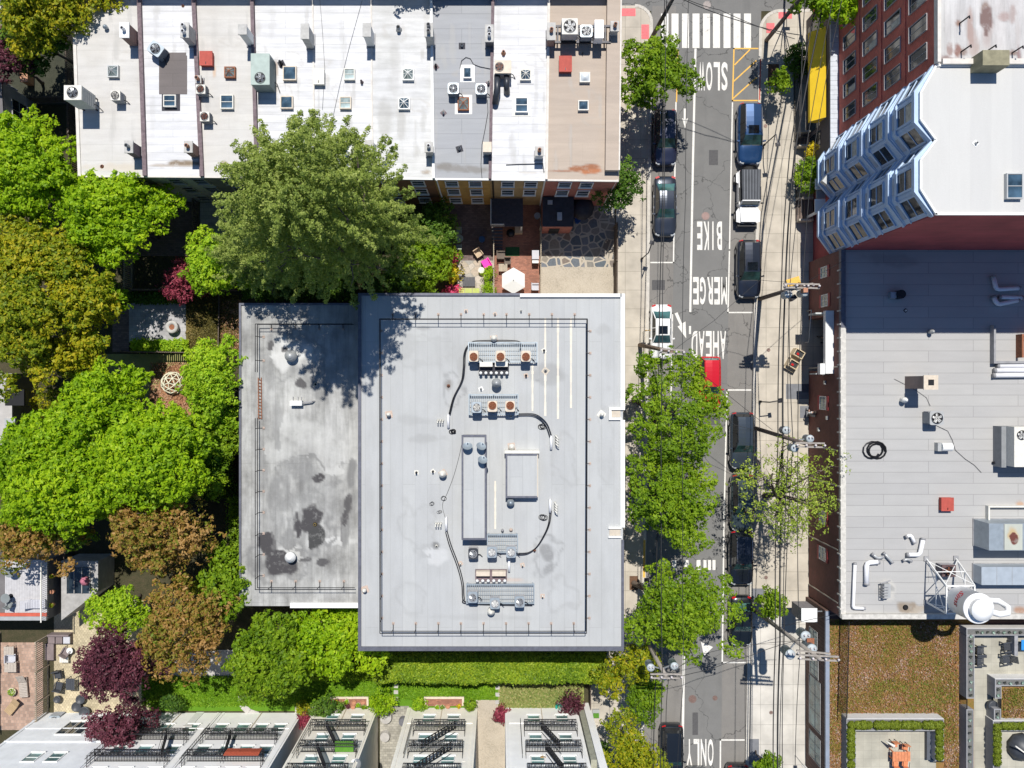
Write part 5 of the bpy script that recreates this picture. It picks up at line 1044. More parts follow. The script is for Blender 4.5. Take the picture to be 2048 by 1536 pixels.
# pipe manifolds
def manifold(A, B, label, rusty=False):
    t = thing('pipe_manifold', P((A[0]+B[0])/2, (A[1]+B[1])/2, CH), label, 'pipework'); a, b = P(*A, CH+.6), P(*B, CH+.6); L_ = b.x-a.x
    m = MB(); m.box(a.x, b.x, b.y, a.y, CH+.02, CH+.12); m.build('tray', DKSEAM if rusty else BTOP, t)
    for k in range(2): m = MB(); m.box(a.x+.08+k*L_*.5, a.x+L_*.46+k*L_*.5, a.y-.36, a.y-.04, CH+.13, CH+.6); m.build('box', BEI if rusty else OFFW, t)
    for k in range(6): x = a.x+.15+k*(L_-.3)/5; m = MB(); m.lathe((x, b.y+.14, CH+.1), [(.05, 0), (.05, .4), (.11, .42), (.11, .5), (.02, .54)], 10); m.build('vent', WHT, t)
manifold((957, 723), (1018, 750), 'dark tray with two long white boxes and six little vents under the topmost platform'); manifold((950, 1142), (1014, 1166), 'rusty tray with two cream boxes and six little vents above the bottom platform', True)
# raised boxes
def rbox(A, B, h, label, open_top=False):
    t = thing('bulkhead', P((A[0]+B[0])/2, (A[1]+B[1])/2, CH), label, 'bulkhead'); a, b = P(*A, CH+h), P(*B, CH+h)
    m = MB(); m.box(a.x+.05, b.x-.05, b.y+.05, a.y-.05, CH, CH+h-.12); m.build('wall', CREAMW if open_top else EDGE, t)
    m = MB(); m.box(a.x+.13, b.x-.13, b.y+.13, a.y-.13, CH+h-.118, CH+h-.06); m.build('roof', RC, t)
    sides = [(a.x, a.x+.13, b.y, a.y), (b.x-.13, b.x, b.y, a.y), (a.x+.13, b.x-.13, b.y, b.y+.13), (a.x+.13, b.x-.13, a.y-.13, a.y)]
    for k, q in enumerate(sides):
        if open_top and k == 1: continue
        m = MB(); m.box(*q, CH+h-.12, CH+h); m.build('edging', EDGE, t)
    return t
rbox((923, 870), (973, 1080), 1.3, 'long narrow raised box with dark edges and satellite dishes on its top end')
RB = rbox((1011, 907), (1078, 996), .8, 'square raised box with dark edges on three sides', True)
m = MB(); m.pbox((1009, 901), (1079, 907), CH, CH+.86); m.build('coping', OFFW, RB)
def dish(px, py, z, az, label, r=.34, mat=BLG):
    t = thing('satellite_dish', on(px, py, z), label, 'satellite dish', 'satellite dishes', R(az)); ORG[t.name] = Vector((0, 0, 0)); T = Matrix.Rotation(R(52), 4, 'X')
    m = MB(); m.smooth = True; n = 20; vs = [(0, 0, .0)]; fs = []
    for j in (1, 2, 3):
        for k in range(n): a = 2*math.pi*k/n; q = r*j/3; vs.append((math.cos(a)*q, math.sin(a)*q*1.08, .35*q*q/r))
    fs += [(0, 1+k, 1+(k+1) % n) for k in range(n)]
    for j in (0, 1): fs += [(1+j*n+k, 1+(j+1)*n+k, 1+(j+1)*n+(k+1) % n, 1+j*n+(k+1) % n) for k in range(n)]
    vs = [(T @ Vector(v))+Vector((0, 0, .75)) for v in vs]; m.add(vs, fs); m.build('reflector', mat, t)
    m = MB(); m.tube([(0, 0, 0), (0, 0, .55), (0, .08, .74)], .03, 6); m.build('mast', STL, t); m = MB(); f = T @ Vector((0, -.1, .42))+Vector((0, 0, .75)); m.tube([(T @ Vector((0, -r, .12)))+Vector((0, 0, .75)), f], .015, 5); m.cyl(f-Vector((0, 0, .05)), .05, .1, 8); m.build('feed_arm', GREYM, t)
dish(936, 893, CH+1.0, 180, 'satellite dish on the left edge of the long raised box'); dish(962, 893, CH+1.0, 160, 'upper right satellite dish on the long raised box'); dish(965, 920, CH+1.0, 165, 'lower right satellite dish on the long raised box')
# annex box vent
t = thing('box_vent', on(595, 806, AH), 'low white box vent with an elbow pipe on the annex roof', 'vent'); c = t.location
m = MB(); m.cbox((c.x, c.y, AH), .85, .35, .5); m.build('box', WHT, t); m = MB(); m.tube([(c.x+.4, c.y, AH+.3), (c.x+1.1, c.y+.1, AH+.3), (c.x+1.25, c.y+.12, AH)], .06, 6); m.build('pipe', LEAD, t)
m = MB()
for k in range(3): m.cbox((c.x-.3+k*.25+(.1 if k else 0), c.y+.3, AH), .06, .3, .12)
m.build('feet', LEAD, t)
# annex roof ladder lying along the rail
t = thing('ladder', on(521, 790, AH), 'rusty ladder lying along the left edge of the annex roof', 'ladder'); m = MB(); a, b = on(517, 755, AH), on(518, 838, AH)
for x in (0, .22): m.bar((a.x+x, a.y, AH+.08), (b.x+x, b.y, AH+.08), .05)
m.build('rails', RUST, t); m = MB()
for k in range(13): y = a.y+(b.y-a.y)*(k+.5)/13; m.bar((a.x-.02, y, AH+.1), (a.x+.26, y-.08, AH+.1), .035)
m.build('rungs', RUST, t)
# cables lying on the terrace roofs
def rcable(label, pts, z=RH, r=.02, mat=BLK):
    m = MB(); m.tube([on(x, y, z)+Vector((0, 0, .05)) for x, y in pts], r, 5); solo(m, 'roof_cable', mat, on(*pts[0], z), label, 'cable')
rcable('black cable running down the right edge of the grey roof', [(975, 200), (976, 225), (970, 260), (964, 290), (962, 330), (964, 356)]); rcable('looped cable between the domed skylight and the dark parapet', [(920, 137), (923, 122), (932, 115), (941, 118), (947, 129), (960, 134), (985, 139)])
rcable('dark drain pipe crossing the rear of the bright white roof', [(1012, 330), (1035, 329), (1086, 328), (1088, 345)], r=.03); rcable('thin cable sagging across the bright white roofs', [(640, 0), (645, 60), (650, 140), (645, 220)], r=.01)
rcable('diagonal thin line over the bright white roof', [(725, 0), (700, 90), (680, 170), (665, 240), (655, 300)], r=.01)
rcable('long thin cable trailing over the warehouse roof', [(1866, 848), (1895, 862), (1904, 880), (1910, 900), (1930, 918), (1948, 930), (1962, 945)], SH, .014)
rcable('thin cable from the rusty chimney to the large round condenser', [(1788, 758), (1806, 767), (1835, 783), (1852, 795), (1860, 812)], SH, .012)
# things on the warehouse roof
t = thing('chimney', on(1826, 712+48, SH), 'long rusty topped brick chimney with a tall square shadow on the warehouse roof', 'chimney'); c = on(1822, 772, SH); hh = 2.6
c = P(1822, 765, SH); m = MB(); m.cbox((c.x+.0, c.y, SH), .9, .9, hh); m.build('stack', BRK, t)
m = MB(); m.cbox((c.x, c.y, SH+hh+.003), 1.0, 1.0, .1); m.m = 1; m.cbox((c.x, c.y, SH+hh+.105), .4, .4, .01); m.build('cap', [BEI, DARK], t)
condenser(1858, 835, SH, .95, .95, .95, GREYM, 'large round condenser with a black fan on the warehouse roof', round_=True, bl=WHT)
t = thing('drum_vent', on(1878, 893, SH), 'white drum shaped vent with a square hood on the warehouse roof', 'vent'); c = t.location; m = MB(); T = Matrix.Rotation(R(90), 4, 'Y'); m.cyl((c.x-.1, c.y, SH+.45), .3, .75, 20, M=T); m.build('drum', WHT, t); m = MB(); m.cbox((c.x-.2, c.y, SH), .3, .6, .5); m.build('hood', GREYM, t)
coil(1748, 903, SH, .78, 'large loops of black hose on the warehouse roof', 3, th=.07, seed=2)
# pvc ducts
def duct(label, pts, r, z=SH, mat=PVC, zz=.25, name='duct_pipe', collar=True):
    t = thing(name, on(*pts[0], z), label, 'duct'); m = MB(); m.smooth = True; Q = [on(x, y, z)+Vector((0, 0, zz)) for x, y in pts]
    P3 = [Q[0]]
    for i in range(1, len(Q)-1):
        a = Q[i]+(Q[i-1]-Q[i]).normalized()*r*1.3; b = Q[i]+(Q[i+1]-Q[i]).normalized()*r*1.3; P3 += [a, (a+b)/2*.6+Q[i]*.4, b]
    P3.append(Q[-1]); m.tube(P3, r, 12); m.build('pipe', mat, t)
    if collar:
        for e, f in ((Q[0], Q[1]), (Q[-1], Q[-2])): d = (f-e).normalized(); m = MB(); m.tube([e-d*.01, e+d*.12], r*1.12, 12); m.build('collar', LEAD, t)
duct('thin white duct running down then right at the lower left of the warehouse roof', [(1707, 1124), (1703, 1214), (1727, 1215)], .11); duct('thick white duct bending left then down on the warehouse roof', [(1755, 1122), (1730, 1124), (1730, 1168)], .17)
duct('thick white duct bending up at the right of the elbow pieces', [(1810, 1108), (1836, 1108), (1843, 1075)], .15); duct('white elbow duct in the shadow, upper one of three', [(1982, 553), (1988, 580), (2036, 577)], .16); duct('white elbow duct in the shadow, lowest one of three', [(1982, 593), (1990, 610), (2034, 601)], .16); duct('straight white duct in the shadow between two elbow ducts', [(1994, 595), (2042, 597)], .15)
for k, (x, y) in enumerate(((1990, 732), (1984, 741), (1982, 751))): duct(['topmost of the three long white ducts at the right edge', 'middle one of the three long white ducts at the right edge', 'lowest of the three long white ducts at the right edge'][k], [(x, y), (2200, y-2)], .17)
duct('grey elbow piece lying left of the middle white duct', [(1741, 1106), (1752, 1115), (1764, 1112)], .1, mat=GREYM); duct('small grey elbow piece under the bending up duct', [(1803, 1120), (1811, 1116), (1820, 1121)], .1, mat=GREYM); duct('upper elbow with a cream mouth above the bending up duct', [(1808, 1073), (1818, 1068), (1826, 1085)], .12); duct('grey elbow piece nearest the thick white duct', [(1764, 1104), (1776, 1117), (1782, 1124)], .1, mat=GREYM)
# machinery, plant rooms
t = thing('roof_machine', on(1767, 1178, SH), 'grey roof machine with a pipe frame on a pale pad of the warehouse roof', 'machine'); c = t.location
m = MB(); m.cbox((c.x, c.y, SH+.1), .45, 1.0, .5); m.build('casing', GREYM, t); m = MB()
for k in range(5): m.tube([(c.x-.35, c.y-.5+k*.2, SH+.1), (c.x-.35, c.y-.5+k*.2, SH+.65), (c.x, c.y-.5+k*.2, SH+.68)], .03, 5)
m.tube([(c.x-.4, c.y+.5, SH+.4), (c.x+.3, c.y+.7, SH+.4)], .05, 6); m.build('pipes', LEAD, t)
condenser(1884, 1136, SH, .95, .8, .8, M('rusted_case', (.10, .06, .06), .8, v=.4, s=8), 'dark rusted condenser standing inside the legs of the water tank', bl=RUSTF)
t = thing('dark_machine', on(1791, 590, SH), 'dark rounded machine in the long shadow on the warehouse roof', 'machine'); c = t.location; m = MB(); m.cyl((c.x+.15, c.y, SH), .32, .6, 18); m.build('drum', BLK, t); m = MB(); m.cbox((c.x-.35, c.y-.05, SH), .4, .45, .45); m.build('box', BLG, t)
def plant(A, B, z, h, label, mat=OFFW, top=None, parts=()):
    t = thing('roof_plant', P((A[0]+B[0])/2, (A[1]+B[1])/2, z), label, 'plant unit'); a, b = P(*A, z+h), P(*B, z+h); m = MB(); m.box(a.x, b.x, b.y, a.y, z+.1, z+h); m.build('casing', mat, t)
    m = MB(); n = max(2, int((b.x-a.x)/1.0))
    for k in range(1, n): x = a.x+(b.x-a.x)*k/n; m.box(x-.012, x+.012, b.y-.005, a.y+.005, z+h+.001, z+h+.012)
    m.build('panel_joints', LEAD, t); m = MB(); m.box(a.x-.04, b.x+.04, b.y-.04, a.y+.04, z, z+.1); m.build('base', LEAD, t); return t
plant((1978, 1047), (2300, 1101), SH, 1.9, 'wide grey plant unit with a rusty burnt spot above the water tank', BLG)
sheet('rust_spot', [(2009, 1048), (2045, 1048), (2045, 1100), (2009, 1100)], SH+1.93, Mroof('plant_top', (.46, .48, .42), 1, 'y', 9, (.4, .4, .36), .2), None, [(2027, 1079, 9, 15, 1, (.12, .03, .02)), (2025, 1074, 14, 22, .75, (.45, .30, .12))], .05, 77)
o = bpy.data.objects.get('rust_spot'); tag(o, 'pale top panel with a burnt rusty stain on the wide plant unit', 'panel')
plant((1963, 1134), (2300, 1170), SH, 1.1, 'long low blue grey plant unit right of the water tank', M('blue_grey_duct', (.40, .45, .50), .5, .3, v=.08))
# sunken plant room at the right edge
t = thing('plant_room', P(2010, 900, SH), 'grey walled plant room with a fan at the right edge of the warehouse roof', 'plant unit'); a, b = P(2003, 853, SH+1.0), P(2200, 935, SH+1.0)
m = MB(); m.box(a.x, b.x, b.y, a.y, SH, SH+1.0); m.build('lower_casing', M('mid_grey', (.22, .23, .24), .6), t); a, b = P(2028, 853, SH+1.9), P(2200, 934, SH+1.9); m = MB(); m.box(a.x+.02, b.x, b.y, a.y-.02, SH+1.0, SH+1.9); m.build('upper_casing', OFFW, t)
fan(t, (P(2044, 870, SH+1.95).x, P(2044, 870, SH+1.95).y, SH+1.96), .3, BLK, WHT)
m = MB(); m.pbox((1988, 650), (1992, 727), SH, SH+.5); m.pbox((1992, 722), (2200, 727), SH, SH+.5); solo(m, 'upstand', LEAD, P(1990, 690, SH), 'thin grey upstand turning a corner above the three long ducts', 'upstand')
m = MB(); m.pbox((2044, 668), (2048, 715), SH, SH+.7); m.pbox((2048, 668), (2200, 672), SH, SH+.7); solo(m, 'rusty_gantry', RUST, P(2046, 690, SH), 'rusty frame at the right edge above the three long ducts', 'frame')
m = MB(); m.pbox((1977, 1012), (1980, 1040), SH, SH+.4); m.pbox((1980, 1012), (2200, 1015), SH, SH+.45); solo(m, 'upstand', OFFW, P(1990, 1014, SH), 'pale upstand above the wide plant unit', 'upstand')
# ---- water tank on its steel tower
t = thing('water_tank', on(1882, 1160, SH), 'white water tank lying high on a lattice tower, with red lettering on its side', 'water tank')
zp = SH+2.9; base_ = [on(1852, 1117, SH), on(1911, 1116, SH), on(1911, 1204, SH), on(1852, 1204, SH)]
top_ = [P(1893, 1172, zp), P(1949, 1171, zp), P(1949, 1226, zp), P(1893, 1227, zp)]
for q, r_ in zip(base_, top_): m = MB(); m.bar(q, r_, .09); m.build('leg', WHT, t)
for k in range(4):
    m = MB(); m.bar(top_[k], top_[(k+1) % 4], .09); m.build('platform_beam', WHT, t)
    A_, B_ = base_[k].lerp(top_[k], .1), base_[(k+1) % 4].lerp(top_[(k+1) % 4], .95); A2, B2 = base_[k].lerp(top_[k], .95), base_[(k+1) % 4].lerp(top_[(k+1) % 4], .1)
    m = MB(); m.bar(A_, B_, .045); m.build('brace', WHT, t); m = MB(); m.bar(A2, B2, .045); m.build('brace', WHT, t)
    m = MB(); m.bar(base_[k].lerp(top_[k], .5), base_[(k+1) % 4].lerp(top_[(k+1) % 4], .5), .05); m.build('brace', WHT, t)
for k in range(4): m = MB(); m.cbox(base_[k]+Vector((0, 0, -.02)), .35, .35, .12); m.build('footing', LEAD, t)
ax = P(1921, 1200, zp); r_ = .98; TK = M('tank_white', (.80, .80, .80), .45, v=.03)
m = MB(); m.lathe(ax, [(r_*.35, -.9), (r_*.95, -.15), (r_, 0), (r_, 2.0), (r_*1.04, 2.02), (r_*1.04, 2.1), (r_*.97, 2.12)], 40); m.build('drum', TK, t)
m = MB(); m.lathe(ax+Vector((0, 0, 2.12)), [(r_*.7, 0), (r_*.7, .35), (r_*.75, .36), (r_*.74, .42), (r_*.3, .56), (.02, .6)], 40); m.build('lid', TK, t)
m = MB(); m.smooth = True; m.tube([ax+Vector((.7, -.2, 1.9)), ax+Vector((1.3, -.35, 2.2)), ax+Vector((1.9, -.3, 2.1)), ax+Vector((2.2, -.05, 1.7)), ax+Vector((1.9, .25, 1.2)), ax+Vector((1.0, .25, .9))], .2, 12); m.build('overflow_duct', TK, t)
RL = M('red_lettering', (.42, .02, .03), .6)
cu = bpy.data.curves.new('tank_lettering', 'FONT'); cu.body = 'Sims'; cu.size = 1; cu.shear = .4; cu.offset = .02; cu.resolution_u = 4; ob = bpy.data.objects.new('tmp', cu); me = bpy.data.meshes.new_from_object(ob); bpy.data.objects.remove(ob)
a0 = R(148)
import bmesh
bm = bmesh.new(); bm.from_mesh(me); bmesh.ops.subdivide_edges(bm, edges=[e for e in bm.edges if e.calc_length() > .1], cuts=3); bm.to_mesh(me); bm.free()
for v in me.vertices:
    x, y = v.co.x, v.co.y; s_ = .62; ang = a0+x*s_/r_-.55; v.co = Vector((ax.x+math.cos(ang)*(r_+.012), ax.y+math.sin(ang)*(r_+.012), ax.z+.95+y*s_*1.1))-t.location
me.materials.clear(); me.materials.append(RL); me.name = 'lettering'; o = bpy.data.objects.new('lettering', me); C.objects.link(o); o.parent = t
# roof garden furniture
def adirondack(px, py, rz, label, mat):
    t = thing('garden_chair', P(px, py, GH+.03), label, 'chair', 'dark garden chairs on the upper roof terrace', R(rz)); ORG[t.name] = Vector((0, 0, 0))
    m = MB()
    for k in range(5): m.box(-.27+k*.11, -.18+k*.11, -.25, .25, .36, .39)
    m.build('seat', mat, t); m = MB(); T = Matrix.Translation((0, .27, .36)) @ Matrix.Rotation(R(-25), 4, 'X')
    for k in range(5): m.box(-.27+k*.11, -.18+k*.11, 0, .03, 0, .65, T)
    m.build('backrest', mat, t)
    for s_ in (-1, 1):
        m = MB(); m.box(s_*.34-.06, s_*.34+.06, -.35, .3, .55, .58); m.build('armrest', mat, t)
        for y in (-.3, .28): m = MB(); m.box(s_*.31-.03, s_*.31+.03, y-.04, y+.04, 0, .549); m.build('leg', mat, t)
CHD = M('charcoal_plastic', (.05, .055, .065), .5)
adirondack(1955, 1297, 90, 'upper left dark garden chair beside the succulent planter', CHD); adirondack(1955, 1318, 90, 'lower left dark garden chair beside the succulent planter', CHD); adirondack(2008, 1290, -80, 'upper right dark garden chair near the blue tabletop', CHD); adirondack(2006, 1315, -80, 'lower right dark garden chair on the upper terrace', CHD)
ORW = M('orange_timber', (.60, .22, .10), .6, v=.18, s=6)
t = thing('garden_table', P(1793, 1504, GH+.04), 'orange timber table on the lower roof terrace', 'table'); ORG[t.name] = Vector((0, 0, 0)); m = MB()
for k in range(6): m.box(-.65+k*.22, -.44+k*.22, -.35, .35, .7, .74)
m.build('tabletop', ORW, t)
for x in (-.55, .55):
    for y in (-.28, .28): m = MB(); m.box(x-.04, x+.04, y-.04, y+.04, 0, .7); m.build('leg', ORW, t)
def tchair(px, py, rz, label, mat=ORW, grp='orange chairs round the orange table'):
    t = thing('dining_chair', P(px, py, GH+.04), label, 'chair', grp, R(rz)); ORG[t.name] = Vector((0, 0, 0)); m = MB(); m.box(-.22, .22, -.22, .22, .42, .46); m.build('seat', mat, t)
    m = MB(); m.box(-.22, .22, .2, .23, .46, .9); m.build('backrest', mat, t)
    for x in (-.19, .19):
        for y in (-.19, .19): m = MB(); m.box(x-.02, x+.02, y-.02, y+.02, 0, .42); m.build('leg', BLK, t)
        m = MB(); m.bar((x*1.25, .2, .66), (x*1.25, -.2, .64), .03); m.build('armrest', BLK, t)
tchair(1783, 1483, 0, 'orange chair at the upper left of the orange table'); tchair(1804, 1488, -8, 'orange chair at the upper right of the orange table'); tchair(1785, 1521, 180, 'orange chair at the lower left of the orange table'); tchair(1804, 1521, 172, 'orange chair at the lower right of the orange table')
m = MB(); c = P(1776, 1483, GH+.5); m.tube([c+Vector((-.3, .15, .2)), c+Vector((.25, -.15, .5))], [.03, .12], 8); solo(m, 'folded_parasol', OFFW, c, 'small folded white cloth lying over the orange chairs', 'parasol')
t = thing('blue_table', P(2046, 1290, GH), 'table with a bright blue top at the right edge of the upper terrace', 'table'); c = P(2052, 1290, GH+.7); m = MB(); m.cbox((c.x, c.y, GH+.68), .7, .75, .04); m.build('tabletop', M('bright_blue', (.03, .25, .62), .5), t); m = MB(); m.cbox((c.x, c.y, GH+.02), .1, .1, .65); m.build('leg', BLK, t)
m = MB(); m.pbox((2029, 1271), (2036, 1312), GH, GH+.9); solo(m, 'screen', LEAD, P(2032, 1290, GH), 'dark narrow screen beside the blue tabletop', 'screen')
m = MB(); m.smooth = True; c = P(2036, 1492, GH); m.lathe((c.x+.1, c.y, GH+.02), [(1.05, 0), (1.0, .35), (.7, .75), (.25, .95), (.03, 1.0)], 9)
tag(m.build('covered_table', M('black_cover', (.045, .05, .06), .5, v=.3, s=3), at=c), 'table under a wrinkled black cover at the bottom right terrace', 'table')
m = MB(); m.bar((c.x-.9, c.y+.5, GH+1.1), (c.x+.6, c.y-.6, GH+1.15), .09); solo(m, 'folded_parasol', OFFW, c, 'folded pale parasol pole lying across the black covered table', 'parasol')
m = MB(); c = P(1979, 1407, GH); m.lathe((c.x, c.y, GH+.02), [(.25, 0), (.4, .3), (.36, .5), (.3, .5)], 18); solo(m, 'round_stool', CHD, c, 'round dark stool between two planter ends on the upper terrace', 'stool')
def gate(px0, py0, px1, py1, z0, h, label, name='bar_fence', cat='fence', n=10, dia=False):
    t = thing(name, P((px0+px1)/2, (py0+py1)/2, z0), label, cat); a, b = P(px0, py0, z0+h), P(px1, py1, z0+h)
    m = MB(); m.bar(a, b, .05); m.bar(a-Vector((0, 0, h*.92)), b-Vector((0, 0, h*.92)), .04); m.build('rail', BLK, t); m = MB()
    for k in range(n+1): q = a.lerp(b, k/n); m.bar(q, q-Vector((0, 0, h)), .022)
    m.build('bars', BLK, t)
gate(1698.5, 1243, 1693.5, 1437, GH, 1.7, 'long black bar fence crossing the rust coloured planted roof', n=96); gate(1934, 1398, 1934, 1418, GH, 1.0, 'short black gate between the two long succulent planters', n=10); gate(2002, 1398, 2002, 1417, GH, 1.1, 'short black railing beside the round dark stool', n=8); gate(1873, 1523, 1887, 1524, GH, 1.0, 'tiny black gate at the end of the right ball planter', n=8)
# ------------------------------------------------------------ vehicles
def paint(name, c, m=.35, r=.28):
    return M('paint_'+name, c, r, m, v=.03, coat=.8)
TYRE = M('tyre', (.02, .02, .02), .85); RIM = M('rim', (.45, .45, .47), .3, .8); WSG = Mglass('windscreen', (.035, .085, .08), .04, .8); SDG = Mglass('side_glass', (.008, .010, .012), .05); RED = M('tail_lamp', (.45, .01, .01), .3); HL = M('head_lamp', (.55, .58, .60), .15); TRIM = M('black_trim', (.015, .015, .017), .5); CHR = M('chrome', (.6, .6, .62), .2, .9)
def lerp(a, b, t): return a+(b-a)*t
def interp(x, pts):
    for (a, u), (b, v) in zip(pts[:-1], pts[1:]):
        if x <= b: t = (x-a)/(b-a); t = t*t*(3-2*t) if b-a > .3 else t; return u+(v-u)*max(0, min(1, t))
    return pts[-1][1]
def car(px, py, L, W, Hh, col, label, style='suv', rz=0, sunroof=False, rails=False, roofcol=None, cat='car'):
    """nose towards -y; body lofted from cross sections, glass house on top"""
    t = thing('parked_car', P(px, py, 0), label, cat, 'cars parked along the kerbs' if style != 'drive' else None, R(rz)); ORG[t.name] = Vector((0, 0, 0))
    suv = style in ('suv',); l2 = L/2; w2 = W/2; belt = Hh*.60 if suv else Hh*.63
    hood0, ws0, ws1 = -l2, -l2+L*.30, -l2+L*.43
    rw1, rw0 = (l2-L*.075, l2-L*.03) if suv or style == 'hatch' else (l2-L*.27, l2-L*.13)
    zt = [(-l2, belt*.74), (-l2+L*.04, belt*.86), (ws0, belt), (rw0 if not suv else l2-.1, belt*1.03), (l2, belt*.93)]
    def halfw(y):
        u = (y+l2)/L; f = 1-.30*max(0, (.13-u)/.13)**2.1-.19*max(0, (u-.90)/.10)**2.2; return w2*f*(1-.02*math.cos(u*6.28))
    n = 30; m = MB(); m.smooth = True; rings = []
    for i in range(n+1):
        y = -l2+L*i/n; hw = halfw(y); z = interp(y, zt); e = (i == 0 or i == n)
        sec = [(hw*.86, .24), (hw*.96, .32), (hw*.995, z*.55), (hw*.985, z*.78), (hw*.94, z*.93), (hw*.86, z*.985), (hw*.45, z*1.02), (0, z*1.03)]
        if e: sec = [(a*.93, lerp(.36, b, .8)) for a, b in sec]
        rings.append([(x, y, q) for x, q in sec]+[(-x, y, q) for x, q in sec[-2::-1]])
    k = len(rings[0]); m.add([v for r_ in rings for v in r_], [(i*k+j, i*k+j+1, (i+1)*k+j+1, (i+1)*k+j)[::-1] for i in range(n) for j in range(k-1)]+[tuple(range(k)), tuple(range(n*k, n*k+k))[::-1]])
    m.smooth = False; body = m.build('body', [col], t)
    # glass house
    bw, rwid = w2*.86, w2*.66; top = Hh
    def gh(y):   # half width and height of the glass house at y, (belt w, roof w, roof z)
        if y < ws1: q = (y-ws0)/(ws1-ws0)
        elif y > rw1: q = (rw0-y)/max(.01, rw0-rw1)
        else: q = 1
        return max(0, min(1, q))
    ys = [ws0, (ws0+ws1)/2, ws1, ws1+.25]+[lerp(ws1+.25, rw1-.2, i/5) for i in range(1, 6)]+[rw1, (rw0+rw1)/2, rw0]
    m = MB(); m.smooth = True; rr = []
    for y in ys:
        q = gh(y); zb = interp(y, zt)*.985; ztp = lerp(zb+.02, top-.05*((y-(ws1+rw1)/2)/(rw1-ws1)*2)**2, q**.9); a = bw*(halfw(y)/w2); b_ = lerp(a*.96, rwid, q)
        rr.append([(a, y, zb), (b_, y, ztp-.05*q), (b_*.9, y, ztp), (0, y, ztp+.035*q), (-b_*.9, y, ztp), (-b_, y, ztp-.05*q), (-a, y, zb)])
    k = 7; g = [v for r_ in rr for v in r_]; nr = len(rr)
    def strip(rows, cols, mat, name, off=0, parent=t):
        mm = MB(); mm.smooth = True
        for i in rows:
            for j in cols:
                q = [g[i*k+j], g[i*k+j+1], g[(i+1)*k+j+1], g[(i+1)*k+j]]; mm.add(q[::-1], [(0, 1, 2, 3)])
        if off: mm.v = [(x*(1+off), y, z+off) for x, y, z in mm.v]
        return mm.build(name, mat, parent)
    rc = roofcol or col
    strip(range(2, nr-3), range(1, 5), rc, 'roof'); strip(range(0, 2), range(1, 5), WSG, 'windscreen'); strip(range(nr-3, nr-1), range(1, 5), WSG if not suv else SDG, 'rear_window')
    for j in (0, 5): strip(range(0, nr-1), (j,), SDG, 'side_window')
    for s_ in (-1, 1):   # pillars over the glass
        for i0, i1 in ((0, 2), (nr-3, nr-1)):
            a, b_ = Vector(rr[i0][1 if s_ > 0 else 5]), Vector(rr[i1][1 if s_ > 0 else 5]); m = MB(); m.bar(a, b_, .07, .05); m.build('pillar', col if not suv else TRIM, t)
        m = MB()
        y = (ws1+rw1)/2; i = min(range(nr), key=lambda q: abs(ys[q]-y)); m.bar(Vector(rr[i][0 if s_ > 0 else 6]), Vector(rr[i][1 if s_ > 0 else 5]), .07, .03); m.build('pillar', col if not suv else TRIM, t)
    for s_ in (-1, 1):
        m = MB(); m.cbox((s_*(w2*1.04), ws0+.32, belt*.98), .2, .11, .14, s_*.2); m.build('mirror', col, t)
        m = MB(); m.smooth = True; m.cbox((s_*w2*.66, -l2+.17, belt*.76), .34, .2, .06, s_*.5); m.build('headlight', HL, t)
        m = MB(); m.cbox((s_*w2*.70, l2-.11, belt*.86), .3, .14, .09, -s_*.35); m.build('taillight', RED, t)
        for y in (-l2+L*.185, l2-L*.19):
            m = MB(); T = Matrix.Rotation(R(90), 4, 'Y'); m.cyl((s_*(w2-.10)-.11, y, .33), .33, .22, 18, M=T); wh = m.build('wheel', TYRE, t)
            m = MB(); m.cyl((s_*(w2+.012)-(.01 if s_ > 0 else -.0), y, .33), .2, .01, 12, M=T); m.build('rim', RIM, wh)
        m = MB()
        for y in (ws1+.25, (ws1+rw1)/2+.4): m.cbox((s_*w2*.985, y, belt*.84), .03, .18, .03)
        m.build('door_handle', CHR if not suv else col, t)
    if sunroof: m = MB(); m.cbox((0, ws1+.42, Hh+.005), rwid*1.25, .62, .03); m.build('sunroof', SDG, t)
    if rails:
        for s_ in (-1, 1): m = MB(); m.tube([(s_*rwid*.93, ws1+.2, Hh-.02), (s_*rwid*.95, ws1+.4, Hh+.06), (s_*rwid*.95, rw1-.3, Hh+.05), (s_*rwid*.93, rw1-.1, Hh-.04)], .022, 6); m.build('roof_rail', CHR if rails == 2 else TRIM, t)
    m = MB(); m.cbox((0, ws0+.03, interp(ws0, zt)*1.0), w2*1.3, .1, .03); m.build('wiper_cowl', TRIM, t)
    m = MB(); m.cbox((0, -l2+.02, .35), w2*1.1, .06, .28); m.build('grille', TRIM, t)
    m = MB(); m.cbox((0, l2-.03, .5), .5, .05, .14); m.build('number_plate', WHT, t)
    m = MB()
    for s_ in (-1, 1): m.bar((s_*w2*.42, -l2+.35, interp(-l2+.35, zt)*1.022), (s_*w2*.52, ws0-.08, interp(ws0-.08, zt)*1.018), .02, .015)
    m.build('bonnet_crease', col, t)
    return t
car(1327, 281, 4.4, 1.85, 1.62, paint('navy', (.02, .025, .055)), 'dark navy car on the left kerb, half shaded by the street tree', 'suv', 0, rails=2)
car(1326.5, 417, 4.75, 1.82, 1.44, paint('graphite', (.032, .04, .058)), 'slate grey saloon parked alone on the left kerb by the word BIKE', 'sedan')
car(1319, 665, 4.35, 1.74, 1.42, paint('white', (.72, .72, .71), .0, .3), 'white saloon with a dark sunroof on the left kerb', 'sedan', sunroof=True)
c_ = car(1415, 766, 4.2, 1.78, 1.46, paint('red', (.55, .01, .02), .1, .25), 'bright red car in the lane, half hidden under the street tree', 'hatch'); c_.name = 'red_car'
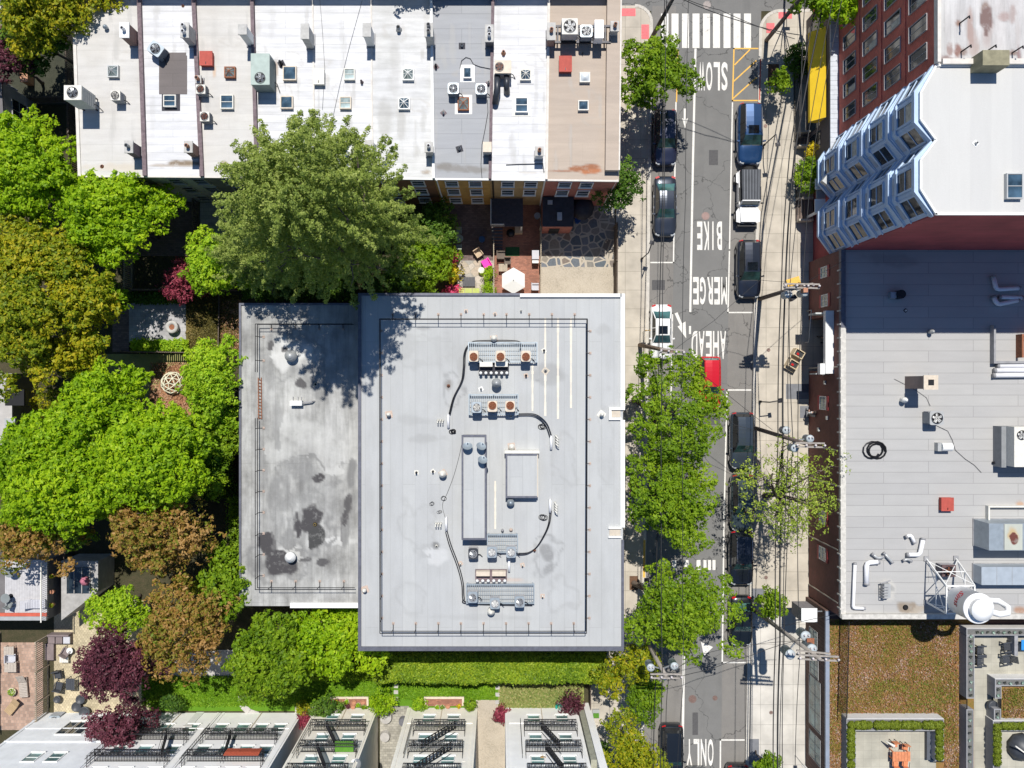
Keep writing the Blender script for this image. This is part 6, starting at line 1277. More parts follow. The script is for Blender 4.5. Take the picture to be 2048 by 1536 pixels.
car(1494, 274, 4.85, 1.98, 1.74, paint('blue', (.012, .05, .14)), 'large deep blue car with roof rails on the right kerb', 'suv', rails=2, sunroof=True)
car(1492, 541, 4.6, 1.92, 1.7, paint('black_blue', (.018, .024, .04)), 'black car with a pale roof bar parked behind the white four by four', 'suv', rails=1, sunroof=True)
car(1478.5, 880, 4.5, 1.9, 1.7, paint('grey_blue', (.045, .06, .08)), 'dark car with a shiny grey blue roof beside the leaning pole', 'suv', rails=1)
car(1479, 1003, 4.5, 1.85, 1.6, paint('dark_teal', (.05, .07, .075)), 'dull dark car beneath the sparse sprouting tree', 'suv', rails=2)
car(1477, 1112, 4.3, 1.9, 1.6, paint('ink', (.012, .016, .026)), 'black car with a glass roof panel on the right kerb below the sparse tree', 'suv', sunroof=True, rails=2)
car(1477, 1236, 3.95, 1.78, 1.45, paint('black', (.012, .016, .02)), 'black saloon with a sticker on its windscreen just above the white corner line', 'sedan')
car(1339.5, 1497, 4.5, 1.86, 1.66, paint('black2', (.014, .018, .024)), 'black car at the bottom of the left kerb beside the olive tree', 'suv', rails=1)
car(1389, 1581, 4.3, 1.8, 1.5, paint('grey3', (.10, .11, .12)), 'grey car whose tail just shows at the bottom edge in the lane', 'sedan'); car(1470, 1574, 4.3, 1.85, 1.6, paint('black4', (.03, .03, .035)), 'black car with red lamps cut by the bottom edge on the right kerb', 'suv')
# white four by four with a ribbed black soft top
t = thing('four_by_four', P(1489, 398, 0), 'white open wheeled four by four with a ribbed black top and spare wheel', 'car', 'cars parked along the kerbs'); ORG[t.name] = Vector((0, 0, 0))
PW_ = paint('jeep_white', (.74, .74, .74), 0, .3); m = MB(); m.prism([(-.6, -2.05), (.6, -2.05), (.72, -.75), (-.72, -.75)], .55, 1.12); m.box(-.78, .78, -.75, 1.95, .5, 1.14); m.build('body', PW_, t)
for s_ in (-1, 1):
    m = MB(); m.prism([(s_*.62, -2.1), (s_*.93, -2.02), (s_*.95, -1.2), (s_*.78, -.95), (s_*.68, -1.0)], .86, .96); m.build('front_wing', PW_, t); m = MB(); m.prism([(s_*.78, 1.0), (s_*.95, 1.1), (s_*.95, 1.8), (s_*.78, 1.9)], .86, .96); m.build('rear_wing', PW_, t)
    for y in (-1.5, 1.45):
        m = MB(); T = Matrix.Rotation(R(90), 4, 'Y'); m.cyl((s_*.80-.13, y, .4), .4, .26, 20, M=T); wh = m.build('wheel', TYRE, t); m = MB(); m.cyl((s_*.935-.005, y, .4), .22, .01, 12, M=T); m.build('rim', RIM, wh)
    m = MB(); m.cbox((s_*1.0, -.62, 1.2), .2, .1, .2); m.build('mirror', TRIM, t); m = MB(); m.box(s_*.79-.006, s_*.79+.006, -.5, .6, 1.16, 1.66); m.build('side_window', SDG, t); m = MB(); m.cyl((s_*.42, -2.08, .85), .1, .05, 12, M=Matrix.Rotation(R(90), 4, 'X')); m.build('headlight', HL, t)
    m = MB(); m.box(s_*.6-.08, s_*.6+.08, 1.96, 2.0, .8, 1.0); m.build('taillight', RED, t)
m = MB(); m.add([(-.72, -.78, 1.13), (.72, -.78, 1.13), (.64, -.52, 1.74), (-.64, -.52, 1.74)], [(0, 1, 2, 3)]); m.build('windscreen', WSG, t); m = MB()
for a, b in (((-.75, -.8, 1.13), (-.68, -.52, 1.78)), ((.75, -.8, 1.13), (.68, -.52, 1.78)), ((-.68, -.52, 1.78), (.68, -.52, 1.78)), ((-.75, -.8, 1.14), (.75, -.8, 1.14))): m.bar(a, b, .08)
m.build('windscreen_frame', PW_, t); SOFT = M('soft_top', (.05, .055, .065), .8, v=.15); m = MB(); m.prism([(-.7, -.5), (.7, -.5), (.74, 1.9), (-.74, 1.9)], 1.15, 1.8); m.build('soft_top', SOFT, t); m = MB()
for k in range(6): x = -.55+k*.22; m.bar((x, -.45, 1.815), (x*1.04, 1.85, 1.815), .06, .04)
m.build('roof_ribs', M('rib_grey', (.12, .13, .15), .6), t); m = MB(); m.cyl((0, 2.02, .95), .38, .24, 20, M=Matrix.Rotation(R(-90), 4, 'X')); m.build('spare_wheel', TYRE, t); m = MB(); m.cbox((0, -.86, 1.125), 1.1, .12, .02); m.build('bonnet_vent', TRIM, t)
m = MB(); m.cbox((0, -2.22, .5), 1.5, .2, .2); m.build('bumper', TRIM, t)
# ------------------------------------------------------------ poles, wires, lamps
WOOD = M('pole_wood', (.13, .10, .085), .9, v=.3, s=5); WOODG = M('weathered_wood', (.30, .27, .24), .9, v=.25, s=5); TRF = M('transformer_grey', (.40, .44, .46), .6, .1, v=.12); WIRE = M('wire_black', (.02, .02, .022), .6); INS = M('insulator', (.55, .50, .50), .4); ORG_ = M('orange_guard', (.75, .16, .05), .6)
def arrow_pt(a, b, f): return Vector(a).lerp(Vector(b), f)
def pole(base, top, ztop, label, mat=WOOD, arms=(), trs=(), boxes=()):
    b = P(*base, 0); t_ = P(*top, ztop); t = thing('utility_pole', b, label, 'utility pole', 'timber utility poles'); m = MB(); m.smooth = True; m.tube([b, b.lerp(t_, .5), t_], [.17, .15, .12], 12); m.build('mast', mat, t)
    for f, dx, dy, L_, mt in arms:
        c = b.lerp(t_, f); d = Vector((dx, dy, 0)).normalized()*L_/2
        for s_ in (-.13, .13):
            o = Vector((-d.y, d.x, 0)).normalized()*s_; m = MB(); m.bar(c-d+o, c+d+o, .10, .12); m.build('crossarm', mt, t)
        m = MB()
        for k in range(4): q = c+d*(-.95+k*.63); m.lathe(q+Vector((0, 0, .06)), [(.04, 0), (.04, .1), (.08, .12), (.08, .18), (.05, .24)], 8)
        m.build('insulators', INS, t)
    for f, ox, oy, r, h in trs:
        c = b.lerp(t_, f)+Vector((ox, oy, 0)); m = MB(); m.lathe(c, [(r*.9, -h), (r, -h+.05), (r, -.06), (r*1.06, -.05), (r*1.05, 0), (r*.7, .06), (.02, .09)], 20); tr = m.build('transformer', TRF, t)
        m = MB(); m.lathe(c+Vector((r*.4, .1, .05)), [(.04, 0), (.06, .1), (.04, .25)], 8); m.lathe(c+Vector((-r*.4, .1, .05)), [(.04, 0), (.06, .1), (.04, .25)], 8); m.build('bushing', INS, tr)
        m = MB(); m.bar(c-Vector((0, 0, h*.5)), b.lerp(t_, f)-Vector((0, 0, h*.5)), .08); m.build('bracket', STL, t)
    for k, (f, ox, oy, sx, sy, sz, mt) in enumerate(boxes):
        c = b.lerp(t_, f)+Vector((ox, oy, 0)); m = MB(); m.cbox(c, sx, sy, sz, .3*k); m.build('fitting', mt, t)
    return t
pole((1298, 86), (1352, -14), 10.5, 'timber pole crossing the corner of the big crosswalk at the top left kerb', arms=[(.97, 1, .1, 2.2, WOODG)])
pole((1532, 82), (1622, -30), 10.5, 'timber pole leaning over the top right kerb corner by the red paving', arms=[(.97, 1, .1, 2.2, WOODG)])
pole((1519, 598), (1603, 572), 10.3, 'timber pole with orange insulator sleeves and dark transformers by the maroon shopfront', arms=[(1.0, 1, -.02, 2.4, WOODG), (.94, 1, .1, 2.0, WOODG)], trs=[(.90, -.55, -.45, .26, .9), (.90, .55, -.35, .26, .9)], boxes=[(.97, .2, -.3, .3, .3, .5, CLAY), (.95, -.4, .35, .9, .5, .08, YEL), (.85, -.2, -.7, .4, .3, .5, BLK)])
pole((1509, 856), (1620, 890), 11.5, 'dark timber pole with three pale transformers over the sparse tree', arms=[(1.0, 1, -.02, 1.9, WOODG)], trs=[(.60, .1, .5, .28, .85), (.80, .9, .15, .26, .85), (.80, -.15, -.5, .26, .85)])
pole((1504, 1217), (1640, 1318), 13.0, 'long weathered pole with a cluster of transformers over the light slabs', WOODG, arms=[(.98, 1, -.05, 2.6, WOODG), (.92, 1, -.1, 2.2, WOODG)], trs=[(.74, -.6, -.75, .33, 1.1), (.74, .45, .5, .33, 1.0), (.80, .55, -.15, .33, 1.1)], boxes=[(.76, .65, .2, .5, .5, .06, RUST)])
pole((1279, 690), (1344, 703), 10.5, 'weathered pole leaning over the tail of the white saloon', M('brown_pole', (.20, .14, .10), .9, v=.3, s=5), arms=[(1.0, 1, -.08, 1.6, WOODG)])
pole((1278, 1256), (1332, 1352), 10.8, 'pole with three pale transformers and a double crossarm over the left kerb', WOODG, arms=[(1.0, 1, 0, 2.1, WOODG)], trs=[(.92, -.85, .25, .26, .95), (.92, .75, .35, .26, .95), (.96, .0, -.25, .2, .6)])
WN = [0]
def wire(label, pts, r=.022, sag=.25, mat=WIRE):
    P3 = [P(x, y, z) for x, y, z in pts]; Q = []
    for a, b in zip(P3[:-1], P3[1:]):
        for k in range(12): f = k/12; q = a.lerp(b, f); q.z -= sag*4*f*(1-f); Q.append(q)
    Q.append(P3[-1]); m = MB(); m.smooth = True; m.tube(Q, r, 5, False); solo(m, 'overhead_wire', mat, P3[0], label, 'wire', 'overhead wires along the street')
for pts, r, lb in (
 ([(1655, -30, 7.2), (1590, 300, 7.0), (1571, 560, 6.8), (1566, 880, 6.8), (1560, 1280, 6.9), (1556, 1600, 6.9)], .06, 'thickest black cable bundle above the right pavement'),
 ([(1640, -30, 6.8), (1580, 300, 6.6), (1563, 565, 6.5), (1556, 880, 6.5), (1551, 1280, 6.5), (1547, 1600, 6.5)], .04, 'black cable just left of the thickest bundle on the right pavement'),
 ([(1672, -30, 9.8), (1612, 300, 9.7), (1580, 570, 9.9), (1577, 880, 10.4), (1566, 1300, 11.0), (1560, 1600, 10.6)], .025, 'thin wire just right of the thickest bundle over the right pavement'),
 ([(1690, -30, 10.2), (1628, 300, 10.0), (1606, 570, 10.3), (1596, 888, 11.2), (1600, 1310, 12.0), (1590, 1600, 11.0)], .022, 'rightmost thin wire running past the yellow awning'),
 ([(1612, -30, 7.8), (1602, 240, 7.6), (1590, 330, 7.6), (1578, 565, 7.4), (1586, 885, 7.2), (1568, 1290, 7.4), (1566, 1600, 7.4)], .03, 'wavering dark cable between the poles on the right pavement'),
 ([(1334, -30, 9.6), (1329, 400, 9.4), (1325, 700, 10.3), (1323, 1000, 9.8), (1325, 1350, 10.6), (1321, 1600, 10)], .028, 'wire crossing over the roofs of the cars on the left kerb'),
 ([(1330, -30, 7.2), (1326, 400, 7.0), (1318, 700, 7.0), (1316, 1000, 7.0), (1312, 1350, 7.2), (1306, 1600, 7)], .035, 'thicker cable along the left kerb beside the car roofs wire'),
 ([(1378, -30, 10.3), (1371, 400, 10.0), (1365, 703, 10.5), (1366, 1000, 10.2), (1368, 1352, 10.9), (1352, 1600, 10.5)], .02, 'thin wire between left parking lane and the lane line'),
 ([(1338, 1352, 10.8), (1332, 1450, 10.2), (1326, 1600, 10)], .022, 'short thin wire from the double crossarm to the bottom edge')): wire(lb, pts, r)
for pts, r, lb in (([(1348, -10, 10.2), (1480, 42, 9.6), (1600, 70, 9.8)], .03, 'upper black cable slanting across the big crosswalk'), ([(1356, -10, 10.2), (1440, 20, 9.2), (1590, 78, 9.6)], .022, 'lower black cable slanting across the big crosswalk'),
 ([(1344, 703, 10.4), (1430, 640, 9), (1520, 560, 9), (1603, 565, 10)], .014, 'thin line from the weathered pole across to the orange sleeved pole'), ([(1348, 705, 10.3), (1420, 760, 9), (1545, 860, 8.5)], .016, 'pale thin line slanting over the red car'),
 ([(1334, 1352, 10.6), (1400, 1310, 9.2), (1500, 1290, 9), (1640, 1280, 9)], .016, 'thin line crossing the lane above the brown manhole'), ([(1334, 1362, 10.6), (1420, 1340, 9.0), (1500, 1312, 9.5), (1600, 1280, 10.5)], .02, 'dark line crossing the lane just above the brown manhole'),
 ([(1604, 570, 9.6), (1690, 520, 6.5)], .016, 'thin service line from the orange sleeved pole to the warehouse edge'), ([(1590, 880, 9), (1470, 850, 7), (1380, 770, 6)], .012, 'thin guy line from the dark pole over the lane corner'),
 ([(1590, 1290, 9), (1560, 1255, 9.5), (1680, 1228, 6)], .018, 'service cable looping from the transformer cluster to the brown warehouse corner'), ([(1240, 1455, 6), (1180, 1500, 5), (1330, 1360, 10.2)], .012, 'pale service line from the houses up to the double crossarm')): wire(lb, pts, r, .2)
def lamp(base, label, d, h=4.2, mat=BLK, head=.5):
    b = P(*base, .12); t = thing('street_lamp', b, label, 'street lamp', 'slim street lamps'); v = Vector((d[0], d[1], 0)).normalized()
    m = MB(); m.tube([b, b+Vector((0, 0, .4))], .09, 8); m.tube([b, b+Vector((0, 0, h)), b+v*.8+Vector((0, 0, h+.1))], .045, 6); m.build('post', mat, t); m = MB(); q = b+v*.8+Vector((0, 0, h+.02)); m.cbox(q, head*.55, head*.7, .1, math.atan2(v.y, v.x)); m.build('lamp_head', mat, t); return t
lamp((1526, 292), 'slim black street lamp leaning over the pavement right of the blue car', (.15, -1), 3.0); lamp((1283, 518), 'slim street lamp on the left pavement above the concrete court', (.3, .9), 3.0); lamp((1276, 1160), 'slim street lamp beside the lower left tree pit', (.1, 1), 3.2); lamp((1519, 803), 'small bent lamp post beside the long pole shadow', (.9, .15), 2.4); lamp((1517, 1190), 'small bent lamp post above the weathered pole foot', (.9, -.3), 2.2)
def sign(px, py, label, col, w_=.45, h=2.2, rz=0):
    t = thing('street_sign', P(px, py, .12), label, 'sign', None, rz); ORG[t.name] = Vector((0, 0, 0)); m = MB(); m.tube([(0, 0, 0), (0, 0, h)], .03, 6); m.build('post', STL, t); m = MB(); m.box(-w_/2, w_/2, -.015, .015, h-.5, h); m.build('plate', col, t)
sign(1286, 664, 'yellow sign on a thin post beside the white saloon', YEL, .4); sign(1573, 33, 'pink red sign at the top right corner over the red paving', PINK, .5); sign(1590, 1510, 'small white sign near the bottom of the right pavement', WHT, .3)
# wrapped box hanging on the wall, crates, bicycle
t = thing('wall_sign_box', P(1606, 1225, 0), 'large white topped hanging sign box over the light slabs at the warehouse corner', 'sign box'); a, b = P(1603, 1217, 4.4), P(1633, 1243, 4.4)
m = MB(); m.box(a.x, b.x, b.y, a.y, 2.4, 4.4); m.build('box', M('sign_side', (.22, .21, .22), .6), t); m = MB(); m.box(a.x-.03, b.x+.03, b.y-.03, a.y+.03, 4.403, 4.46); m.build('lid', WHT, t); m = MB(); m.bar((b.x, (a.y+b.y)/2, 3.4), (SX+.0, (a.y+b.y)/2, 3.4), .08); m.build('bracket', STL, t)
for x, y, lb in ((1591, 708, 'upper open timber planter crate on the right pavement'), (1580, 729, 'lower open timber planter crate on the right pavement')):
    t = thing('crate', P(x, y, .12), lb, 'crate', 'open crates on the pavement', R(-30)); ORG[t.name] = Vector((0, 0, 0)); PINE = M('pine', (.55, .45, .30), .8, v=.15, s=8); m = MB()
    for q in ((-.4, -.34, -.3, .3), (.34, .4, -.3, .3), (-.34, .34, -.3, -.24), (-.34, .34, .24, .3)): m.box(*q, 0, .85)
    m.build('frame', PINE, t); m = MB(); m.box(-.33, .33, -.23, .23, .0, .7); m.build('contents', TRIM, t); m = MB(); m.cbox((-.05, -.05, .7), .2, .16, .05); m.build('red_pot', RED, t); m = MB(); m.box(-.42, .42, -.52, -.31, .3, .36); m.build('shelf', PINE, t)
t = thing('bicycle', P(1180, 1450, 0), 'black bicycle leaning by the planters near the bottom white house', 'bicycle'); c = P(1178, 1455, .0)
for dy in (-.5, .5):
    m = MB(); vs = [c+Vector((dy*.9, dy*.15, .34))+Vector((math.cos(a)*.33, 0, math.sin(a)*.33)) for a in np.linspace(0, 2*math.pi, 18)]; m.tube(vs, .025, 5, False); m.build('wheel', TYRE, t)
m = MB(); A_ = c+Vector((-.45, -.07, .34)); B_ = c+Vector((.45, .07, .34)); S_ = c+Vector((-.12, 0, .85)); H_ = c+Vector((.32, .05, .85)); K_ = c+Vector((0, 0, .3))
for p, q in ((A_, S_), (S_, H_), (H_, B_), (K_, S_), (K_, H_), (K_, A_)): m.bar(p, q, .035)
m.build('frame', BLK, t); m = MB(); m.cbox(S_+Vector((0, 0, .03)), .24, .12, .05); m.build('saddle', BLK, t); m = MB(); m.bar(H_+Vector((0, -.25, .08)), H_+Vector((0, .25, .08)), .03); m.build('handlebar', BLK, t)
m = MB(); c = P(1607, 655, .12); m.tube([c+Vector((.1, -1.2, .0)), c+Vector((.1, -1.2, .9)), c+Vector((.25, 1.3, 1.0)), c+Vector((.25, 1.3, 0))], .05, 8); solo(m, 'handrail', GREYM, c, 'pale handrail in the bay windows shadow on the right pavement', 'handrail')
# fences along the right pavement at the top
gate(1600, 270, 1599, 84, .12, 1.3, 'black spiked fence in front of the yellow awning', n=60); gate(1598, 272, 1622, 272, .12, 1.3, 'short black fence return below the yellow awning', n=8)
gate(1603, 425, 1601, 330, .12, 1.2, 'black fence in front of the yellow and green shrubs by the bays', n=30)
t = thing('porch', P(1628, 380, 0), 'small white double slab porch roof below the first bay windows', 'porch'); m = MB(); m.pbox((1631, 357), (1651, 379), 2.9, 3.0); m.build('slab', WHT, t); m = MB(); m.pbox((1630, 398), (1651, 426), 2.9, 3.0); m.build('slab', WHT, t); m = MB(); m.pbox((1633, 380), (1651, 397), 2.6, 2.7); m.build('slab', BLG, t)
a, b = P(1633, 360, 2.6), P(1651, 424, 2.6)
for y in (a.y, b.y): m = MB(); m.box(a.x, a.x+.12, y-.1, y+.1, 0, 2.6); m.build('post', WHT, t)
def stoop(y0, y1, label):
    t = thing('stoop', P(1600, (y0+y1)/2, 0), label, 'steps'); a, b = P(1594, y0, .5), P(1622, y1, .5); m = MB()
    for k in range(4): m.box(a.x+k*(b.x-a.x)/4, b.x, b.y, a.y, .12+k*.16, .12+(k+1)*.16-.002)
    m.build('steps', M('brown_stone', (.16, .12, .10), .85), t); m = MB(); m.box(a.x, b.x, a.y, a.y+.15, .1, 1.0); m.box(a.x, b.x, b.y-.15, b.y, .1, 1.0); m.build('side_walls', TAN, t)
stoop(400, 440, 'brown steps with sandy side walls below the white porch'); stoop(268, 292, 'narrow dark steps at the lower end of the shopfront strip')
# ------------------------------------------------------------ people
SKIN = M('skin', (.45, .27, .19), .6); HAIR = M('dark_hair', (.03, .02, .015), .7)
def person(px, py, z, rz, label, top, trousers, hair=HAIR, lean=.0, bag=False, cap=None, walk=.16):
    t = thing('person', P(px, py, z), label, 'person', None, R(rz)); ORG[t.name] = Vector((0, 0, 0))
    J = {'pel': (0, 0, .96), 'wai': (0, -.01, 1.12), 'che': (0, -.03-lean*.4, 1.36), 'nek': (0, -.03-lean*.6, 1.50), 'hd0': (0, -.05-lean*.7, 1.57), 'hd1': (0, -.05-lean*.8, 1.72)}
    E = [('pel', 'wai'), ('wai', 'che'), ('che', 'nek'), ('nek', 'hd0'), ('hd0', 'hd1')]; RD_ = {'pel': .15, 'wai': .13, 'che': .16, 'nek': .055, 'hd0': .085, 'hd1': .09}
    for s_, n_ in ((-1, 'l'), (1, 'r')):
        J['sh'+n_] = (s_*.18, -.03-lean*.5, 1.42); J['el'+n_] = (s_*.25, .02+s_*.05-lean*.3, 1.16); J['wr'+n_] = (s_*.22, -.18+s_*.06-lean*.3, 1.02)
        J['hi'+n_] = (s_*.10, 0, .92); J['kn'+n_] = (s_*.10, -.06-s_*walk*.6, .50); J['an'+n_] = (s_*.10, s_*-walk, .09); J['to'+n_] = (s_*.11, s_*-walk-.17, .04)
        E += [('che', 'sh'+n_), ('sh'+n_, 'el'+n_), ('el'+n_, 'wr'+n_), ('pel', 'hi'+n_), ('hi'+n_, 'kn'+n_), ('kn'+n_, 'an'+n_), ('an'+n_, 'to'+n_)]
        RD_.update({'sh'+n_: .07, 'el'+n_: .048, 'wr'+n_: .032, 'hi'+n_: .10, 'kn'+n_: .065, 'an'+n_: .045, 'to'+n_: .04})
        wv = Vector(J['wr'+n_]); base_ = wv+Vector((s_*-.01, -.05, -.03)); J['pa'+n_] = tuple(base_); RD_['pa'+n_] = .03; E.append(('wr'+n_, 'pa'+n_))
        for k in range(5):
            off = Vector(((k-1.5)*.018, -.05-.012*(k in (1, 2)), -.02)) if k < 4 else Vector((-s_*.045, -.02, .0)); J['f%d%s' % (k, n_)] = tuple(base_+off); RD_['f%d%s' % (k, n_)] = .009; J['g%d%s' % (k, n_)] = tuple(base_+off+Vector((0, -.025, -.025))); RD_['g%d%s' % (k, n_)] = .008
            E += [('pa'+n_, 'f%d%s' % (k, n_)), ('f%d%s' % (k, n_), 'g%d%s' % (k, n_))]
    keys = list(J); me = bpy.data.meshes.new('body'); me.from_pydata([J[k] for k in keys], [(keys.index(a), keys.index(b)) for a, b in E], []); o = bpy.data.objects.new('body', me); C.objects.link(o)
    md = o.modifiers.new('s', 'SKIN'); sv = me.skin_vertices[0].data
    for i, k in enumerate(keys): sv[i].radius = (RD_[k], RD_[k]); sv[i].use_root = (k == 'pel')
    ss = o.modifiers.new('u', 'SUBSURF'); ss.levels = 1; ss.render_levels = 1
    dg = bpy.context.evaluated_depsgraph_get(); m2 = bpy.data.meshes.new_from_object(o.evaluated_get(dg)); bpy.data.objects.remove(o); m2.name = 'body'
    for mt in (SKIN, top, trousers, TRIM): m2.materials.append(mt)
    for p in m2.polygons:
        c = p.center; ad = abs(c.x); p.use_smooth = True
        p.material_index = 3 if c.z < .09 else 2 if (c.z < .98 and ad < .19) else 1 if (c.z < 1.47 and not (c.z < 1.1 and ad > .19)) else 0
    o = bpy.data.objects.new('body', m2); C.objects.link(o); o.parent = t; hy = -.05-lean*.8
    m = MB(); m.lathe((0, hy+.015, 1.60), [(.095, 0), (.105, .06), (.10, .13), (.07, .18), (.01, .205)], 14); m.build('hair' if cap is None else 'helmet', cap or hair, t)
    m = MB(); m.cyl((0, hy-.10, 1.60), .012, .035, 6); m.build('nose', SKIN, t); m = MB(); m.cbox((0, hy-.092, 1.555), .05, .01, .012); m.build('mouth', M('lips', (.35, .12, .10), .6), t)
    for s_ in (-1, 1): m = MB(); m.cbox((s_*.033, hy-.092, 1.635), .022, .012, .012); m.build('eye', TRIM, t); m = MB(); m.cbox((s_*.092, hy, 1.60), .02, .03, .05); m.build('ear', SKIN, t)
    if bag: m = MB(); m.cbox((0, .17, 1.08), .28, .16, .4); m.build('backpack', TRIM, t)
    return t
person(1645, 684, .1, 60, 'person in a bright green top standing in the dark loading doorway', M('hivis_green', (.18, .62, .03), .7), TRIM, lean=.15)
person(1641, 674, .1, -120, 'person with an orange red helmet in the dark loading doorway', M('dark_jacket', (.03, .03, .04), .8), TRIM, cap=M('helmet_orange', (.72, .12, .04), .4))
person(1613, 826, .12, 170, 'person in black and white walking down the right pavement close to the brick wall', M('white_shirt', (.70, .70, .70), .8), TRIM, bag=True, lean=.1, walk=.22)
# ------------------------------------------------------------ trees and plants
L_BRIGHT = Mleaf('leaf_bright', [(.12, .23, .006), (.25, .42, .008), (.42, .56, .015)], .4)
L_STREET = Mleaf('leaf_street', [(.08, .16, .008), (.17, .29, .010), (.30, .42, .02)], .4)
L_OLIVE = Mleaf('leaf_olive', [(.10, .17, .008), (.24, .29, .010), (.48, .40, .015)], .35)
L_CON = Mleaf('leaf_feathery', [(.14, .20, .04), (.25, .32, .06), (.42, .47, .13)], .36)
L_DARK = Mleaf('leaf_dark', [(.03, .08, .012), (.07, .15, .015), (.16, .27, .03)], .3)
L_RUST = Mleaf('leaf_rust', [(.15, .22, .015), (.24, .22, .03), (.36, .20, .05), (.50, .31, .12)], .38)
L_PURP = Mleaf('leaf_purple', [(.04, .012, .018), (.10, .026, .042), (.20, .06, .085)], .25)
L_CRIM = Mleaf('leaf_crimson', [(.11, .015, .03), (.24, .03, .06), (.38, .08, .11)], .25)
L_YEL = Mleaf('leaf_yellow', [(.26, .24, .01), (.58, .46, .012), (.75, .58, .03)], .3)
L_LIME = Mleaf('leaf_lime', [(.13, .26, .012), (.28, .46, .015), (.46, .60, .03)], .38)
L_IVY = Mleaf('leaf_ivy', [(.06, .13, .01), (.19, .30, .015), (.36, .44, .03)], .3)
L_SP = Mleaf('leaf_spring', [(.14, .20, .03), (.28, .38, .04), (.44, .52, .08)], .4)
L_RED = Mleaf('petal_red', [(.45, .02, .05), (.7, .05, .15), (.8, .15, .3)], .2); L_BOX = Mleaf('leaf_box', [(.06, .10, .01), (.15, .20, .015), (.25, .30, .03)], .2)
TG = 'broad garden trees behind the terraces'
tree('broadleaf_tree', 'bright yellow green tree at the left edge under the white air conditioner', 'tree', 62, 345, 92, 122, 3, 10, L_BRIGHT, TG, 1, gaps=.1, dens=.95)
tree('broadleaf_tree', 'bright green tree spreading below the leftmost terrace houses', 'tree', 232, 436, 100, 98, 3, 10, L_BRIGHT, TG, 2, gaps=.1, ext=[(330, 400), (150, 380)])
tree('maple_tree', 'large olive and gold tree filling the middle of the left edge', 'tree', 92, 612, 134, 172, 3.5, 12, L_OLIVE, TG, 3, dens=.95, ext=[(10, 770), (185, 700), (20, 460)])
tree('maple_tree', 'gold and green tree in the top left corner', 'tree', 105, 14, 110, 78, 4, 11, L_OLIVE, TG, 4, ext=[(240, 10), (215, 0), (60, 95)])
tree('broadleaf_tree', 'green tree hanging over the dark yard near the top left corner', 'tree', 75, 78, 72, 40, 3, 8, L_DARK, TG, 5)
tree('copper_tree', 'dark purple tree at the left edge near the top', 'tree', 12, 118, 55, 48, 2, 7, L_PURP, TG, 6, leaf=.13)
tree('feathery_tree', 'huge feathery grey green tree between the terrace and the annex', 'tree', 634, 424, 186, 192, 5, 26, L_CON, TG, 7, lobes=60, leaf=.08, base=(738, 530), k=18, dome=.17, feather=300)
tree('feathery_tree', 'lower feathery grey green tree pressed against the left side of the huge one', 'tree', 520, 505, 100, 100, 3, 13, L_CON, TG, 71, lobes=30, leaf=.08, k=18, dome=.17, feather=120, base=(575, 550))
tree('broadleaf_tree', 'very large bright green tree at the left under the olive tree', 'tree', 130, 940, 150, 140, 4, 12, L_BRIGHT, TG, 8, gaps=.1, dens=1.0)
tree('broadleaf_tree', 'large bright green tree left of the annex and below the timber dome', 'tree', 308, 915, 136, 118, 4, 12, L_BRIGHT, TG, 9, gaps=.1, ext=[(220, 750), (260, 765)])
tree('broadleaf_tree', 'bright green tree topping the group below the dome lawn', 'tree', 200, 806, 70, 60, 4, 11, L_BRIGHT, TG, 10, gaps=.1)
tree('columnar_tree', 'dense rounded bright green tree beside the upper half of the annex', 'tree', 424, 766, 46, 88, 3, 8.5, L_LIME, TG, 11, dens=1.2, leaf=.13)
tree('broadleaf_tree', 'green tree tucked beside the annex wall halfway down', 'tree', 430, 900, 45, 80, 2, 7, L_STREET, TG, 12)
tree('rust_tree', 'rust brown leafed tree left of the lower annex', 'tree', 318, 1058, 112, 95, 3.5, 10.5, L_RUST, TG, 13, dens=.62, gaps=.38, leaf=.14, layer=.7)
tree('rust_tree', 'rust and olive leafed tree over the purple tree and the garden terrace', 'tree', 378, 1235, 92, 95, 3, 9.5, L_RUST, TG, 14, dens=.7, gaps=.34, leaf=.14, layer=.7, ext=[(330, 1330), (390, 1335), (300, 1290)])
tree('rust_tree', 'sparse rusty tree at the left edge above the deck', 'tree', 70, 1070, 95, 55, 3.5, 9.5, L_RUST, TG, 15, dens=.5, gaps=.35, leaf=.15, layer=.8, ext=[(140, 1130), (20, 1110)])
tree('broadleaf_tree', 'patchy green tree with bare twigs at the left edge above the deck', 'tree', 90, 1035, 90, 45, 3, 8.5, L_STREET, TG, 16, dens=.6, gaps=.3)
tree('lime_shrub', 'lime green rounded tree above the purple tree', 'tree', 240, 1215, 58, 38, 1.5, 5, L_LIME, TG, 17, dens=1.1, leaf=.13)
tree('broadleaf_tree', 'green tree between the rust leafed tree and the annex corner', 'tree', 462, 1165, 38, 90, 2, 7.5, L_STREET, TG, 18, dens=.8, gaps=.15)
tree('copper_tree', 'deep purple maple on the cobbled patio', 'tree', 232, 1320, 76, 64, 2, 7, L_PURP, TG, 19, dens=1.4, leaf=.115, spread=.09)
tree('copper_tree', 'plum coloured tree in front of the grey white house', 'tree', 240, 1442, 62, 32, 1.5, 6.5, L_PURP, TG, 20, dens=1.2, leaf=.12)
tree('broadleaf_tree', 'fresh green tree on the lawn left of the lowest block corner', 'tree', 545, 1308, 84, 92, 2.5, 8.5, L_STREET, TG, 21, dens=.95, gaps=.12)
tree('broadleaf_tree', 'bright green tree below the annex beside the big silver block', 'tree', 655, 1270, 85, 72, 2, 7.5, L_BRIGHT, TG, 22, gaps=.1, dens=.9, ext=[(640, 1195), (660, 1205), (745, 1310), (720, 1230), (700, 1200)])
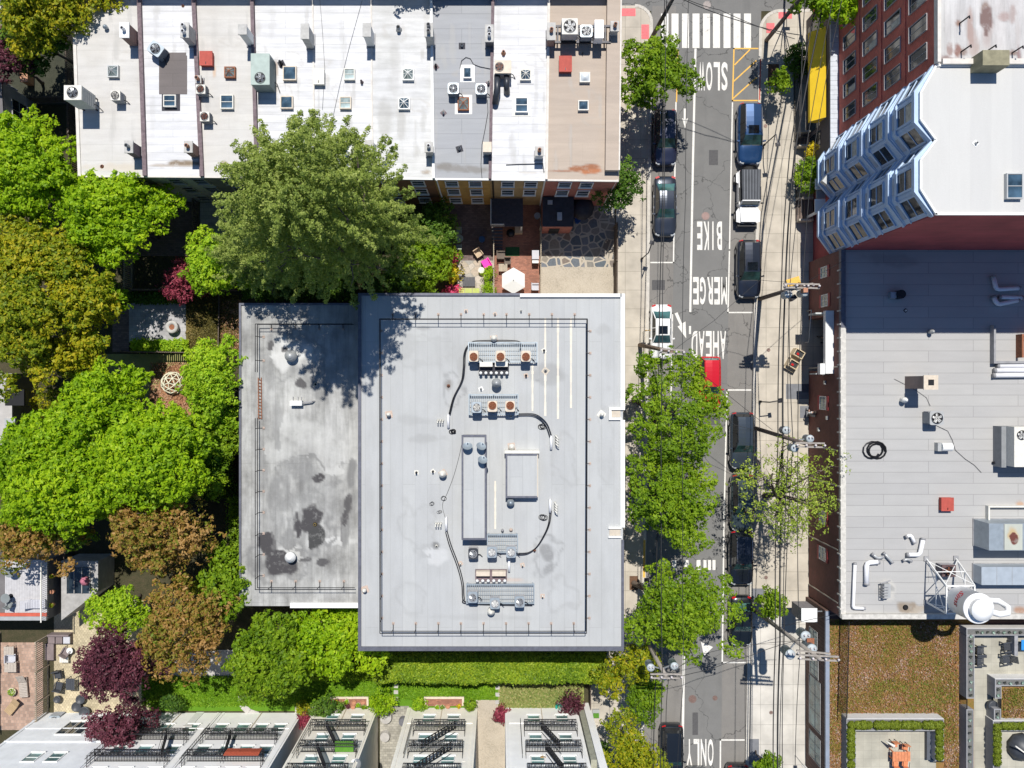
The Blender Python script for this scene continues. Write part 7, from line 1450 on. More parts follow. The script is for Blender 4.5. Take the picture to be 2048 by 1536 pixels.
tree('crimson_maple', 'crimson maple on the shaded yard above the brown lawn', 'tree', 368, 560, 36, 34, 1, 4, L_CRIM, None, 23, dens=1.2, leaf=.10, spread=.08)
tree('broadleaf_tree', 'yellow green small tree between the crimson maple and the feathery tree', 'tree', 435, 528, 52, 54, 1.5, 5.5, L_LIME, TG, 24, leaf=.13)
tree('broadleaf_tree', 'small green tree left of the paved terrace', 'tree', 208, 592, 36, 38, 1.5, 5, L_BRIGHT, TG, 25, gaps=.1, leaf=.13)
tree('garden_shrub', 'bright green shrub above the middle block, left of the yellow bush', 'shrub', 850, 528, 54, 54, .6, 3.6, L_STREET, None, 26, leaf=.12, dens=1.1)
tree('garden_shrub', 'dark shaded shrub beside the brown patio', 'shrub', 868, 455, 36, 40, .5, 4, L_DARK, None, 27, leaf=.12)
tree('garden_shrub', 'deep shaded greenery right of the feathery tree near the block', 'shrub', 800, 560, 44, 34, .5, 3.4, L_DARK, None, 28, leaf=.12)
tree('garden_shrub', 'small yellow flowering bush beside the stone patio', 'shrub', 902, 545, 13, 17, .2, 1.4, L_YEL, None, 29, leaf=.09)
tree('garden_shrub', 'pink red flowering bush above the yellow bush', 'shrub', 898, 516, 12, 14, .2, 1.3, L_RED, None, 30, leaf=.09, dens=.7)
tree('garden_shrub', 'low red flowering bush against the middle block', 'shrub', 903, 583, 18, 7, .1, .8, L_RED, None, 31, leaf=.08)
tree('clipped_shrub', 'upper round green bush by the pink armchair', 'shrub', 976, 549, 11, 11, .1, 1.0, L_BRIGHT, None, 32, leaf=.08, dens=1.3); tree('clipped_shrub', 'lower round green bush by the fence next to the parasol', 'shrub', 978, 578, 11, 10, .1, 1.0, L_BRIGHT, None, 33, leaf=.08, dens=1.3)
# street trees
SG = 'street trees'
tree('street_tree', 'dark green street tree near the crosswalk over the navy car', 'tree', 1308, 150, 52, 60, 3, 8.5, L_STREET, SG, 41, leaf=.14, base=(1268, 190), dens=1.05, ext=[(1370, 160), (1260, 190), (1265, 120), (1325, 95)])
tree('street_tree', 'small street tree at the corner of the red brick house', 'tree', 1235, 375, 30, 44, 2, 6.5, L_DARK, SG, 42, leaf=.13, base=(1215, 392))
tree('street_tree', 'big bright street tree over the red car', 'tree', 1345, 850, 92, 92, 4, 11, L_STREET, SG, 43, leaf=.13, lob=.55, gaps=.12, base=(1268, 800), ext=[(1285, 725), (1305, 740), (1345, 712), (1380, 725), (1350, 750), (1320, 765), (1300, 790), (1380, 760), (1440, 800), (1262, 790), (1300, 925), (1340, 935), (1385, 925), (1425, 860), (1412, 800), (1432, 818), (1395, 775), (1385, 745)], dens=.95)
tree('street_tree', 'big green street tree beside the middle block between two others', 'tree', 1334, 1005, 82, 92, 4, 11, L_STREET, SG, 44, lob=.55, gaps=.12, leaf=.13, ext=[(1405, 960), (1270, 930), (1390, 1080)], base=(1268, 970), dens=1.0)
tree('street_tree', 'broad street tree reaching over the lower parking lanes', 'tree', 1352, 1212, 98, 84, 4, 10.5, L_STREET, SG, 45, lob=.55, gaps=.14, leaf=.13, base=(1268, 1166), dens=1.0, ext=[(1440, 1180), (1465, 1225), (1460, 1290), (1380, 1300), (1270, 1250)])
tree('street_tree', 'drooping yellow green branch tree over the driveway below the block', 'tree', 1265, 1318, 50, 34, 2.5, 6.5, L_OLIVE, SG, 46, leaf=.13, base=(1262, 1290), ext=[(1215, 1355), (1235, 1345), (1225, 1370)], dens=.8)
tree('street_tree', 'compact dark green tree beside the double crossarm', 'tree', 1288, 1388, 26, 46, 1.5, 6, L_STREET, SG, 47, leaf=.11, dens=1.5, base=(1262, 1372))
tree('street_tree', 'olive coloured street tree at the bottom beside the black car', 'tree', 1258, 1494, 50, 54, 2.5, 7.5, L_OLIVE, SG, 48, leaf=.13, base=(1240, 1460), ext=[(1310, 1518)], dens=1.0, gaps=.1)
tree('sparse_tree', 'sparse sprouting tree with bare twigs over the right pavement', 'tree', 1572, 985, 100, 108, 4, 10, L_SP, SG, 49, leaf=.10, base=(1530, 990), dens=.34, gaps=.45, k=7, lobes=34, layer=.95, lob=.8, ext=[(1480, 930), (1490, 960), (1660, 930), (1655, 1000)])
tree('street_tree', 'little green tree at the foot of the weathered pole', 'tree', 1540, 1203, 25, 26, 1.8, 5, L_STREET, SG, 50, leaf=.13, base=(1515, 1190), dens=.8)
tree('street_tree', 'little green tree cut by the bottom edge on the right pavement', 'tree', 1528, 1528, 26, 18, 1.8, 5, L_STREET, SG, 51, leaf=.13, base=(1510, 1500), dens=.8)
tree('street_tree', 'young green tree in the pit below the top right corner', 'tree', 1556, 166, 18, 22, 1.2, 3.6, L_STREET, SG, 52, leaf=.12, base=(1546, 150))
tree('street_tree', 'yellow green tree overhanging the top edge by the brick block', 'tree', 1678, 8, 60, 34, 3.5, 9, L_BRIGHT, SG, 53, leaf=.14, base=(1590, -30))
tree('street_tree', 'shady tree just above the top edge by the crossing', 'tree', 1625, -18, 55, 34, 3.5, 9, L_STREET, SG, 54, leaf=.14, base=(1570, -40))
tree('broadleaf_tree', 'tree above the terrace, only its lowest leaves in view', 'tree', 840, -62, 60, 40, 6, 11, L_DARK, None, 55, leaf=.14, base=(840, -110))
tree('garden_shrub', 'vivid yellow clipped bush at the foot of the bay windows', 'shrub', 1627, 303, 16, 15, .3, 2.0, L_YEL, None, 56, leaf=.09, dens=1.4)
tree('garden_shrub', 'round green shrub below the yellow clipped bush', 'shrub', 1620, 350, 22, 30, .3, 2.6, L_STREET, None, 57, leaf=.11)
tree('garden_shrub', 'dark bush with red flowers under the shopfront fence', 'shrub', 1590, 120, 14, 34, .2, 1.6, L_DARK, None, 58, leaf=.11)
# planting along the bottom houses
for x, y, rx, ry, mt, lb, s_ in ((650, 1413, 24, 20, L_DARK, 'rounded green bush at the corner of the first beige house', 60), (763, 1404, 22, 22, L_BRIGHT, 'round bright green bush between the two beige houses', 61), (838, 1407, 10, 9, L_LIME, 'small lime bush left of the brick planter steps', 62), (940, 1409, 8, 8, L_STREET, 'small green bush right of the brick planter steps', 63),
   (1140, 1404, 22, 24, L_PURP, 'sparse purple shrub at the corner of the white house', 64), (1004, 1428, 9, 18, L_CRIM, 'narrow crimson shrub left of the white house', 65), (605, 1414, 10, 12, L_OLIVE, 'olive bush by the passage between houses', 66), (609, 1438, 9, 16, L_CRIM, 'pink and green low planting in the narrow passage', 67), (1205, 1510, 12, 24, L_DARK, 'bluish green plant beside the bottom white wall', 68),
   (345, 1402, 20, 12, L_DARK, 'dark shrub between the plum tree and the lawn', 69), (400, 1172, 50, 10, L_OLIVE, 'low planting under the rust tree', 70), (130, 800, 60, 20, L_OLIVE, 'low shaded shrub beside the grey roofed house on the left edge', 71)):
    tree('shrub', lb, 'shrub', x, y, rx, ry, .2, 1.8 if rx > 15 else 1.2, mt, None, s_, leaf=.10, dens=1.1 if mt is not L_PURP else .7)
# hedges and ground cover as individual hedges
def hedge(label, x0, y0, x1, y1, z0, z1, mat, n, seed=1, cat='hedge', name='hedge', leaf=.12, amp=.2, edge=.5):
    rs = np.random.RandomState(seed); k = S(z1); x = rs.uniform(x0, x1, n); y = rs.uniform(y0, y1, n); wx = (x-NX)*k; wy = (NY-y)*k
    ey = np.minimum(y-y0, y1-y)/max(1, (y1-y0)); ex = np.minimum(x-x0, x1-x)/max(1, (y1-y0)); e = np.clip(np.minimum(ey, ex)*6, 0, 1)
    nz = vnoise(wx+99, wy+99, seed, 1.3); keep = (e > .25*vnoise(wx+50, wy+50, seed+3, 1.0)*2-.05); z = z0+(z1-z0)*(.35+.65*e**edge)+(nz-.5)*amp-rs.rand(n)**2*.25
    c = np.stack([wx, wy, np.maximum(z, z0+.02)], 1)[keep]; V, t = leafquads(rs, c, np.tile([0, .1, 1.0], (len(c), 1)), 5, .10, leaf, (vnoise(wx+20, wy+20, seed+7, .7)*.5+.28)[keep], .6)
    b = P((x0+x1)/2, (y0+y1)/2, z0); t_ = thing(name, b, label, cat); quadmesh('foliage', V, t, mat, t_)
    m = MB(); a, q = P(x0+3, y0+3, z1-.35), P(x1-3, y1-4, z1-.35); m.box(a.x+.15, q.x-.15, q.y+.2, a.y-.15, z0, z1-.4)
    m.build('stems', SOIL, t_); return t_
hedge('long ivy like bright green hedge below the big silver block', 742, 1302, 1214, 1372, .1, 2.6, L_IVY, 13000, 81, leaf=.11, amp=.55)
hedge('low bright groundcover bed below the paved terrace', 262, 681, 374, 701, .05, .5, L_LIME, 900, 82, 'plant bed', 'groundcover_bed')
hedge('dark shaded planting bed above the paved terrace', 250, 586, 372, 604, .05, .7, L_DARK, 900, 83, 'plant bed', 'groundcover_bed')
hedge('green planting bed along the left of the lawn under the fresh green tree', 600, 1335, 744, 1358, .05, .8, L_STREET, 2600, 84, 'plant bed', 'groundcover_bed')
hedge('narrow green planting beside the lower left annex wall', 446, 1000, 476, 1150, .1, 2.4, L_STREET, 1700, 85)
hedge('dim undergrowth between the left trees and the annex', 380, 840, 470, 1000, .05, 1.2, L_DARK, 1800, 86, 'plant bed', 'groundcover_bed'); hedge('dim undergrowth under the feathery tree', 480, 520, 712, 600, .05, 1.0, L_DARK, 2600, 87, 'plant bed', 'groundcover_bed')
hedge('ivy strip climbing the wall beside the tan house at the pavement', 1207, 40, 1214, 170, .1, 1.2, L_DARK, 500, 88); hedge('dim greenery behind the bottom left deck', 100, 1120, 190, 1160, .05, 1.0, L_DARK, 900, 89, 'plant bed', 'groundcover_bed')
# clipped balls in the planters
def ball(px, py, r, label, mat=L_BOX, grp='clipped balls in the roof planters', name='box_ball', seed=1, z=Z1):
    rs = np.random.RandomState(seed); d = rs.normal(0, 1, (330, 3)); d[:, 2] = np.abs(d[:, 2])*.9-.1; d /= np.linalg.norm(d, axis=1)[:, None]; c0 = np.array(P(px, py, z+.1)); c = c0+d*r*np.array([1, 1, .8])
    V, t = leafquads(rs, c, d, 3, .03, .075, .5+d[:, 2]*.15, .5); t_ = thing(name, P(px, py, z), label, 'shrub', grp); quadmesh('foliage', V, t, mat, t_)
    m = MB(); m.lathe((c0[0], c0[1], c0[2]-.12), [(r*.6, 0), (r*.9, r*.4), (r*.5, r*.75), (.02, r*.82)], 10); m.build('core', mat, t_)
OR_ = ['first', 'second', 'third', 'fourth', 'fifth', 'sixth', 'seventh', 'eighth', 'ninth', 'tenth', 'eleventh', 'twelfth', 'thirteenth', 'fourteenth', 'fifteenth', 'sixteenth', 'seventeenth', 'eighteenth']
for i, x in enumerate((1703, 1716, 1727, 1737, 1755, 1764, 1774, 1785, 1794, 1807, 1816, 1826, 1836, 1852, 1862, 1872, 1880)): ball(x, 1450, .24+.03*(i*7 % 3), OR_[i]+' clipped ball from the left in the top planter of the lower terrace', seed=100+i)
for i, y in enumerate((1463, 1475, 1488, 1499, 1511, 1529)): ball(1702, y, .25, OR_[i]+' clipped ball from the top in the planter left of the orange table', seed=130+i)
for i, y in enumerate((1464, 1475, 1486, 1501, 1513)): ball(1879, y, .25, OR_[i]+' clipped ball from the top in the planter right of the dark slab', seed=140+i)
for i, y in enumerate((1455, 1466, 1477, 1489, 1501, 1512, 1524)): ball(1994, y, .25, OR_[i]+' clipped ball from the top beside the black covered table', seed=150+i)
for i, x in enumerate((2008, 2018, 2028, 2038, 2047)): ball(x, 1452, .24, OR_[i]+' clipped ball from the left above the black covered table', seed=160+i)
L_SUC = Mleaf('succulent', [(.10, .14, .10), (.22, .32, .26), (.40, .52, .46)], .1); L_SUCD = Mleaf('succulent_dark', [(.02, .02, .02), (.05, .05, .045), (.10, .12, .08)], .1)
def succ(px, py, label, dark, seed):
    rs = np.random.RandomState(seed); c0 = P(px, py, Z1-.02); V = []
    for k in range(14):
        a = k*2.4; L_ = .07+.10*rs.rand(); d = np.array([math.cos(a), math.sin(a), .5+.4*rs.rand()]); u = np.array([-math.sin(a), math.cos(a), 0])*.025; p = np.array(c0); V.append([p-u*.4, p+d*L_*.6-u, p+d*L_, p+d*L_*.6+u])
    t_ = tag(quadmesh('succulent', np.array(V), rs.rand(14), L_SUCD if dark else L_SUC, None, c0), label, 'succulent', 'succulents in the long grey planters')
for i, y in enumerate((1272, 1282, 1291, 1302, 1313, 1326, 1338, 1350, 1363, 1378, 1390)): succ(1941, y, OR_[i]+' succulent from the top in the planter left of the upper terrace', i % 3 == 1, 200+i)
for i, y in enumerate((1428, 1440, 1452, 1465, 1480, 1493, 1508, 1522)): succ(1939, y, OR_[i]+' succulent from the top in the planter below the small gate', i % 3 != 1, 220+i)
for i, x in enumerate((1954, 1964, 1975, 1986, 1996, 2007, 2018, 2029, 2040)): succ(x, 1264, OR_[i]+' succulent from the left in the planter along the top of the upper terrace', i % 2 == 0, 240+i)
for i, (x, y) in enumerate(((1998, 1365), (2009, 1365), (2021, 1366), (2033, 1365), (2045, 1365), (1996, 1378), (1996, 1390), (1995, 1427), (1995, 1434))): succ(x, y, OR_[i]+' succulent counted round the planter of the sedum square', i % 2 == 1, 260+i)
# ------------------------------------------------------------ houses along the bottom edge
WWALL = M('white_wall', (.90, .89, .88), .8, v=.05, s=1.2); WBEI = M('beige_wall', (.86, .81, .72), .85, v=.08, s=1); WCRM = M('cream_render', (.86, .82, .74), .85, v=.08, s=1); WGRY = M('pale_grey_wall', (.78, .80, .82), .85, v=.1, s=1)
def fhouse(label, x0, x1, yw, mat, cols, rows, esc=None, side=None, trim=WHT, top=11.6, stairs=()):
    h = thing('white_house', ((x0+x1)/2, yw-4, 0), label, 'house', 'houses along the bottom edge'); m = MB(); m.box(x0, x1, yw-9, yw, 0, top); m.build('wall', mat, h)
    m = MB(); m.box(x0-.05, x1+.05, yw-9.1, yw+.16, top+.003, top+.25); m.build('roof', RC, h)
    for x in cols:
        for z in rows: window(h, (x, yw+.003, z), .85, 1.25, (0, 1, 0), trim, GLG, True, .07, 1)
    for x in (x0+.12, x1-.3): m = MB(); m.box(x, x+.18, yw+.004, yw+.06, .1, top); m.build('corner_strip', mat, h)
    m = MB(); m.box((x0+x1)/2-.03, (x0+x1)/2+.03, yw+.004, yw+.07, .1, 4); m.build('downpipe', BEI, h)
    for z in (2.9, ): m = MB(); m.box(x0+.3, x1-.3, yw+.003, yw+.05, z, z+.08); m.build('ledge', mat, h)
    if esc:
        e0, e1, zs = esc
        for i, z in enumerate(zs):
            yo = yw+.85; m = MB(); n = int((e1-e0)/.11)
            for k in range(n): x = e0+(k+.5)*(e1-e0)/n; m.box(x-.018, x+.018, yw+.01, yo, z-.03, z)
            for y in (yw+.03, yw+.45, yo): m.box(e0, e1, y-.025, y+.025, z-.07, z-.03)
            fe = m.build('fire_escape', BLK, h); m = MB()
            for q in (.45, .95): m.tube([(e0, yw+.02, z+q), (e0, yo, z+q), (e1, yo, z+q), (e1, yw+.02, z+q)], .022, 5)
            nb = int((e1-e0)/.13)
            for k in range(nb+1): x = e0+k*(e1-e0)/nb; m.bar((x, yo, z), (x, yo, z+.95), .018)
            for k in range(nb//2): x = e0+(2*k+1)*(e1-e0)/nb; m.ring((x, yo, z+.6), .05, .075, .02, 8)
            for x in (e0, e1):
                for k in range(4): m.bar((x, yw+.1+k*.2, z), (x, yw+.1+k*.2, z+.95), .018)
            m.build('railing', BLK, fe)
            m = MB()
            for x in (e0+.3, e1-.3): m.bar((x, yo, z-.05), (x, yw+.02, z-.8), .04)
            m.build('bracket', BLK, fe)
            if i < len(stairs) and i+1 < len(zs):
                xa, xb = stairs[i]; z2 = zs[i+1]; m = MB()
                for y in (yw+.28, yw+.75): m.bar((xa, y, z), (xb, y, z2), .035, .07); m.bar((xa, y, z+.8), (xb, y, z2+.8), .025)
                for k in range(11): f = (k+.5)/11; m.box(lerp(xa, xb, f)-.055, lerp(xa, xb, f)+.055, yw+.3, yw+.73, lerp(z, z2, f)-.015, lerp(z, z2, f)+.015)
                m.build('stair', BLK, fe)
        m = MB()
        for y in (yw+.2, yw+.5): m.bar((e0-.25, y, 3.2), (e0-.25, y, 9), .03)
        for k in range(16): m.bar((e0-.25, yw+.2, 3.4+k*.35), (e0-.25, yw+.5, 3.4+k*.35), .02)
        m.build('drop_ladder', BLK, h)
    return h
RZ = (2.15, 5.6, 9.05); EZ = (4.3, 7.75, 11.2)
fhouse('beige house with a dark lacework fire escape and a piece of artificial turf', -14.7, -9.75, -25.9, WBEI, (-13.0, -11.1), RZ, (-14.05, -10.0, EZ), stairs=((-12.95, -11.5), (-12.9, -11.5)))
fhouse('cream house in the middle of the bottom edge with long zigzag escape stairs', -7.4, -1.8, -25.9, WCRM, (-5.5, -3.6), RZ, (-6.4, -2.6, EZ), stairs=((-3.3, -5.6), (-3.4, -5.7)))
hd = fhouse('bright white house with a fire escape nearest the street', .4, 6.15, -25.9, WWALL, (2.6, 4.8), RZ, (1.8, 5.7, EZ), stairs=((3.05, 4.25), (3.2, 4.2)))
m = MB(); m.prism([(6.2, -25.6), (6.6, -25.6), (6.6, -36), (6.2, -36)], 0, 9.5); m.build('gutter', M('mossy_gutter', (.33, .33, .26), .9, v=.2), hd); m = MB(); m.prism([(6.62, -25.5), (7.15, -25.5), (7.15, -36), (6.62, -36)], 0, 11.4); m.build('side_wall', WWALL, hd)
ha = fhouse('pale grey walled house at the bottom left with two upper windows', -36.5, -28.6, -26.3, WGRY, (-32.9, -31.3), (7.7,), trim=WHT)
for x, w_ in ((-32.4, 1.9), (-29.9, 1.2)): window(ha, (x, -26.295, 2.9), w_, 2.2, (0, 1, 0), WHT, GLS, True, .08, 3)
m = MB(); m.box(-36.4, -28.7, -26.29, -26.2, 5.2, 5.3); m.build('ledge', WGRY, ha)
hb = fhouse('white house with a long iron balcony behind the plum tree', -28.55, -22.3, -26.3, WWALL, (-27.4, -25.6, -23.6), (2.9, 6.6, 9.9), (-28.3, -23.0, (4.9, 8.3)), stairs=((-24.6, -23.6),))
hc = fhouse('white house with a red cloth hung over its iron balcony', -22.25, -15.8, -26.3, WWALL, (-21.4, -19.7, -18.3, -16.9), (2.9, 6.6, 9.9), (-21.8, -16.4, (4.9, 8.3)), stairs=((-19.9, -19.2),))
m = MB()
for k in range(24): x = -18.9+k*.1; m.tube([(x, -25.40, 8.3), (x+.02, -25.36, 8.9), (x, -25.42, 9.28), (x+.01, -25.55, 9.0)], .055, 5)
solo(m, 'red_cloth', M('red_cloth', (.48, .10, .05), .9, v=.2, s=8), (-17.7, -25.4, 8.3), 'red brown cloth draped over the iron balcony rail', 'cloth')
m = MB(); m.box(-11.6, -10.3, -25.85, -25.1, 7.76, 7.79); solo(m, 'turf_mat', M('turf_green', (.08, .22, .02), .95, v=.2, s=12), (-11, -25.5, 7.76), 'green artificial turf mat on the beige house fire escape', 'mat')
dish(716, 1522, 8.6, 200, 'grey satellite dish at the right of the beige house', .42, STL); dish(926, 1527, 8.6, 200, 'pale satellite dish at the right of the cream house', .42, OFFW)
m = MB(); c = P(1085, 1515, 8.1); m.cyl(c, .25, .5, 12, r2=.3); solo(m, 'wicker_basket', M('wicker', (.36, .22, .09), .9, v=.3, s=20), c, 'brown wicker basket on the white house fire escape', 'basket')
t = thing('chimney', P(400, 1432, 0), 'white free standing chimney shaft rising at the edge of the lower left lawn', 'chimney'); c = P(401, 1430, 0); m = MB(); m.cbox((c.x, c.y, 0), .6, .5, 2.6); m.build('stack', WHT, t); m = MB(); m.cbox((c.x, c.y, 2.603), .68, .58, .1); m.build('cap', CONCP, t)
# pots, planter steps, boundary strip
m = MB(); m.box(P(300, 0, 0).x, P(560, 0, 0).x, P(0, 1440, 0).y, P(0, 1430, 0).y, 0, .25); solo(m, 'low_wall', CREAMW, P(430, 1435, 0), 'low cream wall between the lower left lawn and the white houses', 'wall')
for A, B, lb in (((660, 1394), (737, 1412), 'brick edged bed full of pots beside the beige house'), ((848, 1394), (928, 1412), 'brick cellar steps with cream edging beside the cream house')):
    t = thing('brick_bed', P((A[0]+B[0])/2, (A[1]+B[1])/2, 0), lb, 'bed'); m = MB(); m.pbox(A, B, 0, .2); m.build('edging', BEI, t); m = MB(); m.pbox((A[0]+4, A[1]+4), (B[0]-4, B[1]), 0, .206); m.build('bricks', PAVR, t)
def pot(px, py, label, col=CLAY, plant=L_STREET, r=.16, z=0, seed=1):
    t = thing('flower_pot', P(px, py, z), label, 'pot', 'potted plants by the bottom houses'); c = t.location; m = MB(); m.lathe(c, [(r*.7, 0), (r, .26), (r*1.1, .27), (r*1.1, .32), (r*.9, .32), (r*.85, .25)], 12); m.build('pot', col, t)
    if plant: rs = np.random.RandomState(seed); d = rs.normal(0, 1, (60, 3)); d[:, 2] = abs(d[:, 2]); d /= np.linalg.norm(d, axis=1)[:, None]; V, tt = leafquads(rs, np.array(c)+np.array([0, 0, .3])+d*r*.9, d, 3, .03, .06, np.full(60, .5)); quadmesh('plant', V, tt, plant, t)
CP = M('cream_pot', (.60, .55, .42), .8)
for i, (x, y, c1, pl, lb) in enumerate(((666, 1400, CLAY, L_RED, 'pot with pink flowers at the left end of the pot bed'), (674, 1401, CLAY, L_YEL, 'pot with orange yellow flowers in the pot bed'), (687, 1401, CLAY, None, 'empty clay pot in the back row of the pot bed'), (695, 1400, CP, L_LIME, 'cream pot with lime leaves in the back row of the pot bed'), (709, 1402, CLAY, None, 'dark filled clay pot in the back row of the pot bed'), (727, 1402, CLAY, None, 'clay pot at the right end of the back row of the pot bed'),
   (680, 1409, CLAY, L_STREET, 'green planted pot at the front left of the pot bed'), (688, 1412, CP, L_STREET, 'cream pot with green leaves at the front of the pot bed'), (698, 1409, CLAY, L_PURP, 'pot with purple leaves at the front of the pot bed'), (707, 1411, CLAY, None, 'pink clay pot at the front of the pot bed'), (718, 1407, CP, L_LIME, 'big cream pot with lime leaves right of the middle of the pot bed'), (729, 1411, CP, L_STREET, 'cream pot with green leaves at the front right of the pot bed'),
   (853, 1411, CP, L_LIME, 'cream pot at the foot of the cellar steps, left'), (875, 1411, CP, L_LIME, 'cream pot with lime leaves left of the middle of the cellar steps'), (885, 1411, CP, L_STREET, 'cream pot with green leaves right of the middle of the cellar steps'), (896, 1410, CLAY, None, 'plain brown pot in front of the cellar steps'), (918, 1409, CLAY, L_YEL, 'clay pot with yellow flowers right of the cellar steps'),
   (425, 1438, CLAY, None, 'brown clay pot right of the free standing chimney'), (443, 1440, CLAY, L_RED, 'reddish clay pot, second from the free standing chimney'), (488, 1440, CP, None, 'cream pot on the low cream wall'), (508, 1442, CLAY, None, 'orange brown pot right of the cream pot'), (28, 1381, CP, L_LIME, 'cream pot with a lime plant on the pink patio'), (850, 372, CP, None, 'x'))):
    if lb != 'x': pot(x, y, lb, c1, pl, .17 if x > 300 else .3, seed=i)
t = thing('storage_box', P(1093, 1413, 0), 'small turquoise plastic tub on the grass by the white house', 'tub'); c = P(1118, 1411, 0); m = MB(); m.lathe((c.x, c.y, 0), [(.25, 0), (.32, .3), (.28, .3), (.22, .1)], 14); m.build('tub', M('teal_plastic', (.02, .28, .22), .5), t)
t = thing('planter_box', P(1193, 1428, 0), 'pale square planter with green leaves near the street corner of the white house', 'planter'); a, b = P(1185, 1420, .4), P(1199, 1436, .4); m = MB(); m.box(a.x, b.x, b.y, a.y, 0, .4); m.build('box', GREYM, t); m = MB(); m.box(a.x+.05, b.x-.05, b.y+.05, a.y-.25, .4, .5); m.build('soil', M('turf_green', (.08, .22, .02)), t)
for x, y, r, lb in ((773, 1432, .5, 'upper round stone slab in the narrow cobbled passage'), (771, 1470, .42, 'lower rounded stone slab in the narrow cobbled passage'), (807, 1440, .36, 'dark oval slab shaped table against the cream house')):
    m = MB(); c = P(x, y, 0); m.cyl(c, r, .45, 14, r2=r*.9); solo(m, 'stone_table' if x > 800 else 'stone_block', M('stone_dark', (.14, .14, .16), .8) if x > 800 else CONCG, c, lb, 'stone')
# ------------------------------------------------------------ fences
FW = M('fence_wood', (.14, .11, .09), .9, v=.3, s=4); FWL = M('fence_wood_pale', (.40, .34, .26), .9, v=.25, s=4)
def fence(a, b, h, label, mat=FW, slats=None, z=0, gap=.35):
    A, B = P(*a, z), P(*b, z); t = thing('fence', (A+B)/2, label, 'fence'); L_ = (B-A).length; n = slats or max(3, int(L_/.16)); d = (B-A).normalized(); s_ = Vector((-d.y, d.x, 0)); m = MB()
    for k in range(n): p = A.lerp(B, (k+.5*gap)/n); q = A.lerp(B, (k+1-.5*gap)/n); m.bar((p.x, p.y, z+h/2+.05), (q.x, q.y, z+h/2+.05), .025, h-.06)
    m.build('boards', mat, t)
    for f in (.12, h*.92): m = MB(); m.bar((A.x+s_.x*.03, A.y+s_.y*.03, z+f), (B.x+s_.x*.03, B.y+s_.y*.03, z+f), .05, .08); m.build('rail', mat, t)
    for k in range(max(2, int(L_/2.4)+1)): p = A.lerp(B, k/max(1, int(L_/2.4))); m = MB(); m.cbox((p.x+s_.x*.06, p.y+s_.y*.06, z), .1, .1, h+.06); m.build('post', mat, t)
fence((989, 600), (988, 480), 1.5, 'pale fence between the brown patio and the brick patio with the parasol', FWL); fence((1080, 600), (1081, 460), 1.5, 'fence between the brick patio and the flagstone court', FWL)
fence((892, 470), (892, 402), 1.5, 'dark fence left of the shaded brown patio'); fence((1228, 600), (1229, 455), 1.9, 'brown fence between the flagstone court and the left pavement', FW, gap=.1)
fence((258, 705), (476, 708), 1.5, 'dark slatted fence between the paved terrace and the dome lawn'); fence((265, 583), (478, 583), 1.5, 'dark fence above the paved terrace and the brown lawn'); fence((265, 515), (264, 583), 1.5, 'grey lattice fence left of the crimson maple', FWL)
fence((150, 60), (160, 350), 1.7, 'tall dark fence beside the leftmost terrace house'); fence((152, 205), (70, 207), 1.5, 'short dark fence across the shaded yard at the left'); fence((1177, 1352), (1177, 1440), 1.5, 'dark fence between the dry lawn and the driveway')
fence((0, 1265), (0, 1450), 1.4, 'slatted fence at the left edge beside the pink patio', FWL, gap=.6); fence((97, 1270), (97, 1450), 1.9, 'slatted fence between the pink patio and the cream cobbled patio', FWL, gap=.6)
fence((440, 700), (442, 590), .4, 'low timber edge between brown lawn and leaf litter')
# ------------------------------------------------------------ upper yards
def chair(px, py, rz, label, mat, z=0, w_=.5, arms=True, name='garden_chair', grp=None, back=.45):
    t = thing(name, P(px, py, z), label, 'chair', grp, R(rz)); ORG[t.name] = Vector((0, 0, 0)); h = w_/2; m = MB(); m.box(-h, h, -h, h, .38, .44); m.build('seat', mat, t); m = MB(); m.box(-h, h, h-.02, h+.04, .44, .44+back); m.build('backrest', mat, t)
    for x in (-h+.03, h-.03):
        for y in (-h+.03, h-.03): m = MB(); m.cbox((x, y, 0), .04, .04, .38); m.build('leg', BLK, t)
        if arms: m = MB(); m.box(x-.03, x+.03, -h, h, .6, .64); m.build('armrest', mat, t)
def table(px, py, sx, sy, label, mat, round_=False, z=0, h=.72, rz=0, name='garden_table'):
    t = thing(name, P(px, py, z), label, 'table', None, R(rz)); ORG[t.name] = Vector((0, 0, 0)); m = MB()
    if round_: m.cyl((0, 0, h-.04), sx/2, .04, 24)
    else:
        for k in range(4): m.box(-sx/2+k*sx/4+.005, -sx/2+(k+1)*sx/4-.005, -sy/2, sy/2, h-.04, h)
    m.build('tabletop', mat, t)
    if round_: m = MB(); m.cyl((0, 0, 0), .04, h-.04, 8); m.build('stem', BLK, t); m = MB(); m.cyl((0, 0, 0), sx*.25, .03, 14); m.build('foot', BLK, t)
    else:
        for x in (-sx/2+.06, sx/2-.06):
            for y in (-sy/2+.06, sy/2-.06): m = MB(); m.cbox((x, y, 0), .05, .05, h-.04); m.build('leg', mat, t)
GIR = M('green_grey_iron', (.30, .33, .28), .6, .4, v=.1); PK = M('pink_fabric', (.85, .05, .42), .8, v=.05); TANF = M('tan_fabric', (.50, .38, .26), .9); LGR = M('light_grey_cushion', (.50, .50, .54), .9, v=.08)
table(919, 480, .66, .66, 'round mosaic bistro table in the shade of the brown patio', GIR, True); chair(919, 464, 0, 'upper iron chair of the shaded bistro table', GIR, w_=.42); chair(919, 496, 180, 'lower iron chair of the shaded bistro table', GIR, w_=.42)
chair(957, 508, 35, 'tan cushioned chair at the edge of the shade', TANF, w_=.6); chair(973, 528, -150, 'bright pink armchair by the fence', PK, w_=.66, back=.2); table(963, 542, .5, .5, 'round white side table next to the pink armchair', OFFW, True, h=.5)
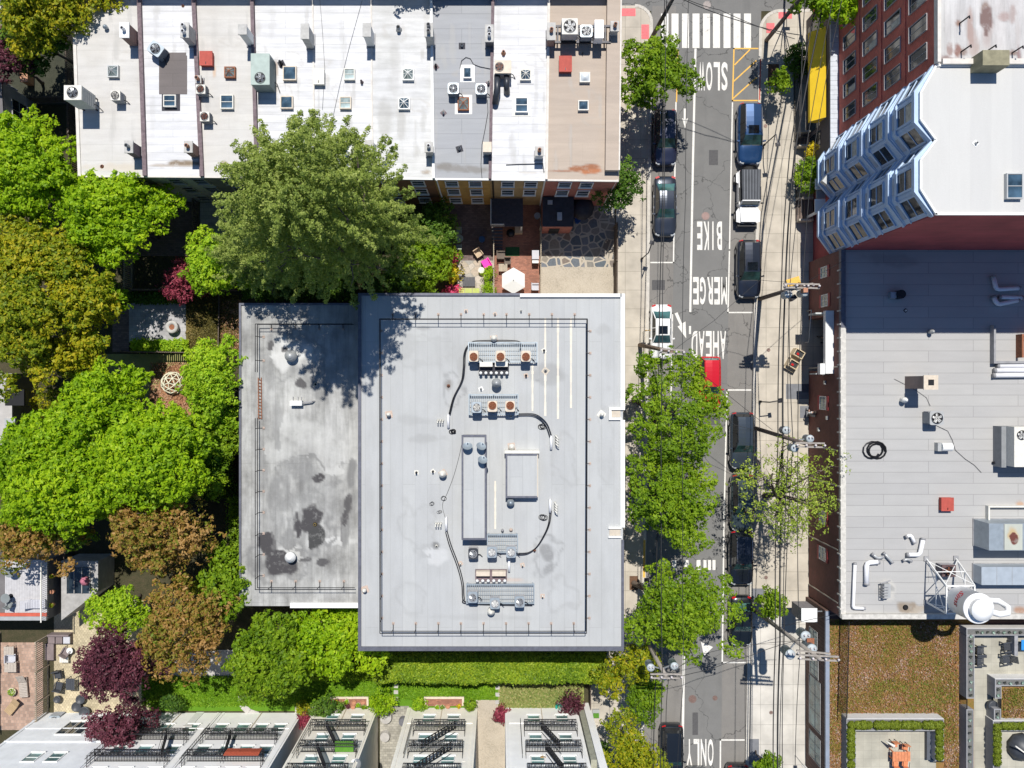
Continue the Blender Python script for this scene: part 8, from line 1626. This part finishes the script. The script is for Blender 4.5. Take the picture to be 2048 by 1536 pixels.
table(938, 565, 1.0, .74, 'dark slab fire table on the diamond stone patio', M('dark_slate', (.06, .06, .07), .6), h=.45)
t = thing('bench', P(937, 583, 0), 'bench with three lime green cushions against the middle block', 'bench'); m = MB(); m.cbox((P(937, 583, 0).x, P(937, 583, 0).y, 0), 1.75, .5, .36); m.build('frame', FWL, t)
for k in range(3): m = MB(); c = P(922+k*15, 583, .4); m.cbox((c.x, c.y, .36), .55, .48, .12); m.build('cushion', M('lime_cushion', (.42, .48, .14), .9), t)
t = thing('parasol', P(1025, 563, 0), 'large white six sided parasol on the brick patio', 'parasol'); c = P(1027, 560, 2.4); m = MB(); r0 = 1.02; vs = [c+Vector((math.cos(a)*r0, math.sin(a)*r0, -.42+.03*(i % 2))) for i, a in enumerate([R(30+60*k) for k in range(6)])]+[c]
m.add(vs, [(k, (k+1) % 6, 6) for k in range(6)]); m.build('canopy', M('parasol_white', (.66, .66, .64), .9, v=.04), t); m = MB(); m.tube([(c.x, c.y, 0), (c.x, c.y, 2.5)], .03, 8); m.build('pole', STL, t); m = MB()
for k in range(6): m.bar(c-Vector((0, 0, .03)), vs[k]-Vector((0, 0, .02)), .02)
m.build('ribs', STL, t)
m = MB(); m.pbox((1011, 494), (1039, 512), .012, .03); solo(m, 'garden_rug', M('rug_green', (.02, .09, .03), .95, v=.15, s=10), P(1025, 503, 0), 'dark green rug on the shaded brick patio', 'rug')
chair(1002, 512, 90, 'wooden slatted chair on the left of the brick patio', FW, w_=.62); chair(1015, 524, 0, 'dark folding chair above the parasol', FW, w_=.5); table(1006, 537, .7, .6, 'small timber table left of the parasol', FWL, h=.5)
t = thing('grill', P(1070, 513, 0), 'grey covered grill with a pale shelf by the right fence of the brick patio', 'grill'); c = P(1070, 513, 0); m = MB(); m.cbox((c.x, c.y, .4), .55, .7, .5); m.build('body', LGR, t); m = MB(); m.cbox((c.x, c.y-.5, .7), .5, .28, .04); m.build('shelf', WHT, t); m = MB(); m.cbox((c.x, c.y, 0), .4, .5, .39); m.build('cabinet', BLK, t)
chair(1070, 575, 90, 'grey chair by the right fence below the grill', LGR, w_=.55); m = MB(); c = P(1037, 463, 0); m.cbox(c, .6, .5, .7); solo(m, 'timber_box', TANF, c, 'tan timber box beside the black dome barbecue', 'box')
t = thing('barbecue', P(1021, 470, 0), 'black round dome barbecue below the dark deck', 'barbecue'); c = P(1021, 470, 0); m = MB(); m.lathe((c.x, c.y, .6), [(.1, 0), (.34, .18), (.34, .24), (.2, .42), (.02, .46)], 18); m.build('kettle', BLK, t)
for k in range(3): a = k*2.09; m = MB(); m.tube([(c.x+math.cos(a)*.12, c.y+math.sin(a)*.12, .62), (c.x+math.cos(a)*.28, c.y+math.sin(a)*.28, 0)], .018, 5); m.build('leg', STL, t)
t = thing('dark_parasol', P(1162, 414, 0), 'black round parasol shading the corner behind the red brick house', 'parasol'); c = P(1165, 414, 2.3); m = MB(); m.lathe((c.x, c.y, 1.95), [(.95, 0), (.5, .25), (.05, .4)], 10); m.build('canopy', BTOP, t); m = MB(); m.tube([(c.x, c.y, 0), (c.x, c.y, 2)], .03, 6); m.build('pole', STL, t)
for x, y, mt, lb in ((1074, 434, BLG, 'pale blue bin by the fence below the red brick house'), (964, 481, M('blue_pot', (.01, .05, .14), .3), 'dark blue glazed pot on the shaded patio'), (1154, 443, M('blue_tub', (.01, .06, .25), .5), 'small blue tub at the corner of the brick extension')): m = MB(); c = P(x, y, 0); m.cyl(c, .2, .6, 12, r2=.25); solo(m, 'garden_bin', mt, c, lb, 'bin')
t = thing('patio_umbrella_base', P(817, 478, 0), 'round grey table half hidden beside the feathery tree', 'table'); c = t.location; m = MB(); m.cyl((c.x, c.y, .7), .5, .04, 20); m.build('tabletop', LGR, t); m = MB(); m.cyl((c.x, c.y, 0), .05, .7, 8); m.build('stem', BLK, t); t.name = 'round_table'
t = thing('trampoline', P(434, 468, 0), 'pale green covered garden box in the deep shade below the terrace', 'box'); c = t.location; m = MB(); m.cbox(c, 1.7, 1.0, .5); m.build('box', M('shade_green', (.12, .17, .14), .8), t); m = MB(); m.cbox((c.x, c.y, .503), 1.8, 1.1, .06); m.build('lid', GIR, t); t.name = 'storage_box'
# fire bowl and timber dome
t = thing('fire_bowl', P(349, 655, 0), 'round grey concrete fire bowl on the paved terrace', 'fire bowl'); c = t.location; m = MB(); m.lathe((c.x, c.y, 0), [(.42, 0), (.50, .55), (.50, .6), (.24, .6), (.22, .45)], 26); m.build('bowl', CONCP, t); m = MB(); m.cyl((c.x, c.y, .5), .22, .03, 14); m.build('ash', RUST, t)
t = thing('climbing_dome', P(347, 766, 0), 'pale timber geodesic dome standing on the worn lawn', 'dome'); c = t.location; PW2 = M('pale_timber', (.68, .66, .50), .7, v=.08); ph = (1+5**.5)/2; ico = [Vector(v).normalized() for v in ((-1, ph, 0), (1, ph, 0), (-1, -ph, 0), (1, -ph, 0), (0, -1, ph), (0, 1, ph), (0, -1, -ph), (0, 1, -ph), (ph, 0, -1), (ph, 0, 1), (-ph, 0, -1), (-ph, 0, 1))]
RT_ = Matrix.Rotation(R(31.7), 3, 'X'); ico = [RT_ @ v for v in ico]; ed = [(i, j) for i in range(12) for j in range(i+1, 12) if (ico[i]-ico[j]).length < 1.06]; mid = {}
pts_ = list(ico); E2 = []
for i, j in ed: mid[(i, j)] = len(pts_); pts_.append(((ico[i]+ico[j])/2).normalized()); E2 += [(i, mid[(i, j)]), (j, mid[(i, j)])]
ml = list(mid.values()); E2 += [(a, b) for ii, a in enumerate(ml) for b in ml[ii+1:] if (pts_[a]-pts_[b]).length < .64]
for a, b in E2:
    if pts_[a].z > -.12 and pts_[b].z > -.12: m = MB(); m.bar(c+pts_[a]*.9+Vector((0, 0, .1)), c+pts_[b]*.9+Vector((0, 0, .1)), .06); m.build('strut', PW2, t)
# ------------------------------------------------------------ lower left: deck house and patios
t = thing('deck_house', P(50, 1180, 0), 'low house at the left edge with a grey boarded roof deck and red fascia', 'building'); zd = 3.6; a, b = P(10, 1120, zd), P(94, 1240, zd); x0 = -44
m = MB(); m.box(x0, b.x, b.y, a.y, 0, zd-.06); m.build('wall', WDRK, t); m = MB(); n = 26
for k in range(n): m.box(a.x+(b.x-a.x)*k/n+.004, a.x+(b.x-a.x)*(k+1)/n-.004, b.y+.55, a.y, zd-.055, zd)
m.build('deck', M('deck_grey', (.47, .46, .47), .8, v=.12, s=3), t); m = MB(); m.box(x0, b.x, b.y+.30, b.y+.54, zd-.05, zd+.06); m.build('red_strip', M('red_fascia', (.50, .10, .06), .8), t); m = MB(); m.box(x0, b.x, b.y, b.y+.29, zd-.05, zd+.12); m.build('coping', GREYM, t)
m = MB()
for k in range(30): y = b.y+.2+k*(a.y-b.y-.3)/29; m.bar((b.x+.1, y, zd), (b.x+.1, y, zd+.95), .025)
m.bar((b.x+.1, b.y+.1, zd+.97), (b.x+.1, a.y, zd+.97), .09, .05); m.build('railing', OFFW, t)
for y in (1150, 1182, 1208): c = P(107, y, zd); pot(108, y, {1150: 'upper', 1182: 'middle', 1208: 'lower'}[y]+' clay pot hanging outside the deck railing', CLAY, L_OLIVE if y != 1182 else None, .15, 2.9, y)
a, b = P(122, 1145, 3.0), P(196, 1215, 3.0); t = thing('bay_extension', P(150, 1185, 0), 'pale side extension with a large glazed roof beside the boarded deck', 'extension'); m = MB(); m.prism([(a.x-.2, a.y+.8), (a.x-.2, b.y-1.1), (b.x-.2, b.y+1.1), (b.x-.2, a.y+.8)], 0, 2.6); m.build('wall', WLG, t); m = MB(); m.box(a.x+.25, b.x-.8, b.y+1.0, a.y+.3, 2.61, 2.68); m.build('glass_roof', GLS, t); m = MB()
for k in range(4): x = a.x+.25+k*(b.x-a.x-1.05)/3; m.box(x-.03, x+.03, b.y+1.0, a.y+.3, 2.681, 2.72)
m.build('glazing_bars', WLG, t)
t = thing('folded_parasol', P(168, 1163, 0), 'small pink folded parasol beyond the glazed roof', 'parasol'); c = P(170, 1162, 2.7); m = MB(); m.lathe((c.x, c.y, 2.7), [(.42, 0), (.3, .2), (.03, .5)], 6); m.build('canopy', M('dull_pink', (.42, .14, .20), .9), t); m = MB(); m.tube([(c.x, c.y, 0), (c.x, c.y, 2.8)], .03, 6); m.build('pole', STL, t)
def lounger(px, py, rz, label, mat, z=0, L_=1.9, cush=None):
    t = thing('sun_lounger', P(px, py, z), label, 'sun lounger', None, R(rz)); ORG[t.name] = Vector((0, 0, 0)); m = MB()
    for k in range(9): y = -L_/2+k*L_*.62/9; m.box(-.32, .32, y, y+L_*.62/9-.02, .28, .31)
    m.build('seat', mat, t); m = MB(); T = Matrix.Translation((0, L_*.13, .29)) @ Matrix.Rotation(R(30), 4, 'X')
    for k in range(6): m.box(-.32, .32, k*.12, k*.12+.1, 0, .03, T)
    m.build('backrest', mat, t)
    for x in (-.3, .3):
        m = MB(); m.box(x-.03, x+.03, -L_/2, L_/2-.3, .2, .279); m.build('frame', mat, t)
        for y in (-L_/2+.1, L_/2-.5): m = MB(); m.cbox((x, y, 0), .05, .05, .2); m.build('leg', mat, t)
WG = M('weathered_teak', (.42, .37, .32), .85, v=.15, s=6)
lounger(50, 1368, 5, 'weathered slatted sun lounger on the pink patio', WG); lounger(72, 1206, 90, 'grey sun lounger lying across the boarded deck', LGR, 3.6, 1.7)
lounger(30, 1410, -40, 'tan armchair like lounger with a pale cushion at the bottom of the pink patio', M('tan_wood', (.45, .32, .18), .8), L_=1.4)
table(25, 1298, .8, .7, 'upper pale timber side table on the left of the pink patio', WG, h=.5); chair(30, 1312, 90, 'grey cushioned chair between two side tables on the pink patio', LGR, w_=.6); table(28, 1330, .95, .8, 'lower pale timber side table on the left of the pink patio', WG, h=.5)
table(22, 1192, .7, .7, 'round wire framed table on the boarded deck', M('wire_grey', (.20, .22, .22), .6), True, 3.6); chair(26, 1206, 160, 'dark wire chair at the round deck table', M('wire_grey', (.2, .22, .22)), 3.6, .4)
table(30, 1140, .8, .8, 'second round wire framed table under the rusty tree on the deck', M('wire_grey', (.2, .22, .22)), True, 3.6)
condenser(122, 1432, 0, .85, .8, .85, BLG, 'blue grey condenser on the cobbled patio by the grey walled house', bl=WHT, grp=None, round_=True); condenser(84, 1440, 0, .6, .6, .7, GREYM, 'small pale condenser behind the slatted fence by the grey walled house', bl=WHT, grp=None)
t = thing('outdoor_sofa', P(125, 1277, 0), 'brown outdoor corner sofa at the top of the cobbled patio', 'sofa'); c = P(125, 1276, 0); SF = M('sofa_brown', (.20, .16, .16), .9, v=.15); m = MB(); m.cbox((c.x, c.y, 0), 1.7, .7, .38); m.cbox((c.x-.85, c.y-1.0, 0), .7, 1.3, .378); m.build('seat', SF, t); m = MB(); m.cbox((c.x, c.y+.4, 0), 1.7, .14, .7); m.build('backrest', SF, t)
for k in range(3): m = MB(); m.cbox((c.x-.6+k*.6, c.y, .381), .52, .55, .14); m.build('cushion', LGR if k == 2 else SF, t)
chair(138, 1300, 150, 'dark brown chair facing the corner sofa', SF, w_=.6); table(133, 1313, .7, .7, 'pale low table in front of the corner sofa', OFFW, h=.4); table(145, 1298, .5, .5, 'small round white table near the corner sofa', WHT, True, h=.45)
chair(122, 1345, 10, 'dark mesh chair on the left of the cobbled patio', CHD, w_=.6); chair(124, 1368, 170, 'dark sling chair below the mesh chair', CHD, w_=.6); table(150, 1362, .7, .9, 'dark table with white plates beside the purple maple', CHD)
for i, (x, y, r) in enumerate(((158, 1410, .4), (174, 1420, .45), (120, 1395, .3), (166, 1395, .38))): m = MB(); c = P(x, y, 0); m.lathe(c, [(r*.6, 0), (r, .4), (r*.9, .5), (r*.8, .42)], 14); solo(m, 'fire_pit', CHD, c, ['round dark drum left of the two by the plum tree', 'round dark drum right of the two by the plum tree', 'dark round planter at the left side of the cobbled patio', 'topmost dark drum by the plum tree'][i], 'drum')
chair(405, 1318, 0, 'white chair on the garden terrace under the rust tree', WHT, w_=.55); table(388, 1308, 1.0, .6, 'table with a blue cloth on the garden terrace', M('blue_white', (.45, .55, .66), .7))
# edge buildings on the left
def edgehouse(label, pts, z, wallm, roofm, wins=()):
    t = thing('edge_house', (sum(p[0] for p in pts)/len(pts), sum(p[1] for p in pts)/len(pts), 0), label, 'building'); m = MB(); m.prism(pts, 0, z); m.build('wall', wallm, t); m = MB(); m.prism(pts, z+.003, z+.15); m.build('roof', roofm, t)
    for c, w_, h_, n in wins: window(t, c, w_, h_, n, WLG, GLS, True, .06, 2)
edgehouse('grey framed building cut by the left edge above the bright green tree', [(-48, 26), (-40.5, 24.6), (-37.0, 22.4), (-36.8, 19.2), (-48, 19.2)], 4.5, WLG, WDRK, [((-38.6, 23.42, 2.6), 2.0, 1.8, (.53, .85, 0)), ((-36.88, 20.8, 2.6), 1.6, 1.8, (1, .06, 0))])
edgehouse('grey roofed low building at the left edge with a square courtyard opening', [(-48, .8), (-37.0, .8), (-37.0, -4.6), (-48, -4.6)], 3.2, WDRK, CONCG)
m = MB(); m.pbox((10, 779), (48, 811), 3.2, 3.38); solo(m, 'roof_opening', DARK, P(29, 795, 3.3), 'dark square opening in the grey roof at the left edge', 'opening')
m = MB(); m.pbox((9, 837), (30, 860), 3.35, 3.6); solo(m, 'roof_light', GREYM, P(20, 850, 3.3), 'pale framed rooflight below the square opening at the left edge', 'rooflight')
t = thing('doghouse', P(62, 158, 0), 'small orange timber hutch in the dark yard at the top left', 'hutch'); c = t.location; m = MB(); m.cbox((c.x, c.y, 0), .5, 1.1, .9); m.build('box', M('hutch_orange', (.48, .25, .12), .8), t); m = MB(); m.cbox((c.x, c.y, .903), .6, 1.2, .08); m.build('roof', M('hutch_roof', (.42, .22, .13), .8), t)
# dark hedge / deck slabs of the shaded yards below the terrace
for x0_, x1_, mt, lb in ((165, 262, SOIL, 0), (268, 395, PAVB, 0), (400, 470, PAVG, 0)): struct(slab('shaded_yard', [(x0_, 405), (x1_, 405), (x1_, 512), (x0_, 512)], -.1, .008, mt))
fence((398, 400), (398, 510), 1.5, 'dark fence between two shaded yards below the terrace'); fence((265, 405), (265, 512), 1.5, 'dark fence left of the shaded yards below the terrace')
print('objects', len(bpy.data.objects), 'tris approx', sum(len(m.polygons) for m in bpy.data.meshes))
